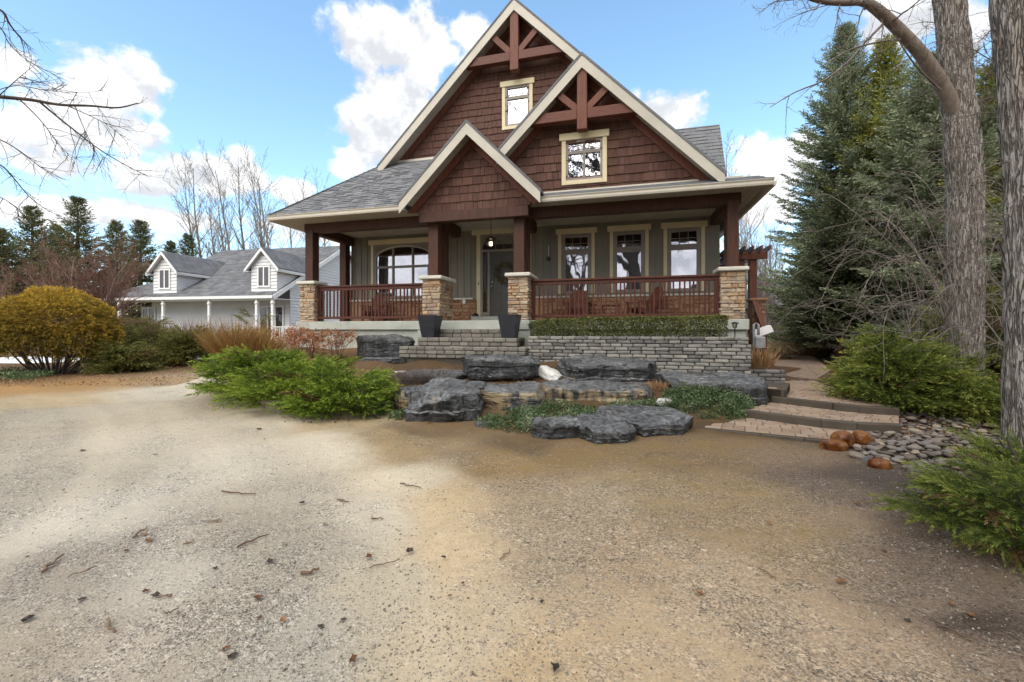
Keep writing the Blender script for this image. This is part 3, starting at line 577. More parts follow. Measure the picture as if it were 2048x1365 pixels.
    tag(link('plant_debris', poly_mesh('plant_debris', V2, 4, leaf_mat('plant_debris', [(.025, .018, .012), (.07, .048, .03), (.16, .105, .06)], trans=0), v2)), 'tiny dark bits of twig and needle strewn over the drive', 'debris', kind='stuff')
    tag(link('gravel_chips', me), 'loose small stone chips scattered over the gravel drive', 'gravel', kind='stuff')
build_ground()

# ------------------------------------------------------------------ the timber and shingle house (local axes: x along the front, y into depth)
HOUSE = thing('craftsman_house', 'reddish shingled house with three timbered gables and a stone-pier porch', 'house', (OX, OY, 0), -A)
RND = random.Random(11)
def clip(poly, a, b, c):                                  # keep a*x + b*z <= c
    out = []
    for i in range(len(poly)):
        p, q = poly[i], poly[(i + 1) % len(poly)]; dp = a * p[0] + b * p[1] - c; dq = a * q[0] + b * q[1] - c
        if dp <= 0: out.append(p)
        if dp * dq < 0:
            t = dp / (dp - dq); out.append((p[0] + t * (q[0] - p[0]), p[1] + t * (q[1] - p[1])))
    return out
def area(p): return abs(sum(p[i][0] * p[(i + 1) % len(p)][1] - p[(i + 1) % len(p)][0] * p[i][1] for i in range(len(p)))) / 2 if len(p) > 2 else 0
def holed_wall(mb, x0, x1, z0, z1, holes, y0, y1, clips=()):
    xs = sorted({x0, x1} | {h[i] for h in holes for i in (0, 1)}); zs = sorted({z0, z1} | {h[i] for h in holes for i in (2, 3)})
    for a, b in zip(xs, xs[1:]):
        for c, d in zip(zs, zs[1:]):
            if any(h[0] <= a and b <= h[1] and h[2] <= c and d <= h[3] for h in holes): continue
            p = [(a, c), (b, c), (b, d), (a, d)]
            for k in clips: p = clip(p, *k)
            if area(p) > 1e-4: mb.prism(p, y0, y1)
    return mb
def gable_clips(au, az, left=True): return [(1, 1, au + az), (-1, 1, az - au)]      # below both 45 degree slopes

shake_budget = [300]
def shake_wall(parent, x0, x1, z0, z1, clips, face, holes, first, seed):
    r = random.Random(seed); rest = MB(); z = z0; nrow = 0; RH = .222
    while z < z1:
        x = x0 - r.uniform(0, .2)
        while x < x1:
            w = r.choice((.13, .17, .2, .24, .28, .33)) * r.uniform(.9, 1.1); j = r.uniform(-.009, .009)
            p = [(max(x + .004, x0), z + j), (min(x + w - .004, x1), z + j), (min(x + w - .004, x1), z + RH + .035), (max(x + .004, x0), z + RH + .035)]
            x += w
            cx = (p[0][0] + p[1][0]) / 2; cz = z + RH / 2
            if p[1][0] - p[0][0] < .02 or any(h[0] < cx < h[1] and h[2] < cz < h[3] for h in holes): continue
            for k in clips: p = clip(p, *k)
            if area(p) < .002: continue
            th = lambda zz: .034 - .026 * (zz - z) / (RH + .035) + dth
            dth = r.uniform(-.004, .005); k = len(p)
            vs = [(a, face - th(b), b) for a, b in p] + [(a, face + .002, b) for a, b in p]
            fs = [tuple(range(k))] + [(i, i + k, (i + 1) % k + k, (i + 1) % k) for i in range(k)]
            if shake_budget[0] > 0 and nrow >= first:
                MB().add(vs, fs).build('shake', K['shake'], parent); shake_budget[0] -= 1
            else: rest.add(vs, fs)
        z += RH; nrow += 1
    if rest.n: tag(rest.build('shakes', K['shake'], parent), kind='stuff')

def gable_roof(name, au, az, runL, runR, vf, vb, vwall, fh=.30, pitch=1.0, label=None, fz=0.):
    """roof slabs, cream rake boards, soffit planks and a stained rake board on the wall"""
    root = empty(name, parent=HOUSE)
    if label: root['label'] = label
    t = .05
    for sgn, run in ((-1, runL), (1, runR)):
        e = (au + sgn * run, az - run * pitch)
        MB().prism([(au, az + t * 1.5), (e[0] + sgn * .03, e[1] + t * 1.5 - .03), (e[0] + sgn * .03, e[1] - .03), (au, az)], vf - .045, vb).build('roof_slope', K['shingle'], root)
        MB().prism([(au, az - .004), (e[0], e[1] - .004), (e[0], e[1] - fh), (au, az - fh * 1.06)], vf - .03, vf + .012).build('rake_board', K['fascia'], root)
        mb = MB(); s = 0.0; L = run - fh * .55                    # soffit planks run front to back
        while s < L - .02:
            s1 = min(s + .115, L); a = (au + sgn * s, az - s * pitch - fh * .62); b = (au + sgn * (s1 - .008), az - (s1 - .008) * pitch - fh * .62)
            mb.prism([a, b, (b[0], b[1] + .02), (a[0], a[1] + .02)], vf + .012, vwall); s = s1
        tag(mb.build('soffit_planks', K['soffit'], root), kind='stuff')
        MB().prism(clip([(au, az - fh * .62), (e[0], e[1] - fh * .62), (e[0], e[1] - fh * .62 - .27), (au, az - fh * .62 - .27)], 0, -1, -fz), vwall - .055, vwall - .005).build('frieze_board', K['timber'], root)
    return root
def truss(au, az, vf, king_b, coll_z, coll_h, span, brace, w=.2):
    root = empty('gable_truss', parent=HOUSE); y0, y1 = vf + .03, vf + .22
    MB().cbox(au - w * .62, au + w * .62, y0 - .015, y1 + .015, king_b, az - .3, .012).build('king_post', K['timber'], root)
    for s in (-1, 1):
        MB().cbox(au + s * w * .62 if s > 0 else au - span, au + span if s > 0 else au - w * .62, y0, y1, coll_z, coll_z + coll_h, .012).build('collar_beam', K['timber_x'], root)
        b = brace; MB().bar((au + s * b[0], (y0 + y1) / 2, b[1]), (au + s * b[2], (y0 + y1) / 2, b[3]), w * .8, .16, (0, 1, 0)).build('brace', K['timber'], root)
    return root
def window(x0, x1, z0, z1, face, glass, head=.17, cw=.1, over=.09, muntins=(), arch=None, sill=True, room=.9, name='window', bottom=True, lamp=None):
    """x0..z1: opening inside the casing; glass: pane rectangles; muntins: thin bars (x0,x1,z0,z1)"""
    root = empty(name, parent=HOUSE)
    for a, b in ((x0 - cw, x0), (x1, x1 + cw)): MB().cbox(a, b, face - .05, face + .0, z0 - (cw if bottom else 0), z1, .006).build('casing', K['cream'], root)
    MB().cbox(x0 - cw - over, x1 + cw + over, face - .075, face, z1, z1 + head, .008).build('head_casing', K['cream'], root)
    if bottom: MB().cbox(x0, x1, face - .055, face, z0 - cw, z0, .006).build('sill', K['cream'], root)
    fr = MB(); holed_wall(fr, x0, x1, z0, z1, glass, face - .03, face + .05)
    fr.build('frame', K['grey_frame'], root)
    for (a, b, c, d) in glass: MB().box(a - .01, b + .01, face + .012, face + .018, c - .01, d + .01).build('pane', K['glass'], root)
    for (a, b, c, d) in muntins: MB().box(a, b, face - .004, face + .008, c, d).build('muntin', K['grey_frame'], root)
    rm = MB(); y0, y1 = face + .051, face + room                 # a room behind the glass
    X0, X1, Z0, Z1 = x0 - .02, x1 + .02, z0 - .02, z1 + .02
    rm.box(X0, X1, y1, y1 + .02, Z0, Z1).box(X0 - .02, X0, y0, y1, Z0, Z1).box(X1, X1 + .02, y0, y1, Z0, Z1).box(X0, X1, y0, y1, Z0 - .02, Z0).box(X0, X1, y0, y1, Z1, Z1 + .02)
    rm.build('room', K['inside'], root)
    if lamp: MB().lathe([(.02, lamp[1] - .06), (.06, lamp[1] - .02), (.06, lamp[1] + .02), (.02, lamp[1] + .06)], lamp[0], face + .45, 10).build('lamp', K['lampglow_s'], root, True)
    return root

FL = 1.75; WV = 2.3                                       # porch floor level, back wall plane
# ---- concrete base and floor
b = MB(); b.cbox(-7.36, -3.06, -.05, 2.3, 1.5, FL, .012); b.cbox(-3.06, .10, -.32, 2.3, 1.5, FL - .002, .012); b.cbox(.10, 5.33, -.05, 2.3, 1.5, FL, .012)
b.build('porch_floor', K['concrete'], HOUSE)
b = MB(); b.box(-7.3, -3.1, .03, 2.3, .2, 1.5).box(-3.1, .14, -.29, 2.3, .2, 1.498).box(.14, 5.28, .03, 2.3, .2, 1.5)
b.build('foundation', K['concrete'], HOUSE)
b = MB(); b.box(-7.1, 5.15, 2.42, 11, .2, 4.75); b.build('house_body', K['siding'], HOUSE)

# ---- porch back wall: stone wainscot, board and batten
ops = [(-6.12, -3.84, 2.60, 4.50), (-2.12, -.55, 1.75, 4.60), (.56, 1.50, 2.62, 4.50), (2.15, 3.09, 2.62, 4.50), (3.71, 4.65, 2.62, 4.50)]
wall = MB(); holed_wall(wall, -7.05, 5.15, 1.75, 4.84, ops, WV, WV + .1); bw = wall.build('board_wall', K['siding'], HOUSE)
x = -6.9
while x < 5.1:
    segs = [(2.56, 4.82)]
    for (a, c, z0, z1) in ops:
        if a - .24 < x < c + .24: segs = [(max(2.56, z1 + .22), 4.82)]
    if not (-2.45 < x < -.2) or segs[0][0] < 4.8:
        if segs[0][1] - segs[0][0] > .05: MB().box(x - .022, x + .022, WV - .022, WV + .001, *segs[0]).build('batten', K['siding'], bw)
    x += .245
MB().cbox(-7.05, -2.35, WV - .13, WV, 2.5, 2.56, .01).build('wall_ledge', K['cap'], HOUSE)
MB().cbox(-.3, 5.15, WV - .13, WV, 2.5, 2.56, .01).build('wall_ledge', K['cap'], HOUSE)
def stones(parent, axis, a0, a1, z0, z1, face, out, m, seed, wmin=.14, wmax=.4, hmin=.055, hmax=.115):
    """ledgestone: rough blocks in uneven courses on one face; axis 'x' or 'y', 'out' the outward sign"""
    r = random.Random(seed); z = z0
    while z < z1 - .02:
        h = min(r.uniform(hmin, hmax), z1 - z);  h = z1 - z if z1 - z - h < .04 else h
        a = a0
        while a < a1 - .01:
            w = min(r.uniform(wmin, wmax), a1 - a); w = a1 - a if a1 - a - w < .09 else w
            hh = h * r.uniform(.9, 1.0); d = r.uniform(.012, .05); g = .006
            mb = MB()
            if axis == 'x': mb.cbox(a + g, a + w - g, face - out * .02 if out > 0 else face - d, face + d if out > 0 else face + .02, z + g * .6, z + hh - g * .3, min(.014, h * .2))
            else: mb.cbox(face - .02 if out > 0 else face - d, face + d if out > 0 else face + .02, a + g, a + w - g, z + g * .6, z + hh - g * .3, min(.014, h * .2))
            mb.v = [(p[0] + r.uniform(-.008, .008), p[1] + r.uniform(-.008, .008), p[2] + r.uniform(-.006, .006)) for p in mb.v]
            mb.build('stone', m, parent); a += w
        z += h
w1 = MB().box(-7.05, -2.25, WV - .07, WV, 1.75, 2.5).build('stone_wainscot', K['stone_b'], HOUSE); stones(w1, 'x', -3.1, -2.25, 1.76, 2.49, WV - .07, -1, K['stone_b'], 3, .18, .5, .08, .15)
stones(w1, 'x', -6.6, -3.1, 1.76, 2.49, WV - .07, -1, K['stone_b'], 5, .3, .6, .1, .17)
w2 = MB().box(-.45, 5.15, WV - .07, WV, 1.75, 2.5).build('stone_wainscot', K['stone_b'], HOUSE); stones(w2, 'x', -.05, 5.1, 1.76, 2.49, WV - .07, -1, K['stone_b'], 4, .2, .5, .09, .15)

# ---- windows of the porch wall
g = []; mu = []
for cx in (1.03, 2.62, 4.18):
    gl = [(cx - .35, cx + .35, 2.72, 3.86), (cx - .35, cx + .35, 4.02, 4.40)]
    mu = [(cx - .12 - .008, cx - .12 + .008, 4.02, 4.40), (cx + .12 - .008, cx + .12 + .008, 4.02, 4.40), (cx - .35, cx + .35, 4.19, 4.206)]
    window(cx - .47, cx + .47, 2.62, 4.50, WV, gl, muntins=mu, head=.17, cw=.1, over=.07, bottom=False)
xs = [-6.04, -5.36, -4.60, -3.92]; gl = []
for a, c in zip(xs, xs[1:]): gl += [(a + .03, c - .03, 2.68, 3.66), (a + .03, c - .03, 3.74, 4.42)]
wl = window(-6.12, -3.84, 2.60, 4.50, WV, gl, muntins=[(-6.0, -3.96, 4.08, 4.095)], head=.17, bottom=False, lamp=(-4.95, 3.3), room=1.0)
arc = MB()                                                # arched head: spandrels above a segmental arch
N_ = 24; xa, xb = -6.06, -3.9; zs_, rise = 4.02, .42
pts = [(xa + (xb - xa) * i / N_, zs_ + rise * math.sqrt(max(0, 1 - (2 * i / N_ - 1) ** 2))) for i in range(N_ + 1)]
for (p, q) in zip(pts, pts[1:]):
    arc.prism([p, q, (q[0], 4.46), (p[0], 4.46)], WV - .02, WV + .009)
arc.build('arch_spandrel', K['siding'], wl)
arc = MB()
for (p, q) in zip(pts, pts[1:]): arc.prism([p, q, (q[0], q[1] - .05), (p[0], p[1] - .05)], WV - .035, WV + .009)
arc.build('arch_trim', K['soffit'], wl)

# ---- front door with sidelights and arched transom
D = empty('front_door', parent=HOUSE)
MB().cbox(-2.26, -2.12, WV - .05, WV, 1.96, 4.64, .006).build('casing', K['cream'], D); MB().cbox(-.55, -.41, WV - .05, WV, 1.96, 4.64, .006).build('casing', K['cream'], D)
MB().cbox(-2.42, -.26, WV - .08, WV, 4.64, 4.84, .008).build('head_casing', K['cream'], D)
fr = MB(); holed_wall(fr, -2.12, -.55, 1.96, 4.64, [(-2.05, -1.88, 2.08, 4.06), (-1.80, -.87, 1.97, 4.06), (-.79, -.62, 2.08, 4.06), (-2.05, -.62, 4.14, 4.54)], WV - .03, WV + .05); fr.build('frame', K['grey_frame'], D)
leaf = MB().box(-1.795, -.875, WV, WV + .045, 1.975, 4.05).build('door_leaf', K['door'], D)
for a, c, z0, z1 in ((-1.68, -1.40, 2.12, 2.72), (-1.27, -.99, 2.12, 2.72), (-1.68, -1.40, 2.86, 3.62), (-1.27, -.99, 2.86, 3.62), (-1.68, -1.40, 3.72, 3.95), (-1.27, -.99, 3.72, 3.95)):
    MB().cbox(a, c, WV - .012, WV + .01, z0, z1, .01).build('door_panel', K['door'], leaf)
k = MB().lathe([(.03, 0), (.03, .012), (.014, .02), (.014, .045), (.03, .055), (.03, .085), (.015, .095)], n=12); k.v = [(p[0] - 1.73, WV - p[2], p[1] + 2.92) for p in k.v]; k.build('door_knob', K['chrome'], leaf, True)
k = MB().lathe([(.032, 0), (.032, .02), (.02, .03)], n=12); k.v = [(p[0] - 1.73, WV - p[2], p[1] + 3.07) for p in k.v]; k.build('deadbolt', K['chrome'], leaf, True)
for a, c in ((-2.05, -1.88), (-.79, -.62)): MB().box(a - .01, c + .01, WV + .01, WV + .016, 2.07, 4.07).build('sidelight_pane', K['glass_d'], D)
MB().box(-2.06, -.61, WV + .01, WV + .016, 4.13, 4.55).build('transom_pane', K['glass_d'], D)
for xm in (-1.62, -1.335, -1.05): MB().box(xm - .008, xm + .008, WV - .006, WV + .006, 4.14, 4.54).build('muntin', K['grey_frame'], D)
MB().box(-2.05, -.62, WV - .006, WV + .006, 4.325, 4.341).build('muntin', K['grey_frame'], D)
arc = MB(); pts = [(-2.09 + 1.51 * i / 20, 4.22 + .32 * math.sqrt(max(0, 1 - (i / 10 - 1) ** 2))) for i in range(21)]
for (p, q) in zip(pts, pts[1:]): arc.prism([p, q, (q[0], 4.6), (p[0], 4.6)], WV - .028, WV + .009)
arc.build('arch_spandrel', K['siding'], D)
rm = MB().box(-2.12, -.55, WV + 1.3, WV + 1.32, 1.9, 4.64).box(-2.14, -2.12, WV + .05, WV + 1.3, 1.9, 4.64).box(-.55, -.53, WV + .05, WV + 1.3, 1.9, 4.64).box(-2.12, -.55, WV + .05, WV + 1.3, 4.64, 4.66).box(-2.12, -.55, WV + .05, WV + 1.3, 1.88, 1.9)
rm.build('hallway', K['inside'], D)
MB().lathe([(.015, 3.24), (.04, 3.27), (.04, 3.33), (.015, 3.36)], -1.93, WV + .5, 10).build('wall_lamp', K['lampglow_s'], D, True)
MB().cbox(-2.3, -.4, WV - .45, WV, FL, 1.93, .012).build('threshold_step', K['concrete'], D)
MB().box(-2.2, -2.17, WV - .062, WV - .05, 3.0, 3.07).build('doorbell', K['metal_b'], D)
MB().cbox(-2.72, -2.62, WV - .12, WV - .06, 2.36, 2.52, .008).build('outlet_cover', K['plastic_w'], HOUSE)

# ---- piers, posts, beams
def pier(x0, x1, y0, y1, seed):
    p = MB().box(x0 + .03, x1 - .03, y0 + .03, y1 - .03, FL, 2.9).build('pier', K['stone'], HOUSE)
    stones(p, 'x', x0, x1, FL + .002, 2.9, y0 + .03, -1, K['stone'], seed, .1, .34)
    side = 1 if x1 < 2 else -1
    stones(p, 'y', y0 + .01, y1 - .01, FL + .002, 2.9, x1 - .03 if side > 0 else x0 + .03, side, K['stone'], seed + 50, .1, .34)
    MB().cbox(x0 - .07, x1 + .07, y0 - .07, y1 + .07, 2.9, 3.0, .022).build('pier_cap', K['cap'], p)
    return p
pier(-7.28, -6.75, 0, .52, 1); pier(-2.98, -2.44, -.26, .72, 2); pier(-.50, .05, -.26, .72, 3); pier(4.72, 5.26, 0, .52, 4)
def post(x0, x1, y0, y1, z0=3.0, z1=4.62, nm='porch_post'): return MB().cbox(x0, x1, y0, y1, z0, z1, .012).build(nm, K['timber_shade'], HOUSE)
post(-7.15, -6.87, .1, .4); post(-2.86, -2.56, -.12, .18); post(-2.86, -2.56, .38, .66); post(-.38, -.08, -.12, .18); post(-.38, -.08, .38, .66); post(4.88, 5.14, .08, .46)
post(-7.32, -7.06, 2.0, 2.26, FL, 4.62)
def beam(x0, x1, y0, y1, z0, z1, nm='porch_beam'): return MB().cbox(x0, x1, y0, y1, z0, z1, .012).build(nm, K['timber_shade'], HOUSE)
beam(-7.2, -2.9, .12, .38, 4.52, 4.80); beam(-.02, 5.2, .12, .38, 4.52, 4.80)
beam(-7.16, -6.9, .385, 2.28, 4.522, 4.798); beam(4.9, 5.12, .385, 2.28, 4.522, 4.798)
for x0 in (-2.84, -.36):
    c = MB(); c.prism([(.66, 4.78), (1.75, 4.78), (1.75, 4.52), (1.55, 4.42), (.66, 4.42)], x0 + .02, x0 + .24); c.v = [(p[1], p[0], p[2]) for p in c.v]; c.build('porch_beam', K['timber_shade'], HOUSE)
beam(-3.02, .08, -.36, -.10, 4.46, 4.74, 'lintel_beam')

# ---- railings
def railing(x0, x1, y, n):
    r = empty('railing', parent=HOUSE)
    MB().cbox(x0, x1, y - .06, y + .06, 2.80, 2.855, .01).build('top_rail', K['timber_r'], r); MB().cbox(x0, x1, y - .025, y + .025, 2.70, 2.795, .006).build('sub_rail', K['timber_r'], r)
    MB().cbox(x0, x1, y - .045, y + .045, 1.83, 1.90, .008).build('bottom_rail', K['timber_r'], r)
    me = MB().cbox(-.019, .019, -.019, .019, 1.89, 2.71, .003).mesh('baluster', K['timber_r'])
    for i in range(n):
        o = link('baluster', me, None, r); o.location = (x0 + (x1 - x0) * (i + .7) / (n + .4), y + RND.uniform(-.004, .004), 0); o.rotation_euler = (0, RND.uniform(-.008, .008), RND.uniform(-.05, .05))
    for xx in (x0 + .03, x1 - .03): MB().cbox(xx - .03, xx + .03, y - .035, y + .035, FL, 2.80, .005).build('end_post', K['timber_r'], r)
    for xx in np.linspace(x0 + .9, x1 - .9, 3): MB().box(xx - .04, xx + .04, y - .03, y + .03, FL, 1.83).build('foot_block', K['timber_r'], r)
railing(-6.75, -2.98, .2, 31); railing(.06, 4.72, .2, 39)

# ---- ceilings, eaves and gutters
mb = MB(); x = -7.86                                      # flat porch ceiling of narrow boards
while x < 5.62:
    mb.box(x, min(x + .142, 5.62), -.12 if -3.5 < x < .42 else -.48, 2.32, 4.80, 4.82); x += .15
tag(mb.build('ceiling_boards', K['soffit'], HOUSE), kind='stuff')
MB().box(-7.84, -3.4, -.46, 2.3, 4.825, 4.85).box(-3.4, .46, -.1, 2.3, 4.825, 4.849).box(.46, 5.6, -.46, 2.3, 4.825, 4.85).build('ceiling_backing', K['soffit'], HOUSE)
def gutter(p, q, zt):
    d = Vector((q[0] - p[0], q[1] - p[1], 0)); L = d.length; d.normalize(); o = Vector((d.y, -d.x, 0)); g = MB()
    prof = [(0, -.13), (.07, -.13), (.085, -.09), (.085, -.045), (.11, -.01), (.11, .0), (.1, .0), (.08, -.04), (.0, -.04)]
    k = len(prof); vs = [Vector((p[0], p[1], zt)) + d * s + o * a + Vector((0, 0, b_)) for s in (0, L) for a, b_ in prof]
    g.add(vs, [tuple(range(k)), tuple(range(2 * k - 1, k - 1, -1))] + [(i, i + k, (i + 1) % k + k, (i + 1) % k) for i in range(k)])
    return g.build('gutter', K['gutter'], HOUSE)
ZL, ZR = 4.94, 4.86
gutter((-7.9, -.5), (-3.36, -.5), ZL - .02); gutter((.46, -.5), (5.68, -.5), ZR - .01); gutter((5.68, -.5), (5.68, 6), ZR - .01); gutter((-7.9, 5), (-7.9, -.5), ZL - .02)
MB().box(-7.9, -3.38, -.498, -.47, 4.80, ZL).build('eave_board', K['fascia'], HOUSE); MB().box(.45, 5.68, -.498, -.47, 4.80, ZR).build('eave_board', K['fascia'], HOUSE)
MB().box(5.64, 5.676, -.47, 6, 4.80, ZR).build('eave_board', K['fascia'], HOUSE); MB().box(-7.896, -7.86, -.47, 5, 4.80, ZL).build('eave_board', K['fascia'], HOUSE)
dsp = MB().tube([(5.5, 2.2, 4.78), (5.32, 2.25, 4.5), (5.3, 2.25, 4.0), (5.3, 2.25, .7)], .04, 8); dsp.build('downspout', K['gutter'], HOUSE)

# ---- left porch roof (hipped) with its own shingles
SL = (7.30 - ZL) / 2.75
def left_roof():
    root = empty('porch_roof', parent=HOUSE)
    P = [(-7.93, -.53, ZL), (-3.38, -.53, ZL), (-1.45, 1.72, ZL + 2.25 * SL), (-1.45, 2.25, 7.30), (-5.7, 2.25, 7.30)]
    MB().sheet(P, .05).build('roof_deck', K['roofbase'], root)
    MB().sheet([(-7.93, 6, ZL), (-7.93, -.53, ZL), (-5.7, 2.25, 7.30), (-5.7, 6, 7.30)], .05).build('roof_side', K['shingle'], root)
    r = random.Random(5); s = 0.0; row = 0; ex = .138; n_s = math.hypot(1, SL); nv = Vector((0, -SL, 1)).normalized(); sv = Vector((0, 1, SL)).normalized(); Ls = 2.75 * n_s
    rest = MB(); cnt = 0
    while s < Ls - .05:
        x = -8.1 - r.uniform(0, .3)
        xmax = min(ZL + SL * 2.75 * s / Ls - 8.335 + .03, -1.45)
        while x < xmax:
            w = min(r.uniform(.16, .36), xmax - x + .006); f0 = s / Ls; f1 = min(1, (s + ex + .03) / Ls)
            lim = lambda ff: -7.93 + 2.23 * ff
            xa0, xa1 = max(x, lim(f0)), max(x, lim(f1)); xb = x + w - .006; x += w
            if xb < xa0 + .03 or xb < xa1 + .01: continue
            th = r.choice((.012, .018, .028)); drop = r.uniform(-.008, .012)
            def pt(xx, ss, hh): return Vector((xx, -.53, ZL)) + sv * ss + nv * hh
            s0 = s - drop; s1 = min(s + ex + .03, Ls)
            vs = [pt(xa0, s0, .004 + th), pt(xb, s0, .004 + th), pt(xb, s1, .006), pt(xa1, s1, .006), pt(xa0, s0, .0), pt(xb, s0, .0)]
            fs = [(0, 1, 2, 3), (4, 5, 1, 0), (1, 5, 2), (0, 3, 4)]
            if cnt < 300 and xb < -2.9: MB().add(vs, fs).build('shingle', K['shingle'], root); cnt += 1
            else: rest.add(vs, fs)
        s += ex; row += 1
    tag(rest.build('shingles', K['shingle'], root), kind='stuff')
    hp = MB()                                              # hip caps
    a, c = Vector((-7.93, -.53, ZL + .02)), Vector((-5.7, 2.25, 7.32))
    for i in range(24): hp.bar(a.lerp(c, i / 24), a.lerp(c, (i + 1.2) / 24) + Vector((0, 0, -.012)), .2, .02)
    hp.build('hip_cap', K['shingle'], root)
    MB().bar((-5.7, 2.24, 7.34), (-2.4, 2.24, 7.34), .03, .08).build('flashing', K['gutter'], root)
left_roof()
# ---- right porch roof
def right_roof():
    root = empty('porch_roof', parent=HOUSE); SR_ = .46; zt = ZR + .50 * SR_
    MB().sheet([(.3, -.53, ZR), (5.71, -.53, ZR), (5.2, 0, zt), (.3, 0, zt)], .05).build('roof_slope', K['shingle'], root)
    MB().sheet([(5.71, -.53, ZR), (5.71, 6, ZR), (4.4, 6, ZR + 1.3 * SR_), (4.4, 1.2, ZR + 1.3 * SR_), (5.2, 0, zt)], .05).build('roof_slope', K['shingle'], root)
    MB().box(.3, 5.2, -.1, -.055, zt - .02, zt + .03).build('flashing', K['gutter'], root)
    mb = MB(); r = random.Random(8)
    for j in range(4):
        x = .35
        while x < 5.6 - j * .12:
            w = r.uniform(.2, .36); mb.add([(x, -.545 + j * .13, ZR + j * .13 * SR_ + .022), (x + w - .006, -.545 + j * .13, ZR + j * .13 * SR_ + .022), (x + w - .006, -.545 + j * .13 + .15, ZR + (j * .13 + .15) * SR_ + .012), (x, -.545 + j * .13 + .15, ZR + (j * .13 + .15) * SR_ + .012),
                          (x, -.545 + j * .13, ZR + j * .13 * SR_), (x + w - .006, -.545 + j * .13, ZR + j * .13 * SR_)], [(0, 1, 2, 3), (4, 5, 1, 0)]); x += w
    tag(mb.build('shingles', K['shingle'], root), kind='stuff')
right_roof()

# ---- three gables
MG = (-.86, 11.83); FG = (1.47, 8.29); PG = (-1.465, 6.87)
gable_roof('main_roof', *MG, 4.78, 4.78, 1.8, 11, WV, fh=.31, fz=6.8)
gable_roof('front_gable_roof', *FG, 2.2, 3.24, -.5, 6, -.05, fh=.29, fz=5.08)
gable_roof('porch_gable_roof', *PG, 1.94, 1.94, -.75, 2.4, -.30, fh=.29, fz=4.76)
def gwall(name, au, az, x0, x1, z0, face, holes, first, seed, drop=.2):
    cl = gable_clips(au, az - drop); mb = MB(); holed_wall(mb, x0, x1, z0, az, holes, face, face + .12, cl)
    w = mb.build(name, K['timber'], HOUSE); shake_wall(w, x0, x1, z0, az, cl, face, holes, first, seed); return w
fw = (1.02, 1.95, 5.35, 6.40); mw = (-1.27, -.47, 8.10, 9.42)
gwall('porch_gable_wall', *PG, -3.05, .12, 4.74, -.30, [], 0, 21)
gwall('front_gable_wall', *FG, -1.0, 4.75, 4.98, -.05, [fw], 0, 22)
gwall('main_gable_wall', *MG, -5.7, 3.9, 6.6, WV, [mw], 2, 23)
window(-1.27, -.47, 8.12, 9.40, WV, [(-1.2, -.54, 8.19, 8.98), (-1.2, -.54, 9.08, 9.34)], head=.18, cw=.11, over=.06,
       muntins=[(-1.04, -1.028, 9.08, 9.34), (-.71, -.698, 9.08, 9.34), (-.95, -.94, 9.08, 9.34), (-.80, -.79, 9.08, 9.34), (-1.2, -.54, 9.14, 9.15)])
window(1.02, 1.95, 5.36, 6.40, -.05, [(1.08, 1.46, 5.42, 6.04), (1.51, 1.89, 5.42, 6.04), (1.08, 1.46, 6.12, 6.34), (1.51, 1.89, 6.12, 6.34)], head=.18, cw=.11, over=.06,
       muntins=[(1.2, 1.21, 6.12, 6.34), (1.33, 1.34, 6.12, 6.34), (1.63, 1.64, 6.12, 6.34), (1.76, 1.77, 6.12, 6.34), (1.08, 1.46, 6.16, 6.168), (1.51, 1.89, 6.16, 6.168)])
truss(*MG, 1.8, 9.66, 9.97, .28, 1.62, (.12, 10.22, .68, 10.80), .22)
truss(*FG, -.5, 6.48, 6.74, .26, 1.33, (.1, 6.98, .62, 7.46), .2)
# ---- rear cross roof at the right
def rear():
    root = empty('rear_roof', parent=HOUSE); zr, vr, ue = 7.78, 3.1, 5.28
    MB().sheet([(2.6, 2.0, 5.6), (ue, 2.0, 5.6), (ue, vr, zr), (2.6, vr, zr)], .06).build('roof_slope', K['roofbase'], root)
    MB().sheet([(2.6, vr, zr), (ue, vr, zr), (ue, vr + 2.0, zr - 2.0), (2.6, vr + 2.0, zr - 2.0)], .06).build('roof_slope', K['shingle'], root)
    mb = MB(); r = random.Random(2); sv = Vector((0, vr - 2.0, zr - 5.6)); L = sv.length; sv.normalize(); nv = Vector((0, -sv.z, sv.y)); s = 0
    while s < L - .02:
        x = 2.6 - r.uniform(0, .2)
        while x < ue:
            w = r.uniform(.2, .36); xb = min(x + w - .006, ue + .02); s1 = min(s + .165, L); th = r.choice((.012, .02, .028))
            q = lambda xx, ss, hh: Vector((xx, 2.0, 5.6)) + sv * ss + nv * hh
            mb.add([q(x, s, th), q(xb, s, th), q(xb, s1, .004), q(x, s1, .004), q(x, s, 0), q(xb, s, 0)], [(0, 1, 2, 3), (4, 5, 1, 0)]); x += w
        s += .14
    tag(mb.build('shingles', K['shingle'], root), kind='stuff')
    rw = MB().prism([(2.0, 5.5), (vr, zr - .07), (vr + 2, zr - 2.07), (vr + 2, 4.8), (2.0, 4.8)], 0, .1).build('rear_wall', K['timber'], root)
    rw.data.transform(Matrix(((0, 1, 0, 5.1), (1, 0, 0, 0), (0, 0, 1, 0), (0, 0, 0, 1))))
rear()

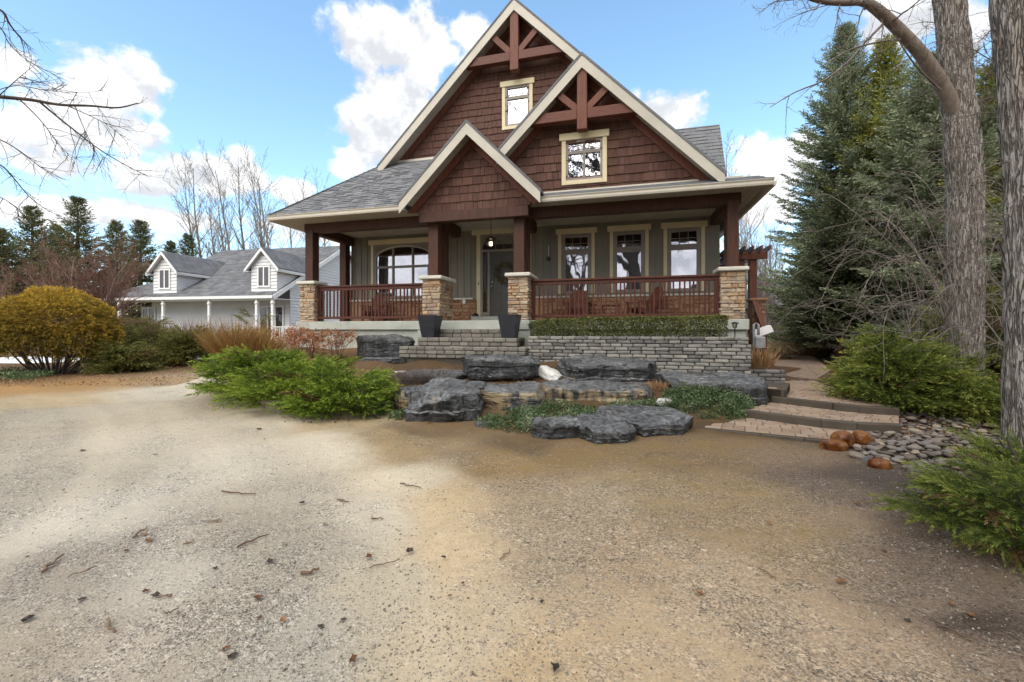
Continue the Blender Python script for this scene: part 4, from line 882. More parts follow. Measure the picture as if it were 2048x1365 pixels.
# ---- front steps of block courses
def course(parent, x0, x1, y, z0, z1, d, m, seed, wmin=.2, wmax=.34):
    r = random.Random(seed); x = x0
    while x < x1 - .01:
        w = r.uniform(wmin, wmax); w = x1 - x if x1 - x - w < .12 else w
        MB().cbox(x + .004, x + w - .004, y + r.uniform(-.008, .008), y + d, z0 + .003, z1 - .003 + r.uniform(-.004, .004), .016).build('block', m, parent); x += w
def step(x0, x1, y, yb, z0, z1, rows, seed):
    s = MB().box(x0 + .02, x1 - .02, y + .06, yb, z0 - .3, z1 - .02).build('front_step', K['joint'], HOUSE); h = (z1 - z0) / rows
    for i in range(rows): course(s, x0, x1, y - (0 if i else -.012), z0 + i * h, z0 + (i + 1) * h, .3, K['step'], seed + i)
    yy = y + .31
    while yy < yb - .1: course(s, x0, x1, yy, z1 - .1, z1, .29, K['step'], seed + int(yy * 9)); yy += .3
step(-2.42, -.32, -.62, -.30, 1.295, 1.52, 2, 31); step(-2.66, -.02, -1.16, -.30, 1.09, 1.30, 2, 34); step(-3.0, .26, -1.5, -.36, .80, 1.085, 3, 38)

# ---- pergola and stair at the right-hand side
PE = empty('side_pergola', parent=HOUSE)
for x0, y0 in ((6.08, 2.9), (6.08, 5.2), (5.75, 2.9)): MB().cbox(x0, x0 + .2, y0, y0 + .2, .5, 3.62, .01).build('pergola_post', K['timber'], PE)
MB().cbox(5.3, 6.55, 2.84, 2.90, 3.58, 3.80, .01).build('pergola_beam', K['timber_x'], PE); MB().cbox(5.3, 6.5, 5.4, 5.48, 3.58, 3.80, .01).build('pergola_beam', K['timber_x'], PE)
for i in range(6): MB().bar((5.42 + i * .22, 2.5, 3.86), (5.42 + i * .22, 5.8, 3.86), .045, .13).build('pergola_rafter', K['timber'], PE)
ps = MB().box(5.94, 6.24, 2.03, 2.33, .5, 2.3).build('pier', K['stone_b'], HOUSE); stones(ps, 'x', 5.92, 6.26, .9, 2.3, 2.02, -1, K['stone_b'], 77, .12, .3); MB().cbox(5.86, 6.32, 1.95, 2.4, 2.3, 2.38, .015).build('pier_cap', K['stone_b'], ps)
SR = empty('stair_railing', parent=HOUSE)
MB().cbox(5.86, 6.0, .98, 1.12, .4, 1.58, .01).build('newel_post', K['timber'], SR); MB().bar((5.95, 1.05, 1.56), (5.98, 2.0, 2.3), .14, .05).build('hand_rail', K['timber'], SR)
for i in range(6): MB().bar((5.95, 1.2 + i * .14, .8), (5.95, 1.2 + i * .14, 1.62 + i * .11), .035, .035, (0, 1, 0)).build('baluster', K['timber'], SR)

# ------------------------------------------------------------------ retaining wall of tumbled blocks, planter
def block_meshes(m, n=6, L=.29, H=.078, D=.2, ch=.017):
    out = []; r = random.Random(17)
    for i in range(n):
        mb = MB().cbox(-L / 2, L / 2, 0, D, 0, H, ch * r.uniform(.8, 1.3)); mb.v = [(p[0] + r.uniform(-.006, .006), p[1] + r.uniform(-.007, .007), p[2] + r.uniform(-.003, .003)) for p in mb.v]
        out.append(mb.mesh('block', m))
    return out
BM = block_meshes(K['brick'])
def block_wall(root, u0, u1, v, z0, rows, seed, H=.08):
    r = random.Random(seed)
    for k in range(rows):
        x = u0 - (.15 if k % 2 else 0)
        while x < u1 - .05:
            w = r.choice((.24, .29, .29, .29)); a, c = max(x, u0), min(x + w, u1); w2 = c - a; x += w
            if w2 < .05: continue
            o = link('block', r.choice(BM), None, root); o.location = ((a + c) / 2, v + r.uniform(-.008, .008), z0 + k * H); o.scale = ((w2 - .013) / .29, 1, r.uniform(.93, .95)); o.rotation_euler = (0, 0, r.uniform(-.01, .01))
RW = thing('retaining_wall', 'grey tumbled-block retaining wall below the clipped hedge', 'wall', (OX, OY, 0), -A)
MB().box(.3, 5.04, -1.14, -.9, .3, 1.33).box(.3, .42, -1.1, -.06, .3, 1.32).box(4.92, 5.04, -1.1, -.06, .3, 1.32).build('wall_core', K['joint'], RW)
block_wall(RW, .26, 5.08, -1.2, .47, 11, 5)
PW = thing('planter_wall', 'low dark block planter beside the walkway at the house corner', 'planter', (OX, OY, 0), -A)
MB().box(5.12, 5.80, -.68, .4, .2, .60).build('wall_core', K['joint'], PW); block_wall(PW, 5.09, 5.86, -.74, .31, 4, 9)
for o in PW.children:
    if o.name.startswith('block'): o.data = BM[0]
block_side = block_meshes(K['step'], 3)

# ------------------------------------------------------------------ stepped paver walk
def inside(p, poly):
    c = False
    for i in range(len(poly)):
        a, b_ = poly[i], poly[i - 1]
        if (a[1] > p[1]) != (b_[1] > p[1]) and p[0] < (b_[0] - a[0]) * (p[1] - a[1]) / (b_[1] - a[1]) + a[0]: c = not c
    return c
PATH = tag(empty('path'), kind='structure')
pav_n = [0]; pav_rest = MB()
def pavers(poly, z, ang, seed, row=.155):
    r = random.Random(seed); ca, sa = math.cos(ang), math.sin(ang)
    loc = [(p[0] * ca + p[1] * sa, -p[0] * sa + p[1] * ca) for p in poly]; x0 = min(p[0] for p in loc); x1 = max(p[0] for p in loc); y0 = min(p[1] for p in loc); y1 = max(p[1] for p in loc)
    sg = sum((loc[(i + 1) % len(loc)][0] - loc[i][0]) * (loc[(i + 1) % len(loc)][1] + loc[i][1]) for i in range(len(loc)))
    if sg > 0: loc = loc[::-1]
    y = y0
    while y < y1:
        h = row * r.choice((.8, 1, 1, 1.3)); x = x0 - r.uniform(0, .2)
        while x < x1:
            w = r.choice((.155, .155, .23, .31)); g = .004; p = [(x + g, y + g), (x + w - g, y + g), (x + w - g, y + h - g), (x + g, y + h - g)]; x += w
            for i in range(len(loc)):
                a, b_ = loc[i], loc[(i + 1) % len(loc)]; nx, ny = b_[1] - a[1], -(b_[0] - a[0]); p = clip(p, nx, ny, nx * a[0] + ny * a[1])
                if len(p) < 3: break
            if len(p) < 3 or area(p) < .002: continue
            zz = z + r.uniform(-.003, .004); cx = sum(q[0] for q in p) / len(p); cy = sum(q[1] for q in p) / len(p); k = len(p)
            tilt = (r.uniform(-.015, .015), r.uniform(-.015, .015))
            f = lambda q, s, dz: ((cx + (q[0] - cx) * s) * ca - (cy + (q[1] - cy) * s) * sa, (cx + (q[0] - cx) * s) * sa + (cy + (q[1] - cy) * s) * ca, zz + dz + (q[0] - cx) * tilt[0] + (q[1] - cy) * tilt[1])
            vs = [f(q, 1, -.03) for q in p] + [f(q, 1, -.007) for q in p] + [f(q, .93, 0) for q in p]
            fs = [(i, (i + 1) % k, (i + 1) % k + k, i + k) for i in range(k)] + [(i + k, (i + 1) % k + k, (i + 1) % k + 2 * k, i + 2 * k) for i in range(k)] + [tuple(range(2 * k, 3 * k))]
            if pav_n[0] < 300: MB().add(vs, fs).build('paver', K['paver'], PATH); pav_n[0] += 1
            else: pav_rest.add(vs, fs)
        y += h
def edging(pts, z0, z1, seed, depth=.14, L=1.0):
    r = random.Random(seed); P = [Vector((*p, 0)) for p in pts]
    for a, b_ in zip(P, P[1:]):
        d = b_ - a; n = max(1, round(d.length / L)); an = math.atan2(d.y, d.x)
        for i in range(n):
            c = a.lerp(b_, (i + .5) / n); o = MB().cbox(-d.length / n / 2 + .003, d.length / n / 2 - .003, 0, depth, z0, z1 + r.uniform(-.003, .003), .012).build('edge_block', K['paver_edge'], PATH)
            o.location = (c.x, c.y, 0); o.rotation_euler = (0, 0, an)
ZP = (.035, .15, .265)
E0 = [(2.80, 6.46), (3.5, 6.06), (4.42, 5.58)]; RA = [(3.86, 7.22), (4.62, 6.42), (5.0, 6.22), (5.55, 6.1)]; RB = [(4.80, 7.98), (5.40, 7.24), (5.62, 6.96), (6.1, 6.75)]
def base(poly, z): MB().slab(poly, z - .25, z - .006).build('path_base', K['joint'], PATH)
an0 = math.atan2(-.84, 1.58); anA = math.atan2(-.9, .95)
l1 = [(2.86, 6.50), (4.40, 5.68), (5.15, 6.25), (4.64, 6.46), (3.88, 7.26)]; l2 = [(3.95, 7.28), (4.66, 6.52), (5.02, 6.34), (5.6, 6.22), (6.1, 6.78), (5.65, 7.02), (5.42, 7.30), (4.84, 8.02)]
l3a = [(4.88, 8.06), (5.46, 7.36), (5.68, 7.08), (6.15, 6.9), (6.5, 8.2), (5.75, 9.25), (5.05, 8.7)]; l3b = [(5.75, 9.25), (6.5, 8.2), (7.3, 10.4), (6.9, 11.2)]; l3c = [(6.9, 11.2), (7.3, 10.4), (8.9, 12.0), (11.6, 16.5), (13.6, 21), (12.4, 21.5), (10.3, 17.4), (8.3, 13.6)]
for l, z in ((l1, ZP[0]), (l2, ZP[1]), (l3a, ZP[2]), (l3b, ZP[2] + .01)): base(l, z)
def conv(l, z, an, s):
    pavers(l, z, an, s)
conv([(2.86, 6.50), (4.40, 5.68), (4.64, 6.46), (3.88, 7.26)], ZP[0], an0, 1); conv([(4.40, 5.68), (5.15, 6.25), (4.64, 6.46)], ZP[0], an0, 2)
conv([(3.97, 7.30), (4.68, 6.54), (5.42, 7.30), (4.84, 8.02)], ZP[1], anA, 3); conv([(4.68, 6.54), (5.02, 6.36), (5.65, 7.02), (5.42, 7.30)], ZP[1], anA, 4); conv([(5.02, 6.36), (5.6, 6.22), (6.1, 6.78), (5.65, 7.02)], ZP[1], anA, 5)
conv([(4.92, 8.08), (5.48, 7.38), (6.2, 8.62), (5.75, 9.25), (5.05, 8.7)], ZP[2], anA, 6); conv([(5.48, 7.38), (5.7, 7.10), (6.15, 6.95), (6.5, 8.2), (6.2, 8.62)], ZP[2], anA, 7); conv(l3b, ZP[2] + .012, anA, 8)
def slope_walk():                                         # the far part of the walk climbs gently
    mb = MB(); z = [ZP[2], ZP[2], .38, .45, .5, .5, .45, .38]; k = len(l3c)
    mb.add([(p[0], p[1], zz) for p, zz in zip(l3c, z)] + [(p[0], p[1], zz - .2) for p, zz in zip(l3c, z)], [(0, 1, 2, 7), (7, 2, 3, 6), (6, 3, 4, 5)] + [(i, (i + 1) % k, (i + 1) % k + k, i + k) for i in range(k)])
    mb.build('path_surface', K['paver'], PATH)
slope_walk()
if pav_rest.n: tag(pav_rest.build('pavers', K['paver'], PATH), kind='stuff')
edging(E0, -.06, .03, 1, .05, .6); edging(RA, -.02, ZP[1], 2); edging(RB, .12, ZP[2], 3)
lc = [(4.55, 8.25), (5.02, 7.86), (5.72, 8.85), (5.2, 9.35)]; base(lc, .40); pavers([(4.64, 8.25), (5.04, 7.96), (5.64, 8.8), (5.2, 9.25)], .402, anA, 12); edging([lc[0], lc[1]], .2, .402, 4, .1); edging([lc[1], lc[2]], .2, .402, 5, .1)

# ------------------------------------------------------------------ boulders
def rock_mesh(w, d, h, seed, p=5.0, rough=.10, cuts=9, n=30, strata=.6):
    r = random.Random(seed); g = np.linspace(-1, 1, n); faces = []; vid = {}; vs = []
    def add(pt):
        k = tuple(np.round(pt, 5))
        if k not in vid: vid[k] = len(vs); vs.append(pt)
        return vid[k]
    for ax in range(3):
        for sg in (-1, 1):
            for i in range(n - 1):
                for j in range(n - 1):
                    q = []
                    for a, b_ in ((i, j), (i + 1, j), (i + 1, j + 1), (i, j + 1)):
                        c = [0, 0, 0]; c[ax] = sg; c[(ax + 1) % 3] = g[a]; c[(ax + 2) % 3] = g[b_]; q.append(add(np.array(c, float)))
                    faces.append(tuple(q if sg > 0 else q[::-1]))
    V = np.array(vs); nr = (np.abs(V) ** p).sum(1) ** (1 / p); V = V / nr[:, None]
    V = V * np.array((w / 2, d / 2, h / 2)); m = min(w, d, h * 2)
    slab = p >= 4.5
    for i in range(cuts):                                  # planar fracture faces, mostly upright on bedded slabs
        az = r.uniform(0, 6.28); el = (r.uniform(-.22, .10) if i < cuts - 2 else r.uniform(.5, 1.0)) if slab else r.uniform(-.25, .9)
        nv = np.array((math.cos(az) * math.cos(el), math.sin(az) * math.cos(el), math.sin(el)))
        sup = (V @ nv).max(); c = sup * r.uniform(.76 if slab and i < cuts - 2 else .84, .95); ex = V @ nv - c; V = V - np.where(ex > 0, ex, 0)[:, None] * nv * .95
    off = Vector((r.uniform(0, 99), r.uniform(0, 99), r.uniform(0, 99))); out = []; nl = r.choice((2, 3, 3, 4)); lsc = [r.uniform(-.055, .045) for _ in range(8)]
    for q in V:
        a = Vector(q); b_ = (a / (m * .55)) + off
        d1 = mnoise.noise_vector(b_ * 1.0) * rough * m * .5; d2 = mnoise.noise_vector(b_ * 2.9) * rough * m * .30; d3 = mnoise.noise_vector(b_ * 8) * rough * m * .15
        rad = Vector((a.x, a.y, 0)); rad = rad.normalized() if rad.length > 1e-5 else rad
        if slab:
            lay = lsc[int(max(0, min(7, (a.z / h + .5 + .10 * mnoise.noise(b_ * .9)) * nl)))] * m * (.6 + .8 * abs(mnoise.noise(b_ * .7)))
            cel = (mnoise.cell(Vector((b_.x * 1.5, b_.y * 1.5, b_.z * .4)) + mnoise.noise_vector(b_ * 1.5) * .5) * .30 + mnoise.cell(b_ * 3.6 + mnoise.noise_vector(b_ * 3) * .5) * .14) * rough * m
            v = a + Vector((d1.x, d1.y, d1.z * .45)) + d2 * .7 + d3 + rad * (lay + cel)
            if a.z > h * .3: v.z += (math.floor(mnoise.noise(Vector((b_.x * .8, b_.y * .8, 7))) * 3) * .045 + mnoise.noise(Vector((b_.x * 3, b_.y * 3, 3))) * .05) * h
        else: v = a + d1 + d2 + d3
        v.z += h / 2; out.append((v.x, v.y, max(v.z, -.08 * h)))
    Q = np.array(out); lo_, hi_ = Q.min(0), Q.max(0); Q[:, 0] = ((Q[:, 0] - lo_[0]) / (hi_[0] - lo_[0]) - .5) * w; Q[:, 1] = ((Q[:, 1] - lo_[1]) / (hi_[1] - lo_[1]) - .5) * d; Q[:, 2] = Q[:, 2] * h / hi_[2]; out = [tuple(q) for q in Q]
    me = bpy.data.meshes.new('rock'); me.from_pydata(out, [], faces); me.update()
    try: me.set_sharp_from_angle(angle=math.radians(24)); me.polygons.foreach_set('use_smooth', [True] * len(me.polygons))
    except Exception: pass
    return me
def rock(label, pl, pr, pb, z0, h, d, yaw, m, seed, tilt=0, name='boulder', roll=0, **kw):
    Y = (CH - z0) * F / (pb - HY); x0 = (pl - 1024) / F * Y; x1 = (pr - 1024) / F * Y
    me = rock_mesh((x1 - x0) * 1.0, d, h, seed, **kw); me.materials.append(K[m]); o = link(name, me); yw = math.radians(yaw)
    o.location = ((x0 + x1) / 2 - math.sin(yw) * 0, Y + d / 2 * .95, z0 - .05); o.rotation_euler = (math.radians(tilt), math.radians(roll), yw); tag(o, label, 'boulder' if name == 'boulder' else 'stone'); return o
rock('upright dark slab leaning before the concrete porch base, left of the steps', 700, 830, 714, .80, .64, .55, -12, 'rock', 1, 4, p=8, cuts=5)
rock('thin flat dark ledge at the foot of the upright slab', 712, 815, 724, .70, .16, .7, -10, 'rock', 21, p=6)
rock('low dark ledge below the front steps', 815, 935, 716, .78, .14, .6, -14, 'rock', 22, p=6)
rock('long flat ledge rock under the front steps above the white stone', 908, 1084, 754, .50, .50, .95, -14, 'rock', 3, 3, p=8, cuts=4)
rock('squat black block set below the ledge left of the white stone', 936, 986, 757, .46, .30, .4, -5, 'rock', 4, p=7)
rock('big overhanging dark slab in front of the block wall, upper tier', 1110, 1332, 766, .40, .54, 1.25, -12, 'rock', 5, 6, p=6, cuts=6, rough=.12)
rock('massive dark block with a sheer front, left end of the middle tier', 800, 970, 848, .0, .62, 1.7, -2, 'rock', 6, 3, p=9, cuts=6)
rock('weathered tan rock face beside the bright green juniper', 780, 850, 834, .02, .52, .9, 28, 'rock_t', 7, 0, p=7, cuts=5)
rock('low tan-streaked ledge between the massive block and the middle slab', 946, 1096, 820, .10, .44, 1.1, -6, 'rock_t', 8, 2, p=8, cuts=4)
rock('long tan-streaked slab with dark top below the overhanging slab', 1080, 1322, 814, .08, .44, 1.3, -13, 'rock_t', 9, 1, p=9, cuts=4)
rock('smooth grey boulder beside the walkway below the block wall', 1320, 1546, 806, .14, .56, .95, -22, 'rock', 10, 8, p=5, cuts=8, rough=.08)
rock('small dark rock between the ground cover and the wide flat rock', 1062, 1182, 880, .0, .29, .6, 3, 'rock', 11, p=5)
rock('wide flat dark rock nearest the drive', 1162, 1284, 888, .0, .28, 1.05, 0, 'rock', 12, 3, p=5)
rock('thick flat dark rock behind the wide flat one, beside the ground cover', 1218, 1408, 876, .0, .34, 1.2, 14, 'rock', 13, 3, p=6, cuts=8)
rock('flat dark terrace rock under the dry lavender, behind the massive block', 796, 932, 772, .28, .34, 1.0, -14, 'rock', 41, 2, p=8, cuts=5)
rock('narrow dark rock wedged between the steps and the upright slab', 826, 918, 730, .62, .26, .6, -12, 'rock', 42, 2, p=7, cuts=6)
rock('small half-buried grey rock in the ground cover', 950, 998, 857, .0, .14, .3, 15, 'rock_g', 14, p=4)
rock('bright white stone between the upper ledge rocks', 1072, 1124, 757, .46, .26, .5, -30, 'rock_w', 15, 0, name='white_stone', p=3, roll=22)
rock('dark cobble at the left of the white stone', 1062, 1090, 752, .50, .22, .35, 0, 'rock_g', 16, name='cobble', p=3)
rock('small white stone at the top of the ground cover by the grey boulder', 1315, 1350, 808, .22, .13, .2, 10, 'rock_w', 17, name='white_stone', p=3)
rock('small white stone just behind the flat dark rocks', 1258, 1292, 820, .18, .10, .16, 0, 'rock_w', 18, name='white_stone', p=3)
rock('thin flat stone at the edge of the ground cover near the paver walk', 1415, 1466, 852, .02, .06, .2, -10, 'rock_g', 19, name='flat_stone', p=4)
rock('pale flat stone on the ledge beside the bright juniper', 788, 812, 744, .50, .07, .15, 0, 'rock_w', 20, name='white_stone', p=3)
rock('rounded rust-orange stone at the corner of the paver walk', 1656, 1706, 902, .0, .16, .24, 10, 'rock_o', 30, name='orange_stone', p=2.6, rough=.05, cuts=3)
rock('pointed rust-orange stone leaning behind the rounded one', 1684, 1722, 894, .02, .24, .22, 10, 'rock_o', 31, name='orange_stone', p=2.6, rough=.06, cuts=3, roll=-20)
rock('brown split stone standing beside the orange stones', 1712, 1748, 891, .02, .22, .2, 10, 'rock_o', 35, name='orange_stone', p=3, rough=.06, cuts=4, roll=24)
rock('rounded tan stone at the front edge of the pebble bed', 1754, 1794, 940, .0, .15, .19, 0, 'rock_o', 32, name='tan_stone', p=2.4, rough=.04, cuts=2)
rock('smooth pale blue-grey stone beside the rounded tan one', 1735, 1762, 926, .0, .09, .14, 0, 'rock_w', 33, name='pale_stone', p=2.2, rough=.03, cuts=1)
rock('pinkish cobble under the tip of the near juniper', 1842, 1884, 956, .0, .16, .22, 0, 'pebble', 34, name='pink_cobble', p=2.5, rough=.04, cuts=2)
bpy.data.objects['pale_stone'].data.materials[0] = K['rock_g']

# pebble bed
def pebble_bed():
    bed = tag(empty('pebble_bed'), kind='structure'); r = random.Random(3); rng = np.random.default_rng(3)
    ms = []
    for i in range(7):
        me = rock_mesh(1, .78, .5, 200 + i, p=2.3, rough=.05, cuts=1, n=5); me.name = 'pebble'; me.materials.append(K['pebble']); ms.append(me)
    poly = [gp(*q) for q in ((1700, 915), (1735, 862), (1790, 842), (1870, 842), (2010, 868), (2060, 900), (2050, 985), (1960, 985), (1900, 968), (1860, 962), (1800, 935), (1740, 918))]
    xs = [p[0] for p in poly]; ys = [p[1] for p in poly]; done = []; cand = []
    big = MB()
    for _ in range(9000):
        x, y = r.uniform(min(xs), max(xs)), r.uniform(min(ys), max(ys))
        if not inside((x, y), poly): continue
        s = r.choice((.05, .07, .08, .1, .12, .15)) * r.uniform(.8, 1.15)
        if all((x - a) ** 2 + (y - b_) ** 2 > (.40 * (s + c)) ** 2 for a, b_, c in done): done.append((x, y, s))
    done.sort(key=lambda t: -t[2] / t[1]); z = hgt_arr([d[0] for d in done], [d[1] for d in done])
    for k, ((x, y, s), zz) in enumerate(zip(done, z)):
        me = r.choice(ms); an = r.uniform(0, 6.28); tl = r.uniform(-.25, .25)
        if k < 300:
            o = link('pebble', me, None, bed); o.location = (x, y, zz - .005 + r.uniform(0, .02)); o.rotation_euler = (tl, r.uniform(-.25, .25), an); o.scale = (s, s, s * r.uniform(.7, 1))
        else:
            M4 = Matrix.Translation((x, y, zz)) @ Matrix.Rotation(an, 4, 'Z') @ Matrix.Diagonal((s, s, s, 1)); big.add([M4 @ v.co for v in me.vertices], [tuple(p.vertices) for p in me.polygons])
    if big.n: tag(big.build('pebbles', K['pebble'], bed, True), kind='stuff')
    for me in ms: me.polygons.foreach_set('use_smooth', [True] * len(me.polygons))
pebble_bed()

# ------------------------------------------------------------------ porch things
def local(o): o.parent = None; return o
def H(u, v, z): return (*uv(u, v), z)
def planter(u, v, label):
    t = thing('planter_pot', label, 'planter', H(u, v, 1.30), -A, 'pots on the front steps')
    me = MB(); a, c, h = .165, .245, .575
    for (r0, z0, r1, z1) in ((a, 0, c, h),):
        me.add([(-r0, -r0, z0), (r0, -r0, z0), (r0, r0, z0), (-r0, r0, z0), (-r1, -r1, z1), (r1, -r1, z1), (r1, r1, z1), (-r1, r1, z1), (-r1 + .025, -r1 + .025, z1), (r1 - .025, -r1 + .025, z1), (r1 - .025, r1 - .025, z1), (-r1 + .025, r1 - .025, z1), (-r1 + .03, -r1 + .03, z1 - .08), (r1 - .03, -r1 + .03, z1 - .08), (r1 - .03, r1 - .03, z1 - .08), (-r1 + .03, r1 - .03, z1 - .08)],
               [(0, 1, 5, 4), (1, 2, 6, 5), (2, 3, 7, 6), (3, 0, 4, 7), (3, 2, 1, 0), (4, 5, 9, 8), (5, 6, 10, 9), (6, 7, 11, 10), (7, 4, 8, 11), (8, 9, 13, 12), (9, 10, 14, 13), (10, 11, 15, 14), (11, 8, 12, 15)])
    me.build('pot_body', K['pot'], t); MB().box(-.21, .21, -.21, .21, .48, .495).build('soil', K['joint'], t)
planter(-2.42, -.90, 'tall square charcoal pot on the left of the front steps'); planter(-.27, -.90, 'tall square charcoal pot on the right of the front steps')
def lantern():
    t = thing('hanging_lantern', 'bronze caged lantern hanging by a rod before the front door', 'lantern', H(-1.33, .9, 3.95), -A)
    MB().tube([(0, 0, .85), (0, 0, .30)], .009, 6).build('rod', K['metal_b'], t); MB().lathe([(.06, .845), (.06, .85)], n=12).build('canopy', K['metal_b'], t)
    MB().lathe([(.17, .215), (.165, .225), (.07, .29), (.03, .31)], n=16).build('roof', K['metal_b'], t)
    for i in range(8):
        a = i * math.pi / 4; MB().bar((.098 * math.cos(a), .098 * math.sin(a), .0), (.098 * math.cos(a), .098 * math.sin(a), .215), .011, .011, (1, 0, 0)).build('cage_bar', K['metal_b'], t)
    for z in (.0, .07, .14): MB().lathe([(.102, z), (.106, z + .006), (.102, z + .012)], n=20).build('cage_ring', K['metal_b'], t)
    MB().lathe([(.02, .03), (.05, .05), (.055, .1), (.03, .16)], n=12).build('bulb', K['lampglow'], t, True)
lantern()
def wreath():
    t = thing('door_wreath', 'dried leaf wreath hung on the dark front door', 'wreath', H(-1.30, WV - .06, 3.36), -A); rng = np.random.default_rng(8); n = 900
    a = rng.uniform(0, 6.28, n); r_ = .27 + rng.normal(0, .035, n); P = np.stack([r_ * np.cos(a), rng.normal(0, .02, n) - .02, r_ * np.sin(a)], 1)
    D_ = np.stack([-np.sin(a) + rng.normal(0, .6, n), rng.normal(-.2, .5, n), np.cos(a) + rng.normal(0, .6, n)], 1); V, v = blades(P, D_, rng.uniform(.05, .11, n), .022, rng)
    link('leaves', poly_mesh('leaves', V, 4, K['wreath'], v), None, t); MB().tube([(.24 * math.cos(q), 0, .24 * math.sin(q)) for q in np.linspace(0, 6.2832, 25)], .02, 6).build('ring', K['bark_s'], t)
wreath()
def adirondack(u, v, rz, label):
    t = thing('adirondack_chair', label, 'chair', H(u, v, FL), -A + rz, 'wooden porch chairs'); m = K['timber']
    for s in (-1, 1):
        MB().bar((s * .27, -.38, .0), (s * .27, -.38, .52), .09, .025, (0, 1, 0)).build('leg', m, t); MB().bar((s * .24, -.38, .34), (s * .24, .42, .05), .025, .12).build('side_rail', m, t)
        MB().cbox(s * .33 - .065, s * .33 + .065, -.44, .34, .52, .545, .008).build('armrest', m, t); MB().bar((s * .27, .3, .1), (s * .27, .3, .52), .07, .025, (0, 1, 0)).build('leg', m, t)
    for i in range(6):
        f = i / 5; MB().bar((-.26, -.36 + f * .52, .385 - f * .17), (.26, -.36 + f * .52, .385 - f * .17), .085, .02).build('seat_slat', m, t)
    for i in range(7):
        a = (i - 3) / 3; top = .98 - .16 * a * a; MB().bar((a * .16, .18, .2), (a * .24, .44, top), .072, .02, (0, -1, .3)).build('back_slat', m, t)
    MB().bar((-.27, .30, .60), (.27, .30, .60), .025, .07).build('back_brace', m, t)
adirondack(1.15, 1.5, 0, 'reddish wooden porch chair facing out behind the right railing'); adirondack(3.05, 1.45, math.radians(-55), 'reddish wooden porch chair turned sideways behind the right railing'); adirondack(-5.5, 1.4, math.radians(12), 'wooden porch chair behind the left railing')
def sidetable(u, v):
    t = thing('side_table', 'small slatted wooden table between the two porch chairs', 'table', H(u, v, FL), -A)
    for i in range(5): MB().cbox(-.28, .28, -.25 + i * .1, -.16 + i * .1, .43, .45, .004).build('top_slat', K['timber_x'], t)
    for s in (-1, 1):
        for q in (-1, 1): MB().box(s * .24 - .025, s * .24 + .025, q * .2 - .025, q * .2 + .025, 0, .43).build('leg', K['timber'], t)
sidetable(2.1, 1.45)
def path_light(u, v, z, label):
    t = thing('solar_path_light', label, 'light', H(u, v, z), -A); MB().tube([(0, 0, -.05), (0, 0, .2)], .012, 6).build('stake', K['metal_b'], t)
    MB().lathe([(.03, .2), (.042, .21), (.05, .29), (.03, .295)], n=8).build('lens', K['chrome'], t); MB().lathe([(.085, .29), (.08, .305), (.03, .335)], n=12).build('cap', K['metal_b'], t)
    for i in range(4): a = i * math.pi / 2 + .4; MB().bar((.045 * math.cos(a), .045 * math.sin(a), .2), (.06 * math.cos(a), .06 * math.sin(a), .295), .008, .008, (1, 0, 0)).build('cage_bar', K['metal_b'], t)
path_light(4.86, -.75, 1.34, 'black solar light at the right end of the block wall'); path_light(.22, -.7, 1.33, 'black solar light at the left end of the hedge')
def misc():
    t = thing('wall_hook', 'black round bracket with a pale rod on the wall right of the door', 'bracket', H(.16, WV - .05, 3.75), -A)
    MB().tube([(.06 * math.cos(a), 0, .06 * math.sin(a)) for a in np.linspace(0, 6.2832, 17)], .014, 6).build('ring', K['metal_b'], t); MB().tube([(0, 0, .08), (0, 0, .42)], .012, 6).build('rod', K['plastic_w'], t); MB().box(-.03, .03, .0, .05, -.03, .03).build('mount', K['metal_b'], t)
    t = thing('gas_meter', 'grey gas meter with bent pipes at the right corner of the house', 'meter', H(5.5, .25, .62), -A)
    MB().tube([(0, 0, 0), (0, 0, .85), (.0, .0, 1.0), (.06, 0, 1.06), (.1, 0, 1.0), (.1, 0, .75)], .03, 8).build('pipe', K['meter'], t, True); MB().cbox(.02, .24, -.1, .1, .42, .72, .03).build('meter_body', K['meter'], t)
    t = thing('utility_box', 'white tilted utility box beside the stair post at the house corner', 'box', H(5.82, .62, 1.36), -A); o = MB().cbox(-.2, .2, -.1, .1, 0, .2, .015).build('box_body', K['plastic_w'], t); o.rotation_euler = (0, math.radians(-22), 0); o = MB().cbox(-.21, .21, -.115, -.1, .02, .19, .004).build('lid', K['white_paint'], t); o.rotation_euler = (0, math.radians(-22), 0)
    MB().box(.0, .05, 0, .05, -.7, .05).build('stand', K['timber'], t)
    t = thing('door_ornament', 'small round black ornament on the porch beside the door', 'ornament', H(-2.2, 1.98, 1.75), -A)
    MB().lathe([(.1, 0), (.12, .02), (.05, .05), (.05, .09)], n=12).build('foot', K['metal_b'], t, True); MB().lathe([(.03, .08), (.09, .11), (.12, .18), (.09, .26), (.03, .29)], n=16).build('ball', K['metal_b'], t, True)
misc()

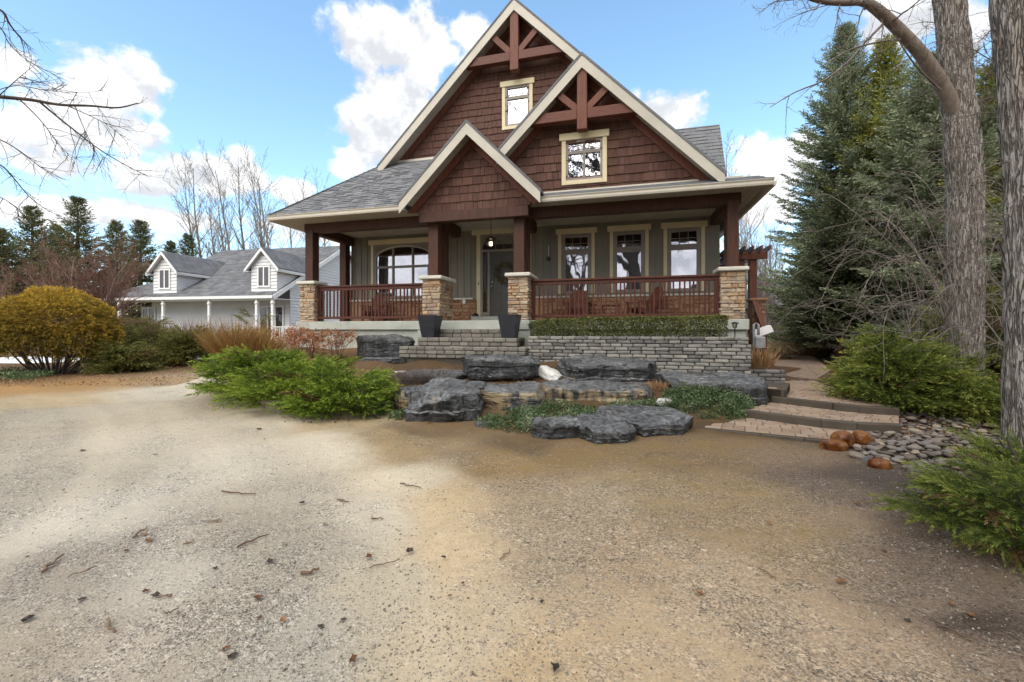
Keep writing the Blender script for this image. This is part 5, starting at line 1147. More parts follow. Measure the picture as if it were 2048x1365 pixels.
# ------------------------------------------------------------------ neighbours
def lap_wall(mb, P, Q, z0, z1, h=.2, top=None):
    """horizontal lap boards from P to Q (x, y); outward is to the right of P->Q"""
    P = Vector((*P, 0)); Q = Vector((*Q, 0)); d = (Q - P).normalized(); o = Vector((d.y, -d.x, 0)); z = z0
    while z < z1 - .01:
        zt = min(z + h, z1); a, c = (P, Q)
        if top: a = P + d * top(zt, 0); c = Q - d * top(zt, 1)
        mb.add([a + o * .045 + Vector((0, 0, z)), c + o * .045 + Vector((0, 0, z)), c + o * .004 + Vector((0, 0, zt)), a + o * .004 + Vector((0, 0, zt)), a + Vector((0, 0, z)), c + Vector((0, 0, z))], [(0, 1, 2, 3), (4, 5, 1, 0)]); z += h
def white_house():
    ang = math.atan2(-2.4, 12.6); t = thing('white_house', 'white clapboard house with two dormers and a long front porch', 'house', (-13.9, 25.0, .72), ang)
    EZ = 2.76; RZ = 7.1; RB_ = 7.5; sl = (RZ - EZ) / RB_; L = -12.8     # local x runs right, so the house lies at x < 0
    def roof_rows(name, x0f, x1f, b0, b1, ex=.2):
        mb = MB(); b_ = b0; r = random.Random(4)
        while b_ < b1:
            c = min(b_ + ex * 1.1, b1); za, zc = EZ + sl * b_, EZ + sl * c; x = x0f(b_)
            while x < x1f(b_):
                w = r.uniform(.5, 1.1); e = min(x + w - .01, x1f(b_)); th = r.choice((.03, .045, .06)); mb.add([(x, b_, za + th), (e, b_, za + th), (e, c, zc + .02), (x, c, zc + .02), (x, b_, za), (e, b_, za)], [(0, 1, 2, 3), (4, 5, 1, 0)]); x += w
            b_ += ex
        tag(mb.build(name, K['grey_shingle'], t), kind='stuff')
    xl = lambda b_: -12.8 + min(b_, 2.2) * .9
    roof_rows('shingles', xl, lambda b_: .0, 0, RB_)
    MB().add([(-12.8, 0, EZ), (0, 0, EZ), (0, RB_, RZ), (-10.8, RB_, RZ), (-10.8, 2.2, EZ + sl * 2.2), (-12.8, 0, EZ - .14), (0, 0, EZ - .14), (0, RB_, RZ - .14), (-10.8, RB_, RZ - .14), (-10.8, 2.2, EZ + sl * 2.2 - .14)], [(0, 1, 2, 3, 4), (5, 9, 8, 7, 6), (0, 5, 6, 1), (1, 6, 7, 2), (3, 8, 9, 4), (4, 9, 5, 0)]).build('roof', K['grey_shingle'], t)
    MB().add([(0, RB_, RZ), (-10.8, RB_, RZ), (-10.8, 15, EZ), (0, 15, EZ)], [(0, 1, 2, 3)]).build('rear_slope', K['grey_shingle'], t)
    MB().box(-12.8, .02, -.1, 0, EZ - .14, EZ + .02).build('gutter', K['white_paint'], t)
    for (p, q) in (((0.01, 0, EZ - .12), (0.01, RB_, RZ - .12)), ((0.01, RB_, RZ - .12), (0.01, 15, EZ - .12))): MB().bar(p, q, .05, .26).build('rake_board', K['white_paint'], t)
    MB().box(-12.7, -.02, .02, 1.8, EZ - .15, EZ - .12).build('porch_ceiling', K['white_paint'], t)
    w = MB(); lap_wall(w, (-10.7, 1.8), (-.3, 1.8), 0, EZ - .12); w.box(-10.7, -.3, 1.81, 13, 0, EZ - .14)
    lap_wall(w, (-.3, 1.8), (-.3, 13.2), 0, EZ + .6); lap_wall(w, (-.3, 1.8), (-.3, 13.2), EZ + .6, RZ - .3, top=lambda z, e: max(0, (z - EZ) / sl - 1.8 if e == 0 else (z - EZ) / sl - 1.8))
    w.prism([(1.82, 0), (13.2, 0), (13.2, EZ + 1.0), (RB_, RZ - .3), (1.82, EZ + 1.0)], -.36, -.31); k = len(w.v) - 10
    for i in range(k, len(w.v)): p = w.v[i]; w.v[i] = (p[1], p[0], p[2])
    w.build('wall', K['white_sid'], t)
    MB().box(-12.4, .0, -.05, 1.8, -.6, .0).build('porch_deck', K['concrete'], t)
    def px2a(px, b_):
        ca, sa = math.cos(ang), math.sin(ang); dx = (px - 1024) / F   # solve X/Y = dx for local x at depth b
        return ((-13.9 - sa * b_) - dx * (25 + ca * b_)) / (dx * sa - ca)
    me = MB().cbox(-.07, .07, -.07, .07, 0, EZ - .14, .01).lathe([(.1, 1.6), (.12, 1.64), (.1, 1.68)]).lathe([(.11, 2.3), (.13, 2.36), (.11, 2.42)]).mesh('porch_post', K['white_paint'])
    for px in (238, 326, 418, 513): o = link('porch_post', me, None, t); o.location = (px2a(px, .1), .12, 0)
    o = link('porch_post', me, None, t); o.location = (-.12, .12, 0)
    def wdw(x0, x1, z0, z1, y, n=2, dep=.35):
        r = empty('window', parent=t); MB().cbox(x0 - .07, x1 + .07, y - .06, y, z1, z1 + .08, .005).build('head', K['white_paint'], r); MB().cbox(x0 - .07, x1 + .07, y - .06, y, z0 - .08, z0, .005).build('sill', K['white_paint'], r)
        xs = np.linspace(x0, x1, n + 1)
        for x in xs: MB().box(x - .04, x + .04, y - .055, y, z0, z1).build('stile', K['white_paint'], r)
        for a, c in zip(xs, xs[1:]): MB().box(a + .04, c - .04, y - .035, y - .03, z0, z1).build('pane', K['glass_n'], r)
        MB().box(x0, x1, y - .027, y - .02, z0, z1).build('unlit_room_sheet', K['dark_in'], r)  # dark sheet close behind the panes, painted as the unlit room
    a0, a1 = px2a(286, 1.75), px2a(311, 1.75); wdw(a0, a1, .7, 2.2, 1.74)
    a0, a1 = px2a(521, 1.75), px2a(567, 1.75); wdw(a0, a1, .06, 2.2, 1.74, 3)
    def dormer(pxa, label):
        b0 = .55; xc = px2a(pxa, b0); hw = .88; zb = EZ + sl * b0 - .02; ze = zb + 1.58; za = ze + .98; r = empty('dormer', parent=t); r['label'] = label
        zi = lambda z: (z - EZ) / sl
        w = MB(); lap_wall(w, (xc - hw, b0), (xc + hw, b0), zb, ze); lap_wall(w, (xc - hw, b0), (xc + hw, b0), ze, za - .12, top=lambda z, e: min(hw - .01, (z - ze) * hw / (za - ze)))
        w.add([(xc - hw, b0 + .01, zb), (xc + hw, b0 + .01, zb), (xc + hw, b0 + .01, ze), (xc, b0 + .01, za), (xc - hw, b0 + .01, ze)], [(0, 1, 2, 3, 4)])
        for s in (-1, 1): w.add([(xc + s * hw, b0, zb), (xc + s * hw, b0, ze), (xc + s * hw, zi(ze), ze)], [(0, 1, 2)])
        z = zb + .16
        while z < ze: w.add([(xc + hw + .02, max(b0, zi(z - .16)), z - .16), (xc + hw + .02, zi(z - .16) + .1, z - .16), (xc + hw + .004, zi(z), z), (xc + hw + .004, b0, z)], [(0, 1, 2, 3)]); z += .16
        w.build('dormer_wall', K['white_sid'], r)
        ov = .28; rs = (za - ze) / hw
        for s in (-1, 1):
            e = (xc + s * (hw + ov), ze - ov * rs)
            MB().add([(xc, b0 - ov, za + .1), (e[0], b0 - ov, e[1] + .1), (e[0], zi(e[1]) + .1, e[1] + .1), (xc, zi(za) + .1, za + .1), (xc, b0 - ov, za + .04), (e[0], b0 - ov, e[1] + .04), (e[0], zi(e[1]) + .1, e[1] + .04), (xc, zi(za) + .1, za + .04)], [(0, 1, 2, 3), (4, 7, 6, 5), (0, 4, 5, 1), (1, 5, 6, 2)]).build('dormer_roof', K['grey_shingle'], r)
            MB().prism([(xc, za + .05), (e[0], e[1] + .05), (e[0], e[1] - .13), (xc, za - .15)], b0 - ov - .02, b0 - ov + .02).build('rake_board', K['white_paint'], r)
            MB().prism([(xc, za - .0), (e[0], e[1] - .0), (e[0], e[1] - .03), (xc, za - .03)], b0 - ov, b0).build('soffit', K['white_paint'], r)
            MB().box(min(e[0], e[0] - s * .05), max(e[0], e[0] - s * .05), b0 - ov, zi(e[1]), e[1] - .12, e[1] + .05).build('eave_board', K['white_paint'], r)
            MB().box(min(e[0], xc + s * hw), max(e[0], xc + s * hw), b0 - ov, zi(e[1]) - .1, e[1] - .08, e[1] - .05).build('eave_soffit', K['white_paint'], r)
        wdw(xc - .38, xc + .38, zb + .35, zb + 1.45, b0 - .03)
    dormer(331, 'left dormer with a double window'); dormer(529, 'right dormer with a double window')
    rl = empty('porch_railing', parent=t)
    MB().bar((-.12, .12, .95), (1.5, .3, .95), .06, .05).build('top_rail', K['white_paint'], rl); MB().bar((-.12, .12, .12), (1.5, .3, .12), .06, .05).build('bottom_rail', K['white_paint'], rl)
    for i in range(14): x = -.02 + i * .112; MB().box(x - .018, x + .018, .11 + i * .012, .15 + i * .012, .12, .95).build('baluster', K['white_paint'], rl)
white_house()
def brown_house():
    x, y, z = at(1560, 690, 30); t = thing('brown_house', 'small brown clapboard house half hidden behind the spruces', 'house', (x, y, .6), math.radians(-6))
    w = MB(); lap_wall(w, (0, 0), (9, 0), -.5, 2.7); w.box(0, 9, .01, 6, -.5, 2.7); lap_wall(w, (0, 6), (0, 0), -.5, 2.7); w.build('wall', K['brown_sid'], t)
    MB().add([(-.4, -.5, 2.6), (9.4, -.5, 2.6), (9.4, 3, 4.8), (-.4, 3, 4.8), (9.4, 6.5, 2.6), (-.4, 6.5, 2.6)], [(0, 1, 2, 3), (3, 2, 4, 5), (0, 3, 5)]).build('roof', K['grey_shingle'], t)
    for x0 in (.9, 5.5):
        r = empty('window', parent=t); MB().box(x0 - .1, x0 + .8, -.06, -.025, .7, 2.2).build('frame', K['white_paint'], r); MB().box(x0, x0 + .33, -.07, -.061, .8, 2.1).build('pane', K['glass_d'], r); MB().box(x0 + .37, x0 + .7, -.07, -.061, .8, 2.1).build('pane', K['glass_d'], r)
    MB().tube([(2.0, -.1, 2.5), (2.0, -.1, .2), (2.15, -.3, -.3)], .05, 6).build('downspout', K['white_paint'], t)
brown_house()
def snow():
    for px, py, w, d, lab in ((330, 716, 5.5, 3.5, 'thin old snow patch behind the olive junipers'), (60, 722, 6.5, 3.5, 'thin old snow patch behind the golden shrub'), (455, 722, 2.4, 1.3, 'small snow patch before the orange twig shrubs')):
        x, y, z = gt(px, py); r = random.Random(px); n = 22; mb = MB(); ring = []
        for i in range(n): a = i * 2 * math.pi / n; q = r.uniform(.75, 1.1); ring.append((x + w / 2 * q * math.cos(a), y + d / 2 * q * math.sin(a)))
        zz = hgt_arr([p[0] for p in ring] + [x], [p[1] for p in ring] + [y])
        mid = [((p[0] - x) * .6 + x, (p[1] - y) * .6 + y) for p in ring]; zm = hgt_arr([p[0] for p in mid], [p[1] for p in mid])
        vs = [(p[0], p[1], h_ - .03) for p, h_ in zip(ring, zz)] + [(p[0], p[1], h_ + .05) for p, h_ in zip(mid, zm)] + [(x, y, zz[-1] + .07)]
        mb.add(vs, [(i, (i + 1) % n, (i + 1) % n + n, i + n) for i in range(n)] + [(i + n, (i + 1) % n + n, 2 * n) for i in range(n)])
        tag(mb.build('snow', K['snow'], None, True), lab, 'snow', kind='structure')
snow()

# ------------------------------------------------------------------ bare trees
def grow(out, p, d, L, r, lev, maxlev, rng, P):
    k = P['seg'][min(lev, len(P['seg']) - 1)]; pts = [np.array(p, float)]; d = np.array(d, float); d /= np.linalg.norm(d); dirs = [d]
    for i in range(k):
        d = d + rng.normal(0, P['wander'][min(lev, len(P['wander']) - 1)], 3); d[2] += P['up'][min(lev, len(P['up']) - 1)] / k; d /= np.linalg.norm(d)
        pts.append(pts[-1] + d * L / k); dirs.append(d)
    tip = P['tip'] if lev else P.get('tip0', .25)
    rad = r * (1 - (1 - tip) * np.linspace(0, 1, k + 1)); out.append((lev, np.array(pts), rad))
    if lev >= maxlev: return
    n = P['n'][lev]; lo = P['lo'][lev]
    for j in range(n):
        f = lo + (1 - lo) * (j + rng.random()) / n; x = f * k; i = min(int(x), k - 1); q = pts[i] + (pts[i + 1] - pts[i]) * (x - i); t = dirs[i + 1]
        a = math.radians(rng.normal(P['ang'][lev], 10)); s = np.cross(t, rng.normal(size=3)); s /= np.linalg.norm(s) + 1e-9
        nd = t * math.cos(a) + s * math.sin(a); l2 = L * P['len'][lev] * rng.uniform(.6, 1.15) * (1.15 - .6 * f if lev == 0 else 1.1 - .5 * f)
        grow(out, q, nd, l2, max(P.get('rmin', .004), r * (1 - (1 - tip) * f) * P['rr'][lev]), lev + 1, maxlev, rng, P)
def branches_mesh(lines, levs, mat_, name, sides=(10, 6, 4, 3, 3)):
    mb = MB()
    for lev, pts, rad in lines:
        if lev in levs: mb.tube(pts, rad, sides[min(lev, 4)], cap=False)
    return mb.mesh(name, mat_, True)
POPLAR = dict(seg=(14, 7, 5, 3), wander=(.03, .06, .1, .15), up=(.05, .5, .35, .2), tip=.3, tip0=.12, n=(26, 8, 4), lo=(.22, .25, .2), ang=(32, 32, 38), len=(.30, .42, .45), rr=(.42, .55, .6), rmin=.012)
SPREAD = dict(seg=(8, 7, 5, 4, 3), wander=(.06, .1, .13, .16, .2), up=(.1, .25, .2, .1, .05), tip=.35, tip0=.35, n=(9, 7, 5, 4), lo=(.3, .25, .2, .2), ang=(42, 40, 42, 45), len=(.7, .55, .5, .5), rr=(.6, .55, .55, .6), rmin=.004)
BUSHY = dict(seg=(6, 6, 4, 3), wander=(.08, .1, .14, .2), up=(.2, .3, .25, .1), tip=.3, tip0=.3, n=(9, 8, 5), lo=(.2, .15, .15), ang=(35, 35, 40), len=(.65, .5, .45), rr=(.6, .5, .55), rmin=.005)
def bare_meshes(P, H_, r, seed, mat_t, mat_c, maxlev=3, stems=1, lean=.1):
    rng = np.random.default_rng(seed); out = []
    for s in range(stems): grow(out, (rng.normal(0, .08 * (stems > 1)), rng.normal(0, .08 * (stems > 1)), -.1), (rng.normal(0, lean), rng.normal(0, lean), 1), H_ * rng.uniform(.8, 1), r, 0, maxlev, rng, P)
    return branches_mesh(out, (0,), mat_t, 'trunk'), branches_mesh(out, (1, 2, 3, 4), mat_c, 'crown')
def put_tree(name, meshes, label, loc, rz=0, sc=1.0, group=None, cat='tree'):
    t = thing(name, label, cat, loc, rz, group); t.scale = (sc, sc, sc); link('trunk', meshes[0], None, t); link('crown', meshes[1], None, t); return t
ORD = 'first second third fourth fifth sixth seventh eighth ninth tenth eleventh twelfth thirteenth'.split()
pop = [bare_meshes(POPLAR, 20, .21, 40 + i, K['bark_g'], K['bark_g']) for i in range(4)]
for i, (px, Y, s) in enumerate(((402, 46, .92), (414, 50, 1.0), (440, 44, .8), (466, 52, .95), (484, 46, .95), (505, 54, 1.06), (528, 48, .98), (548, 52, 1.05), (563, 45, .88), (596, 55, .85), (622, 50, .85), (642, 56, .98), (668, 50, .85))):
    x = (px - 1024) / F * Y; put_tree('bare_poplar', pop[i % 4], f'tall slender bare tree behind the white house, {ORD[i]} from the left in the grove', (x, Y, .9), i * 1.7, s, 'bare grove behind the white house')
for i, (px, Y, s, lab) in enumerate(((1468, 46, 1.07, 'bare tree rising behind the right end of the roof'), (1500, 44, .75, 0), (1516, 40, .6, 0), (1532, 48, .72, 0), (1548, 42, .55, 0), (1484, 50, .72, 0))):
    x = (px - 1024) / F * Y; put_tree('bare_tree', pop[(i + 1) % 4], lab or f'bare tree behind the pergola between house and spruces, {ORD[i - 1]} of five', (x, Y, .9), i * 2.1, s, None if lab else 'bare trees behind the pergola')
br = [bare_meshes(dict(POPLAR, rmin=.009), 9, .1, 60 + i, K['twig_grey'], K['twig_grey'], 3, 3, .12) for i in range(2)]
for i, (px, Y, s) in enumerate(((1508, 30, .8), (1528, 27, .72), (1548, 31, .8), (1575, 33, .8))):
    x = (px - 1024) / F * Y; put_tree('bare_thicket', br[i % 2], f'grey leafless thicket behind the pergola, {ORD[i]} from the left', (x, Y, .55), i * 1.3, s, 'thickets behind the pergola', 'shrub')
red = bare_meshes(dict(BUSHY, n=(12, 10, 6)), 4.2, .06, 71, K['bark_s'], K['bark_r'], 3, 6, .3)
x, y, z = at(165, 700, 17.5); put_tree('reddish_bare_tree', red, 'reddish bare multi-stemmed small tree behind the golden shrub', (x, y, .2), 0, 1.1)
red2 = bare_meshes(dict(BUSHY, n=(12, 10, 6)), 4.0, .05, 72, K['bark_r'], K['bark_r'], 3, 5, .35)
x, y, z = at(85, 700, 20); put_tree('reddish_bare_tree', red2, 'darker reddish bare tree left of the multi-stemmed one', (x, y, .25), 1, 1.12)
back = [bare_meshes(dict(SPREAD, rmin=.012), 7.5, .2, 80 + i, K['bark_d'], K['bark_d'], 4, 1, .06) for i in range(2)]
for i, (x, y, s) in enumerate(((-7, -9, 1.5), (-1.5, -13, 3.2), (4, -11, 2.6), (9, -14, 3.0), (-13, -15, 2.4), (2.5, -17, 3.6), (-5, -18, 3.4), (-9.5, -17, 2.6))):
    put_tree('yard_tree', back[i % 2], 'bare yard tree across the drive, seen only mirrored in the windows', (x, y, 0), i * 1.1, s, 'trees mirrored in the windows')

# big trunks on the right with furrowed bark
def trunk_mesh(cs, rs, seed, n=72, step=.05, amp=.09):
    P = np.array(cs, float); L = np.r_[0, np.cumsum(np.linalg.norm(np.diff(P, axis=0), axis=1))]; s = np.arange(0, L[-1], step); C = np.stack([np.interp(s, L, P[:, i]) for i in range(3)], 1); R = np.interp(s, L, rs)
    ker = np.hanning(15); ker /= ker.sum(); Cp = np.pad(C, ((7, 7), (0, 0)), 'edge'); C = np.stack([np.convolve(Cp[:, i], ker, 'valid') for i in range(3)], 1)
    th = np.arange(n) * 2 * math.pi / n; vs = []; o = seed * 7.3
    for k, (c, r) in enumerate(zip(C, R)):
        for a in th:
            ca, sa = math.cos(a), math.sin(a); w = mnoise.noise(Vector((ca * 1.2 + o, sa * 1.2, s[k] * .6))) * .12
            f = abs(mnoise.noise(Vector((ca * 4.6 + o, sa * 4.6 + .35 * math.sin(s[k] * 2.1), s[k] * .9)))); g_ = abs(mnoise.noise(Vector((ca * 9 + o, sa * 9, s[k] * 2.2))))
            rr = r * (1 + w * .5 + amp * (min(f * 2.2, 1) - .6) + amp * .45 * (min(g_ * 2, 1) - .5)); vs.append((c[0] + rr * ca, c[1] + rr * sa, c[2]))
    m = len(C); mb = MB(); mb.add(vs, [(k * n + i, k * n + (i + 1) % n, (k + 1) * n + (i + 1) % n, (k + 1) * n + i) for k in range(m - 1) for i in range(n)]); return mb.mesh('trunk', K['bark'], True)
def twigs_along(lines, out, rng, P, n, L, r, lev0=2, droop=-.4, lo=.1):
    for pts in lines:
        pts = np.array(pts, float); k = len(pts) - 1
        for j in range(n):
            f = lo + (1 - lo) * (j + rng.random()) / n; x = f * k; i = min(int(x), k - 1); q = pts[i] + (pts[i + 1] - pts[i]) * (x - i); t = pts[i + 1] - pts[i]; t = t / np.linalg.norm(t)
            d = t + rng.normal(0, .75, 3); d[2] += droop; grow(out, q, d, L * rng.uniform(.4, 1.2) * (1.15 - .5 * f), r * rng.uniform(.6, 1.1), lev0, 4, rng, P)
TW = dict(seg=(8, 8, 8, 5, 4), wander=(.1, .1, .11, .14, .18), up=(0, 0, -.25, .25, .2), tip=.3, tip0=.3, n=(5, 5, 6, 3), lo=(.2, .2, .2, .2), ang=(40, 40, 45, 45), len=(.5, .5, .5, .5), rr=(.6, .6, .6, .7), rmin=.0028)
def smooth(pts, n=24):
    P = np.array(pts, float); t = np.linspace(0, len(P) - 1, n); i = np.clip(t.astype(int), 0, len(P) - 2); f = (t - i)[:, None]
    p0, p1, p2, p3 = P[np.maximum(i - 1, 0)], P[i], P[i + 1], P[np.minimum(i + 2, len(P) - 1)]
    return .5 * (2 * p1 + (p2 - p0) * f + (2 * p0 - 5 * p1 + 4 * p2 - p3) * f ** 2 + (-p0 + 3 * p1 - 3 * p2 + p3) * f ** 3)
def right_trees():
    rng = np.random.default_rng(91)
    # T1, farther trunk with a bent limb
    Y = 8.4; cs = [at(px, py, Y) for px, py in ((1928, 835), (1929, 790), (1930, 600), (1931, 400), (1920, 230), (1907, 90), (1898, 0), (1887, -200), (1880, -420))]
    t = thing('tall_tree', 'tall grey-barked trunk with a bent limb, left of the pair', 'tree', (cs[0][0], cs[0][1], hgt(cs[0][0], cs[0][1]))); org = np.array(t.location)
    cs = [np.array(c) - org for c in cs]; link('trunk', trunk_mesh(cs, [.33, .26, .26, .275, .255, .235, .23, .21, .17], 1, amp=.13), None, t)
    limb = [at(px, py, yy) for px, py, yy in ((1935, 330, 8.4), (1918, 250, 8.38), (1892, 185, 8.3), (1850, 118, 8.2), (1800, 62, 8.1), (1752, 18, 8.0), (1725, 5, 7.9), (1690, 6, 7.8), (1640, 2, 7.7), (1575, -22, 7.5), (1500, -60, 7.3))]
    limb = smooth(np.array(limb) - org, 40); lb = MB().tube(limb, np.interp(np.linspace(0, 1, 40), [0, .5, .62, 1], [.14, .088, .06, .028]), 14); lb.build('limb', K['bark_s'], t, True)
    l2 = smooth(np.array([at(px, py, yy) for px, py, yy in ((1740, 12, 8.0), (1700, -30, 8.0), (1640, -80, 8.0), (1560, -130, 7.8))]) - org, 16); MB().tube(l2, np.linspace(.09, .03, 16), 10).build('limb', K['bark_s'], t, True)
    out = []; twigs_along([limb[14:], l2], out, rng, TW, 14, 1.4, .018); 
    sub = [smooth(np.array([at(*q) for q in pl]) - org, 16) for pl in ([(1770, 45, 8.1), (1730, 85, 7.9), (1700, 120, 7.8), (1650, 160, 7.6), (1590, 185, 7.4), (1540, 215, 7.3)], [(1800, 80, 8.1), (1770, 82, 7.9), (1700, 100, 7.6), (1640, 135, 7.5)], [(1880, 180, 8.2), (1830, 130, 7.8), (1790, 70, 7.6)])]
    for q in sub: out.append((2, q, np.linspace(.026, .006, 16)))
    twigs_along(sub, out, rng, TW, 10, .8, .008, 3)
    tr = [c for c in cs[2:7]]; twigs_along([tr], out, rng, dict(TW, up=(0, 0, -.5, .2, .2)), 70, 1.1, .011, droop=0, lo=0)
    link('crown', branches_mesh(out, (1, 2, 3, 4), K['twig_grey'], 'crown'), None, t)
    # T2, near trunk at the right edge
    Y = 4.45; cs = [at(px, py, Y) for px, py in ((2066, 985), (2063, 930), (2062, 650), (2062, 380), (2056, 250), (2046, 120), (2038, 0), (2028, -250), (2020, -500))]
    t = thing('tall_tree', 'nearest grey furrowed trunk at the right edge of the picture', 'tree', (cs[0][0], cs[0][1], hgt(cs[0][0], cs[0][1]))); org = np.array(t.location)
    cs = [np.array(c) - org for c in cs]; link('trunk', trunk_mesh(cs, [.23, .20, .195, .195, .2, .2, .205, .17, .14], 2, step=.03, amp=.14), None, t)
    out = []; twigs_along([cs[2:8]], out, rng, dict(TW, up=(0, 0, -.4, .2, .2)), 34, .9, .008, droop=.1, lo=0); link('crown', branches_mesh(out, (1, 2, 3, 4), K['twig_grey'], 'crown'), None, t)
    # tangle of arching bare shrubs round the trunks
    for (bx, by, n, lab, sd, reach) in ((8.2, 7.9, 18, 'tangled bare shrub arching out left of the tall trunk', 1, 2.6), (8.3, 6.6, 14, 'tangled bare shrub between the two tall trunks', 2, 2.0), (10.4, 8.4, 22, 'tangled bare shrub behind the two tall trunks', 3, 3.0), (9.2, 9.9, 14, 'taller tangled bare shrub behind the tall trunk', 4, 3.2)):
        rng = np.random.default_rng(200 + sd); out = []; z0 = hgt(bx, by)
        for i in range(n):
            h = rng.uniform(1.0, 4.6) * (1.35 if sd == 4 else 1); az = rng.normal(math.pi * .98, .85); R_ = reach * rng.uniform(.35, 1.1)
            p = [(0, 0, -.05), (.12 * R_ * math.cos(az), .12 * R_ * math.sin(az), h * .5), (.42 * R_ * math.cos(az + .2), .42 * R_ * math.sin(az), h * .92), (.75 * R_ * math.cos(az), .75 * R_ * math.sin(az), h * 1.0 - .1 * R_), (R_ * math.cos(az), R_ * math.sin(az), h * .9 - .4 * R_ * rng.random())]
            p = np.array(p) + np.r_[np.zeros((1, 3)), rng.normal(0, .12, (4, 3))]; p[:, :2] += rng.normal(0, .12, 2); q = smooth(p, 18); out.append((2, q, np.linspace(rng.uniform(.010, .017), .0035, 18))); twigs_along([q], out, rng, dict(TW, rmin=.0038), 9, .75, .006, 3, droop=-.1, lo=.25)
        t = thing('bare_shrub', lab, 'shrub', (bx, by, z0)); link('stems', branches_mesh(out, (1, 2), K['twig_grey'], 'stems'), None, t); link('crown', branches_mesh(out, (3, 4), K['twig_grey'], 'crown'), None, t)
right_trees()
def left_tree():
    rng = np.random.default_rng(33); base = (-9.6, 6.6); t = thing('overhanging_tree', 'bare tree reaching in from the left with dark drooping branches', 'tree', (*base, 0)); org = np.array((*base, 0.))
    tk = smooth([(0, 0, -.1), (.05, 0, 2), (-.05, .05, 5), (.1, 0, 9)], 20); MB().tube(tk, np.linspace(.2, .1, 20), 12).build('trunk', K['bark_d'], t, True)
    L = [([(-200, 150), (-80, 185), (0, 194), (60, 200), (120, 210), (180, 212), (235, 216), (275, 207)], 6.0, .034), ([(-200, 60), (-60, 10), (0, 20), (20, 50), (40, 75), (55, 90)], 5.6, .02), ([(-200, 40), (-50, 20), (0, 55), (20, 90), (60, 125), (110, 150)], 6.2, .012), ([(-200, 230), (-60, 262), (0, 280), (40, 303), (75, 330), (110, 350)], 6.3, .013),
         ([(-200, 250), (-60, 310), (0, 330), (30, 360), (60, 395), (100, 425)], 6.1, .016), ([(-200, 330), (-60, 380), (0, 395), (40, 420)], 6.2, .012), ([(80, 205), (110, 230), (150, 262), (200, 300), (250, 330), (300, 355)], 5.9, .014), ([(40, 200), (80, 240), (115, 285), (150, 325)], 5.8, .008), ([(150, 212), (165, 250), (185, 290), (215, 325)], 6.1, .008), ([(130, 210), (180, 232), (215, 250), (240, 270)], 6.0, .007), ([(0, 190), (20, 172), (45, 150), (70, 130)], 6, .008), ([(-30, 190), (30, 172), (85, 180), (150, 186), (205, 182)], 5.9, .007)]
    out = []; ls = []
    for pl, Y, r in L:
        q = smooth(np.array([at(px, py, Y + .1 * i) for i, (px, py) in enumerate(pl)]) - org, 24)
        out.append((1 if r > .015 else 2, q, np.linspace(r, r * .22, 24))); ls.append(q)
        if pl[0][0] == -200: st = np.array([tk[int(min(19, max(2, q[0][2] / 9 * 20)))], q[0]]); out.append((1, st, np.array((r * 1.4, r))))
    twigs_along(ls, out, rng, dict(TW, up=(0, 0, -.55, -.1, .1), n=(5, 5, 5, 3)), 12, .6, .0055, 3, droop=-.35, lo=.3)
    link('crown', branches_mesh(out, (1, 2, 3, 4), K['bark_d'], 'crown'), None, t)
left_tree()

# ------------------------------------------------------------------ conifers
def spruce(label, x, y, z, H_, R, m, seed, t0=.06, nb=260, tw=.09, tl=.30, m_bl=9, group=None, bark='bark_d', pw=.85, bw=.13, name='spruce_tree', gap=.0):
    rng = np.random.default_rng(seed); t = thing(name, label, 'tree', (x, y, z), 0, group)
    MB().tube([(0, 0, -.2), (.02, 0, H_ * .4), (0, .02, H_ * .98)], [R * .075 + .04, R * .05 + .02, .015], 8).build('trunk', K[bark], t, True)
    PP, DD, LL, VV = [], [], [], []; bm_ = MB()
    for i in range(nb):
        f = t0 + (1 - t0) * (i + rng.random()) / nb; f = 1 - (1 - f) ** 1.12 if f < 1 else 1; az = i * 2.39996 + rng.normal(0, .3); r = (R * (1 - f) ** pw * rng.uniform(.58, 1.2) + .12)
        if rng.random() < gap: continue
        e0 = -.12 + .75 * f + rng.normal(0, .08); n = max(4, int(r / tw)); s = np.linspace(.12, 1, n); hx = np.array((math.cos(az), math.sin(az)))
        zz = H_ * f + r * (math.tan(e0) * s - .32 * (1 - f) * s ** 1.5 + .22 * s ** 3); P = np.stack([hx[0] * r * s, hx[1] * r * s, zz], 1); tg = np.gradient(P, axis=0); tg = unit(tg)
        if i % 2 == 0: bm_.tube(np.vstack([[0, 0, H_ * f], P[::max(1, n // 4)]]), np.linspace(.012 + .006 * r, .004, len(P[::max(1, n // 4)]) + 1), 3, cap=False)
        side = np.stack([-tg[:, 1], tg[:, 0], np.zeros(n)], 1); cv = .5 + .35 * (mnoise.noise(Vector((hx[0] * r * .8 + seed, hx[1] * r * .8, f * H_ * .55)))) * 1.6
        for sg in (-1, 0, 1):
            k = rng.random(n) < (1 if sg else .8); d = tg + side * sg * rng.uniform(.55, 1.0, (n, 1)) + np.stack([np.zeros(n), np.zeros(n), rng.normal(-.12, .14, n)], 1)
            l_ = (tl * (.55 + .6 * (1 - s)) * min(1, .5 + r / R)) * rng.uniform(.75, 1.25, n); PP.append(P[k]); DD.append(d[k]); LL.append(l_[k]); VV.append(np.clip(cv + rng.normal(0, .12, n) + .12 * s, 0, 1)[k])
    V, v = plumes(np.vstack(PP), np.vstack(DD), np.concatenate(LL), rng, m=m_bl, bl=.42, bw=bw, ang=48, val=np.concatenate(VV), droop=.08, tipv=.25)
    c = link('crown', poly_mesh('crown', V, 4, K[m], v), None, t); bm_.build('branches', K[bark], t, False); return t
def at_g(px, Y): return (px - 1024) / F * Y, Y
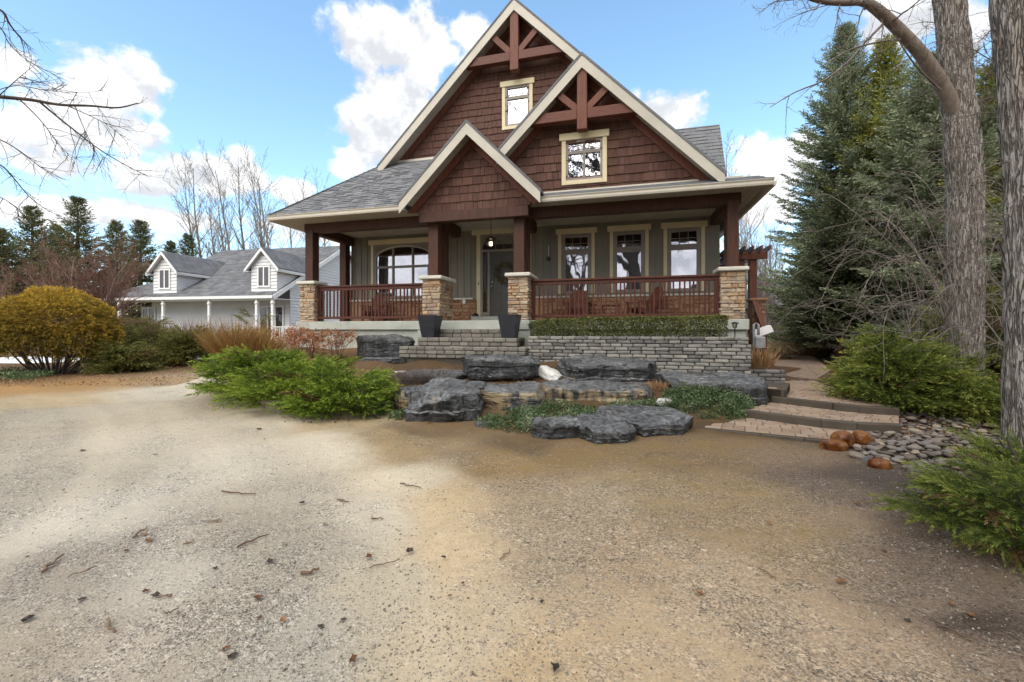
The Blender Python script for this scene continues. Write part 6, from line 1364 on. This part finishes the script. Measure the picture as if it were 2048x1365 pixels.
x, y = at_g(1690, 17); spruce('tall blue-green spruce, leftmost of the right-hand group', x, y, .45, 12.9, 3.5, 'spruce_b', 1, t0=.08, nb=440, tl=.46, tw=.115)
x, y = at_g(1772, 16); spruce('yellow-green spruce between the two blue-green ones', x, y, .45, 11.8, 3.0, 'spruce_g', 2, t0=.06, nb=360, tl=.46, tw=.115, gap=.03)
x, y = at_g(1868, 13.5); spruce('broad blue-green spruce behind the tall grey trunk', x, y, .35, 9.6, 3.1, 'spruce_b', 3, t0=.04, nb=420, tl=.46, tw=.115, pw=.7)
x, y = at_g(1990, 13); spruce('dark spruce at the right edge behind the two trunks', x, y, .35, 9.0, 3.0, 'spruce_g', 4, t0=.04, nb=330, tl=.46, tw=.12, pw=.7)
x, y = at_g(1682, 14.5); spruce('dark low-branched spruce beside the walkway', x, y, .4, 5.6, 2.2, 'spruce_d', 5, t0=.14, nb=240, tl=.42, tw=.11, bark='bark_r')
x, y = at_g(1620, 24); spruce('thin olive spruce behind the pergola', x, y, .5, 7.5, 2.2, 'far_con', 6, t0=.06, nb=200, tl=.45, tw=.16, gap=.1)
sp_src = [o for o in bpy.data.objects if o.name.startswith('spruce_tree') and o.parent is None]
for i, (k, x, y, s, lab) in enumerate(((2, 18.5, 13.5, .95, 'spruce standing right of the two trunks'), (0, 21.5, 17, .8, 'blue-green spruce far right behind the trunks'), (3, 17.0, 9.5, .8, 'low spruce right of the near trunk'))):
    c = copy_tree(sp_src[k]); c.location = (x, y, .3); c.scale = (s, s, s); c.rotation_euler = (0, 0, 1.3 + i); c['label'] = lab
for i, (x, y, s) in enumerate(((24, 44, .8), (30, 40, .9), (36, 46, .85), (42, 40, .95), (20, 52, .9))):
    put_tree('bare_tree', pop[i % 4], f'bare tree far behind the right-hand spruces, {ORD[i]} of five', (x, y, .9), i * 1.9, s, 'bare trees far behind the spruces')
for i, (px, Y, top, R, lab) in enumerate(((64, 34, 418, 3.0, 'dark conifer left of the tallest one on the left'), (155, 34, 398, 3.2, 'tallest dark conifer on the left with a thin spire top'), (232, 38, 447, 2.6, 'dark conifer just right of the tallest one on the left'), (281, 36, 446, 2.5, 'slim dark conifer standing left of the white house roof'), (342, 46, 486, 1.9, 'small far conifer behind the white house ridge, left one'), (376, 46, 472, 2.2, 'small far conifer behind the white house ridge, right one'), (-6, 30, 462, 3.6, 'dark conifer at the left edge of the picture'), (112, 40, 455, 2.4, 'half hidden conifer between the two largest on the left'))):
    x, y = at_g(px, Y); H_ = CH + (HY - top) / F * Y - .7
    spruce(lab, x, y, .7, H_, R * 1.2, 'far_con', 20 + i, t0=.04, nb=210, tl=.62, tw=.22, m_bl=7, bw=.16, pw=.8, name='conifer_tree', gap=.06)

# ------------------------------------------------------------------ shrubs
def stems(t, rx, ry, H_, rng, n=12, r=.02, m='bark_d'):
    mb = MB()
    for i in range(n):
        a = rng.uniform(0, 6.28); q = rng.uniform(.3, .8); mb.tube(smooth([(rng.normal(0, .05), rng.normal(0, .05), -.05), (rx * q * .35 * math.cos(a), ry * q * .35 * math.sin(a), H_ * .3), (rx * q * math.cos(a), ry * q * math.sin(a), H_ * rng.uniform(.5, .75))], 8), np.linspace(r, r * .3, 8), 5, cap=False)
    mb.build('stems', K[m], t, True)
def juniper(label, cx, cy, rx, ry, H_, m, seed, n, L, mb_=16, up=.35, rz=0., lob=.35, name='juniper_shrub', bl=.3, bw=.055, q0=.1, wlo=.3, z=None, droop=.15, cut=.36, freq=2.2, ang=42, cat='shrub', qp=2.4, outw=1.0):
    rng = np.random.default_rng(seed); zb = hgt(cx, cy) if z is None else z; t = thing(name, label, cat, (cx, cy, zb), rz)
    per = 26; npad = max(8, n // per); th = np.arange(npad) * 2.39996 + rng.normal(0, .4, npad); q = np.sqrt(rng.uniform(q0 ** 2, 1, npad)); w = 1 - (1 - wlo) * rng.random(npad) ** 1.5
    X = rx * q * np.cos(th); Yy = ry * q * np.sin(th); lump = fbm(X * freq + 50 + seed, Yy * freq + 50, seed, 3)
    env = np.clip(1 - q ** qp, 0, 1) ** .5 * (1 - lob + 2 * lob * lump); Z = H_ * np.maximum(env, .10) * w + .03; S_ = L * rng.uniform(.8, 1.5, npad)
    th2 = th + rng.normal(0, .35, npad); e = np.stack([np.cos(th2), np.sin(th2), up + .9 * (1 - q) * w + rng.normal(0, .12, npad)], 1); e = unit(e); lat = np.stack([-np.sin(th2), np.cos(th2), np.zeros(npad)], 1)
    I = np.repeat(np.arange(npad), per); k = len(I); av = rng.uniform(-.95, .25, k); bv = rng.normal(0, .42, k) * (1 - .45 * np.maximum(av, 0)); S2 = S_[I][:, None]
    P = np.stack([X, Yy, Z], 1)[I] + e[I] * av[:, None] * S2 + lat[I] * bv[:, None] * S2 + np.array((0, 0, 1.)) * (rng.normal(0, .05, k) - .28 * bv ** 2)[:, None] * S2
    D_ = unit(e[I] * outw + lat[I] * (bv * 1.3)[:, None] + rng.normal(0, .2, (k, 3))); l_ = L * rng.uniform(.5, 1.0, k); P[:, 2] = np.maximum(P[:, 2], .015)
    val = np.clip(.10 + .50 * rng.random(npad)[I] + .3 * (lump[I] - .4) + .12 * (av + .4) + rng.normal(0, .09, k), 0, 1)
    dead = rng.random(npad)[I] < .05
    if dead.any(): V, v = plumes(P[dead], D_[dead], l_[dead], rng, m=mb_, bl=bl, bw=bw, ang=ang, val=val[dead], droop=droop); link('dead_foliage', poly_mesh('dead_foliage', V, 4, K['deadspray'], v), None, t)
    P, D_, l_, val = P[~dead], D_[~dead], l_[~dead], val[~dead]
    V, v = plumes(P, D_, l_, rng, m=mb_, bl=bl, bw=bw, ang=ang, val=val, droop=droop, tipv=.42); link('foliage', poly_mesh('foliage', V, 4, K[m], v), None, t); stems(t, rx, ry, H_, rng, 14, .018); return t
# bright juniper beside the boulders (a few spreading plants)
juniper('bright green spreading juniper, left plant by the drive', *gp(515, 800), .92, 1.15, .72, 'juniper', 1, 2600, .30, wlo=.1, up=.22, qp=3.2)
juniper('bright green spreading juniper, middle plant of the three', *gp(585, 816), 1.05, 1.0, .74, 'juniper', 2, 2600, .30, wlo=.1, up=.22, qp=3.2)
juniper('bright green spreading juniper, right plant against the boulders', *gp(688, 826), .92, .95, .72, 'juniper', 3, 2600, .28, wlo=.1, up=.22, qp=3.2)
juniper('bright green juniper at the back, under the porch railing', *gp(600, 762, .2), 1.5, .9, .66, 'juniper', 4, 1800, .30, z=.2, wlo=.2, up=.25, qp=3.2)
# golden cypress globe on the left
def golden():
    x, y = gp(62, 752); y += .7; rng = np.random.default_rng(9); t = thing('golden_shrub', 'big round golden-orange evergreen shrub on the left', 'shrub', (x, y, 0))
    n = 7600; PP, DD, VV = [], [], []
    for (ox, oy, oz, rx, ry, rz, w) in ((.1, 0, 1.42, 1.85, 1.7, 1.55, .55), (-.95, -.5, 1.0, 1.3, 1.2, 1.1, .27), (1.15, .1, .95, .95, 1.0, 1.0, .18)):
        k = int(n * w); d = unit(rng.normal(size=(k, 3))); d[:, 2] = np.where(d[:, 2] < -.45, -d[:, 2], d[:, 2]); lum = fbm(d[:, 0] * 3 + 9 + d[:, 2] * 2, d[:, 1] * 3 + 40, 4, 3); rr = (.76 + .42 * lum) * (1 - .35 * rng.random(k) ** 3)
        P = d * rr[:, None] * np.array((rx, ry, rz)) + np.array((ox, oy, oz)); kp = P[:, 2] > .06 + .38 * lum; P, d, lum = P[kp], d[kp], lum[kp]; k = len(P)
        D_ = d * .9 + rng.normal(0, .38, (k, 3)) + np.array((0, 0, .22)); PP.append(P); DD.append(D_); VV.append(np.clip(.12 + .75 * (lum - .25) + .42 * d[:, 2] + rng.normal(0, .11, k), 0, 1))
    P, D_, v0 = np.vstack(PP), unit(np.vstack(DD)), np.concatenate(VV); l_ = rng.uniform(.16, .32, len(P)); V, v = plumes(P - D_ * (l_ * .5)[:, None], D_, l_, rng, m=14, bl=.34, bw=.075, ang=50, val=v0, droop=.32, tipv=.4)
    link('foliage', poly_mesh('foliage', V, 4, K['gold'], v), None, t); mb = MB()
    for i in range(46):
        a = rng.uniform(0, 6.28); r0 = rng.uniform(.1, .5); r1 = r0 + rng.uniform(.4, 1.1); mb.tube(smooth([(r0 * math.cos(a), r0 * math.sin(a), -.05), ((r0 + r1) / 2 * math.cos(a), (r0 + r1) / 2 * math.sin(a), .4), (r1 * math.cos(a), r1 * math.sin(a), 1.1)], 7), np.linspace(.025, .01, 7), 5, cap=False)
    mb.build('stems', K['bark_d'], t, True)
golden()
# olive junipers
for i, (px, py, rx, ry, H_, lab) in enumerate(((285, 738, 1.35, 1.1, 1.42, 'olive-green juniper between the golden shrub and its neighbour'), (365, 738, 1.0, .95, 1.38, 'olive-green juniper nearest the orange twig shrub'), (225, 748, 1.0, .8, 1.0, 'olive-green juniper at the foot of the golden shrub'))):
    x, y = gp(px, py); juniper(lab, x, y + .3, rx, ry, H_, 'olive', 30 + i, 3000, .34, mb_=14, up=.3, wlo=.1, droop=.3, lob=.3, qp=4, bw=.07)
x, y = gp(262, 706, .3); juniper('farther olive juniper rising behind the near ones', x, y, 1.7, 1.2, 1.45, 'olive', 38, 2000, .5, mb_=12, up=.3, wlo=.15, droop=.25, cut=.35, qp=3.5, bw=.07)
# right-hand junipers
x, y = gp(1770, 838, .05); juniper('yellow-green juniper spilling over the walkway below the spruces', x + .6, y + .5, .66, .85, 1.08, 'juniper_r', 51, 3000, .36, up=.3, wlo=.1, droop=.25, lob=.4, qp=3.4)
x, y = gp(1830, 800, .1); juniper('green juniper behind the spilling one, before the tall trunk', x, y + .2, 1.1, .9, 1.3, 'juniper_r', 52, 1600, .4, up=.5, wlo=.2, droop=.2)
x, y = gp(1990, 850); juniper('dark green low juniper between the tall trunk and the pebble bed', x, y + .1, 1.2, .8, .7, 'juniper_r', 53, 1600, .36, up=.25, wlo=.2, droop=.3)
x, y = gp(1830, 745, .3); juniper('yellowish shrub beyond the spilling juniper', x, y - 1.5, 1.0, .9, 2.3, 'olive', 54, 1300, .42, up=.5, wlo=.25, droop=.3, qp=4)
x, y = gp(1995, 1095); juniper('near feathery juniper at the lower right edge', x + .36, y + .02, .76, .68, .56, 'juniper_r', 55, 2100, .22, mb_=30, up=.22, wlo=.12, droop=.25, bl=.26, bw=.034, lob=.45, q0=.05, freq=3.2, qp=3)
x, y = gp(1950, 955); juniper('feathery juniper tip beside the nearest trunk', x + .2, y - .25, .34, .34, .62, 'juniper_r', 56, 520, .24, mb_=28, up=.5, wlo=.2, droop=.2, bl=.26, bw=.036, freq=3)
# boxwood hedge on the block wall
def hedge():
    t = thing('boxwood_hedge', 'long clipped boxwood hedge along the top of the block wall', 'hedge', (OX, OY, 1.33), -A); rng = np.random.default_rng(6); n = 26000
    u = rng.uniform(.30, 4.66, n); v = rng.uniform(-1.08, -.42, n); top = .36 + .10 * fbm(u * 1.8, v * 2, 5, 3) + .05 * np.clip((u - .3) / 1.2, 0, 1) - .16 * np.clip(.7 - u, 0, .5)
    fr = rng.random(n); z = top * (1 - (1 - .02) * rng.random(n) ** 1.6); front = rng.random(n) < .55; v = np.where(front, -1.08 + .16 * rng.random(n) ** 1.5 + .05 * fbm(u * 3, z * 5, 8, 2), v)
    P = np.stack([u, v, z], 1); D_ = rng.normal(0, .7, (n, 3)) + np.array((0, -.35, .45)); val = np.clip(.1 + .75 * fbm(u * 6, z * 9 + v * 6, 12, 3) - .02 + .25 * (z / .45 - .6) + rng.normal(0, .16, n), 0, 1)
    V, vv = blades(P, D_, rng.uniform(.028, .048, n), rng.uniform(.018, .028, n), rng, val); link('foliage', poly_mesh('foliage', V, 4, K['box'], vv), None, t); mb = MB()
    for i in range(40): a = .4 + i * .107; mb.tube([(a, -.75, -.05), (a + rng.normal(0, .08), -.8 + rng.normal(0, .1), .3)], [.012, .006], 5, cap=False)
    mb.build('stems', K['bark_d'], t)
hedge()
# ground cover
def cover(label, poly_px, n, seed, hmax=.10, L=.045, W=.022):
    rng = np.random.default_rng(seed); pts = [gt(*p)[:2] for p in poly_px]; xs = [p[0] for p in pts]; ys = [p[1] for p in pts]; x = rng.uniform(min(xs), max(xs), n * 4); y = rng.uniform(min(ys), max(ys), n * 4)
    px = x + (fbm(x * 3, y * 3, 2) - .5) * .35; py = y + (fbm(x * 3 + 7, y * 3, 3) - .5) * .35
    k = np.array([inside((a, b_), pts) for a, b_ in zip(px, py)]); x, y = x[k][:n], y[k][:n]; m = len(x); lum = fbm(x * 4, y * 4, seed, 3)
    kp = lum > .33; x, y, lum = x[kp], y[kp], lum[kp]; m = len(x); z = hgt_arr(x, y) + rng.random(m) * hmax * (.4 + 1.2 * lum); cx, cy = np.mean(xs), np.mean(ys); cz = hgt(cx, cy)
    V, v = blades(np.stack([x - cx, y - cy, z - cz], 1), rng.normal(0, .8, (m, 3)) + np.array((0, -.2, .35)), rng.uniform(.7, 1.3, m) * L, rng.uniform(.7, 1.3, m) * W, rng, np.clip(lum * 1.5 - .25 + rng.normal(0, .18, m), 0, 1))
    o = link('ground_cover', poly_mesh('ground_cover', V, 4, K['vinca'], v)); o.location = (cx, cy, cz); tag(o, label, 'ground cover', kind='stuff')
cover('low green ground cover between the lower boulders', [(950, 850), (1000, 822), (1085, 812), (1180, 822), (1250, 812), (1310, 806), (1330, 818), (1200, 835), (1170, 845), (1072, 850), (1060, 868), (1010, 868)], 9000, 61, .12)
cover('low green ground cover spilling beside the grey boulder and walkway', [(1322, 800), (1370, 775), (1440, 785), (1500, 805), (1500, 835), (1460, 842), (1400, 848), (1392, 830), (1330, 822)], 9000, 62, .16)
cover('small green ground cover tuft between the bright juniper and the tan rock', [(742, 838), (750, 815), (790, 815), (812, 832), (800, 842)], 2200, 63, .12)
cover('low green ground cover at the foot of the golden shrub', [(0, 762), (0, 745), (60, 742), (110, 752), (60, 764)], 2600, 64, .18, .06, .03)
# grasses and twiggy shrubs made of blades
def fan(label, x, y, z, n, H_, R, m, seed, W=.012, spread=.5, name='grass_clump', cat='grass', bend=.25, curl=0.):
    rng = np.random.default_rng(seed); t = thing(name, label, cat, (x, y, z)); a = rng.uniform(0, 6.28, n); r = R * np.sqrt(rng.random(n)); b0 = np.stack([r * np.cos(a), r * np.sin(a), np.zeros(n)], 1)
    D_ = np.stack([np.cos(a) * spread * r / R, np.sin(a) * spread * r / R, np.ones(n)], 1) + rng.normal(0, .13, (n, 3)); D_ = unit(D_); L = H_ * rng.uniform(.45, 1.08, n); P1 = b0 + D_ * (L * .55)[:, None]; D2 = unit(D_ + np.stack([np.cos(a), np.sin(a), -np.full(n, curl)], 1) * bend * rng.uniform(.3, 1.5, (n, 1)))
    v0 = np.clip(rng.normal(.5, .22, n), 0, 1); V1, a1 = blades(b0, D_, L * .62, W, rng, v0, .8); V2, a2 = blades(P1 - D_ * (L * .08)[:, None], D2, L * .5, W, rng, np.clip(v0 + .1, 0, 1), .2)
    link('blades', poly_mesh('blades', np.vstack([V1, V2]), 4, K[m], np.concatenate([a1, a2])), None, t); return t
x, y = uv(5.42, -.45); fan('russet dry grass clump in the dark block planter', x, y, .6, 420, .62, .22, 'drygrass', 1, .012, .45)
for i, (px, py, H_, lab) in enumerate(((1600, 706, 1.05, 'tan dry grass beyond the walkway, left clump'), (1625, 706, 1.1, 'tan dry grass beyond the walkway, middle clump'), (1652, 708, .95, 'tan dry grass beyond the walkway, right clump'), (1590, 700, 1.0, 'tan dry grass behind the pale clump'))):
    x, y, z = at(px, py, 17.5 + i * .4); fan(lab, x, y, hgt(x, y), 900, H_, .55, 'drygrass', 10 + i, .016, .6)
x, y, z = at(1561, 706, 16.5); fan('pale straw grass clump tied up beside the walkway', x, y, hgt(x, y), 700, 1.05, .3, 'palegrass', 20, .02, .35, bend=.6, curl=2.0)
for i, (px, py, Y, H_, R, m, lab) in enumerate(((472, 714, 16.5, 1.95, .8, 'orangetwig', 'orange-brown twiggy shrub before the white house porch'), (518, 712, 16.5, 1.55, .7, 'orangetwig', 'lower orange twiggy shrub next to the white railing'), (400, 700, 19, 2.1, .9, 'redtwig', 'reddish twiggy shrub before the white house wall'), (352, 690, 20, 1.9, .8, 'redtwig', 'reddish twiggy shrub at the left of the porch posts'))):
    x, y, z = at(px, py, Y); fan(lab, x, y, hgt(x, y), 1100, H_, R * .6, m, 30 + i, .014, .75, 'twig_shrub', 'shrub', .15)
x, y, z = at(505, 690, 19); juniper('small yellow-green evergreen behind the orange twigs', x, y, .75, .7, 2.2, 'olive', 39, 500, .4, up=.5, wlo=.2, qp=4)
x, y, z = at(852, 742, 9.4); fan('dry grey lavender clump on the rock terrace', x, y, hgt(x, y), 900, .42, .55, 'lavender', 41, .007, 1.0, 'lavender_clump', 'plant')
x, y, z = at(800, 728, 9.8); fan('smaller dry lavender clump by the juniper', x, y, hgt(x, y), 400, .3, .3, 'lavender', 42, .007, 1.0, 'lavender_clump', 'plant')
for i, (px, py, Y) in enumerate(((905, 752, 8.9), (1050, 758, 8.7), (1318, 780, 8.3))):
    x, y, z = at(px, py, Y); fan(('russet dry tuft below the lavender', 'small russet tuft before the white stone', 'small dry tuft between the overhanging slab and the grey boulder')[i], x, y, hgt(x, y), 160, .24, .12, 'drygrass', 50 + i, .008, .6)
def hydrangea(px, py, Y, seed, lab):
    x, y, z = at(px, py, Y); zb = hgt(x, y); t = thing('hydrangea_shrub', lab, 'shrub', (x, y, zb)); rng = np.random.default_rng(seed); mb = MB(); VV, AA = [], []
    for i in range(26):
        a = rng.uniform(0, 6.28); r = rng.uniform(.1, .5); h = rng.uniform(.35, .75); tip = np.array((r * math.cos(a), r * math.sin(a), h)); mb.tube(smooth([(tip[0] * .15, tip[1] * .15, -.03), tip * .6, tip], 5), np.linspace(.008, .004, 5), 4, cap=False)
        n = int(rng.uniform(15, 90)); P = tip + rng.normal(0, .05, (n, 3)); V, v = blades(P, rng.normal(0, 1, (n, 3)), rng.uniform(.03, .06, n), .03, rng); VV.append(V); AA.append(v)
    mb.build('stems', K['bark_r'], t); link('flower_heads', poly_mesh('flower_heads', np.vstack(VV), 4, K['hydrangea'], np.concatenate(AA)), None, t)
hydrangea(622, 705, 11.8, 1, 'dry orange hydrangea at the left corner of the porch base'); hydrangea(672, 706, 11.3, 2, 'dry orange hydrangea beside the upright dark slab'); hydrangea(590, 705, 12.4, 3, 'dry hydrangea below the left stone pier')
# leaf litter in the beds
def litter():
    rng = np.random.default_rng(77); P = []
    for (px0, px1, py0, py1, n) in ((0, 420, 738, 775, 2200), (1640, 1760, 760, 800, 300), (1800, 2048, 820, 880, 700), (1040, 1330, 745, 775, 500), (560, 740, 700, 720, 400), (780, 1000, 735, 765, 400), (560, 860, 815, 850, 160), (1000, 1400, 790, 812, 150)):
        for _ in range(n):
            x, y = gp(rng.uniform(px0, px1), rng.uniform(py0, py1), 0 if py0 > 730 else .5); P.append((x, y))
    for px0, px1, py0, py1, n in ((780, 1330, 705, 790, 900),):
        for _ in range(n): q = gt(rng.uniform(px0, px1), rng.uniform(py0, py1)); P.append(q[:2])
    P = np.array(P); z = hgt_arr(P[:, 0], P[:, 1]) + .012 + rng.random(len(P)) * .02; n = len(P)
    V, v = blades(np.c_[P, z], np.c_[rng.normal(0, 1, (n, 2)), rng.normal(0, .25, n)], rng.uniform(.03, .075, n), rng.uniform(.02, .045, n), rng, None, .45, (0, 0, 1)); tag(link('leaf_litter', poly_mesh('leaf_litter', V, 4, leaf_mat('litter_leaf', [(.07, .035, .018), (.17, .08, .035), (.28, .14, .06), (.36, .24, .12)], trans=.1), v)), 'brown leaf litter strewn over the planting beds', 'leaf litter', kind='stuff')
litter()
# sticks and leaves lying on the drive
def stick(p, q, r, lab, kink=.02, group=None):
    a = np.array((*gp(*p), 0.)); b_ = np.array((*gp(*q), 0.)); rr = random.Random(int(p[0] * 7 + q[1])); pts = []
    for i in range(7):
        f = i / 6; c = a + (b_ - a) * f + np.array((rr.uniform(-kink, kink), rr.uniform(-kink, kink), 0)) * (0 < i < 6); c[2] = hgt(c[0], c[1]) + r * .6 + .012 + (fbm(np.array([c[0] * .9]), np.array([c[1] * .9]), 3)[0] - .5) * .035 * math.exp(-((c[0] / 12) ** 2 + ((c[1] - 5) / 9) ** 2)); pts.append(c)
    m = np.mean(pts, axis=0); o = MB().tube(np.array(pts) - m, np.linspace(r, r * .6, 7), 6).build('stick', K['stick'], None, True); o.location = m; tag(o, lab, 'stick', group)
ST = [((84, 1150), (127, 1115), .010, 'pale bent stick on the far left of the gravel'), ((136, 1160), (194, 1137), .004, 'thin dark twig right of the pale bent stick'), ((266, 1080), (294, 1060), .008, 'short brown stick beside two orange leaves'), ((443, 987), (512, 992), .007, 'straight reddish stick lying level on the pale gravel'), ((475, 1098), (536, 1072), .007, 'pale straight stick slanting on the coarse gravel'), ((366, 1092), (388, 1085), .006, 'short dark twig left of the pale slanting stick'), ((418, 1048), (444, 1045), .006, 'short dark twig below the level reddish stick'), ((800, 972), (842, 980), .006, 'dark twig on the pale track below the boulders'), ((675, 1002), (698, 1007), .007, 'short dark stick right of the level reddish one'),
      ((742, 1040), (766, 1040), .006, 'thin pale twig in the middle of the drive'), ((601, 1152), (637, 1143), .011, 'dark ragged bark strip in the middle foreground'), ((740, 1140), (800, 1120), .004, 'long thin twig beside a brown leaf'), ((215, 1245), (230, 1272), .008, 'short brown stick in the left foreground'), ((330, 1232), (358, 1222), .004, 'thin dark twig in the left foreground'), ((1874, 1258), (1956, 1288), .006, 'dark crooked twig in the right foreground'), ((1000, 1120), (1020, 1100), .006, 'curved twig on the orange sand'), ((326, 1198), (344, 1198), .005, 'tiny dark twig beside a grey leaf'), ((1520, 1140), (1552, 1165), .004, 'thin grass-like twig right of centre'), ((1745, 1096), (1780, 1118), .004, 'pale thin twig on the mossy patch')]
for p, q, r, lab in ST: stick(p, q, r, lab)
def leaf_mesh(seed, m):
    r = random.Random(seed); n = 9; out = [(0, 0, .004)]
    for i in range(n): a = i * 2 * math.pi / n; q = r.uniform(.6, 1.15) * (1 if i % 2 else .7); out.append((q * math.cos(a) * .5, q * math.sin(a) * .34, .06 + r.uniform(-.04, .16)))
    return MB().add(out, [(0, i + 1, (i + 1) % n + 1) for i in range(n)]).mesh('leaf', m)
LM = [leaf_mesh(i, K['deadleaf']) for i in range(4)]; LD = [leaf_mesh(i + 9, K['darkleaf']) for i in range(3)]
LV = [(517, 1200, 0, .075, 'brown curled leaf, darkest of those left of centre'), (566, 1245, 0, .06, 'small orange leaf below the dark curled one'), (292, 1186, 0, .05, 0), (253, 1105, 0, .05, 0), (290, 1072, 0, .06, 'pale orange leaf beside the short brown stick'), (298, 1085, 0, .07, 'wide tan leaf beside the short brown stick'), (738, 1118, 0, .075, 'rust-brown leaf at the end of the long thin twig'), (55, 1243, 1, .075, 'dark folded leaf at the far left'), (312, 1196, 1, .075, 'grey-brown leaf in the left foreground'), (163, 1203, 1, .06, 0), (465, 1318, 1, .06, 0), (706, 1325, 0, .06, 'orange leaf at the bottom of the drive'), (686, 1245, 1, .045, 0), (642, 1258, 1, .045, 0), (818, 1107, 1, .09, 'flat grey leaf right of the rust-brown leaf'), (886, 1118, 1, .06, 0), (540, 1126, 1, .07, 0), (604, 1009, 1, .07, 'dark crumpled leaf on the pale track'), (648, 1051, 1, .05, 0), (1400, 1192, 0, .07, 'yellowish leaf on the gravel right of centre'), (1682, 1167, 0, .075, 'round orange leaf near the right-hand juniper'), (1110, 1339, 1, .075, 'dark lobed leaf at the bottom centre'), (1084, 1207, 1, .04, 0), (518, 863, 0, .12, 'orange leaf by the bright juniper'), (1716, 1012, 0, .07, 0), (1903, 1212, 0, .06, 0), (520, 1240, 0, .04, 0), (452, 1302, 0, .05, 0), (430, 1140, 1, .05, 0), (926, 1170, 0, .035, 0), (900, 1195, 0, .035, 0), (1770, 1105, 0, .05, 0), (1942, 1235, 0, .06, 0), (1815, 1245, 1, .05, 0), (166, 905, 1, .09, 0), (312, 912, 1, .06, 0), (530, 885, 1, .05, 0), (1540, 1050, 0, .06, 0)]
for i, (px, py, dk, s, lab) in enumerate(LV):
    x, y = gp(px, py); o = link('fallen_leaf', (LD if dk else LM)[i % 3], None); o.location = (x, y, hgt(x, y) + .008); o.scale = (s, s, s); o.rotation_euler = (0, 0, i * 1.9)
    tag(o, lab or ('small dark leaf lying on the gravel' if dk else 'small orange-brown leaf lying on the gravel'), 'leaf', 'dark leaves on the drive' if dk and not lab else ('orange leaves on the drive' if not lab else None))
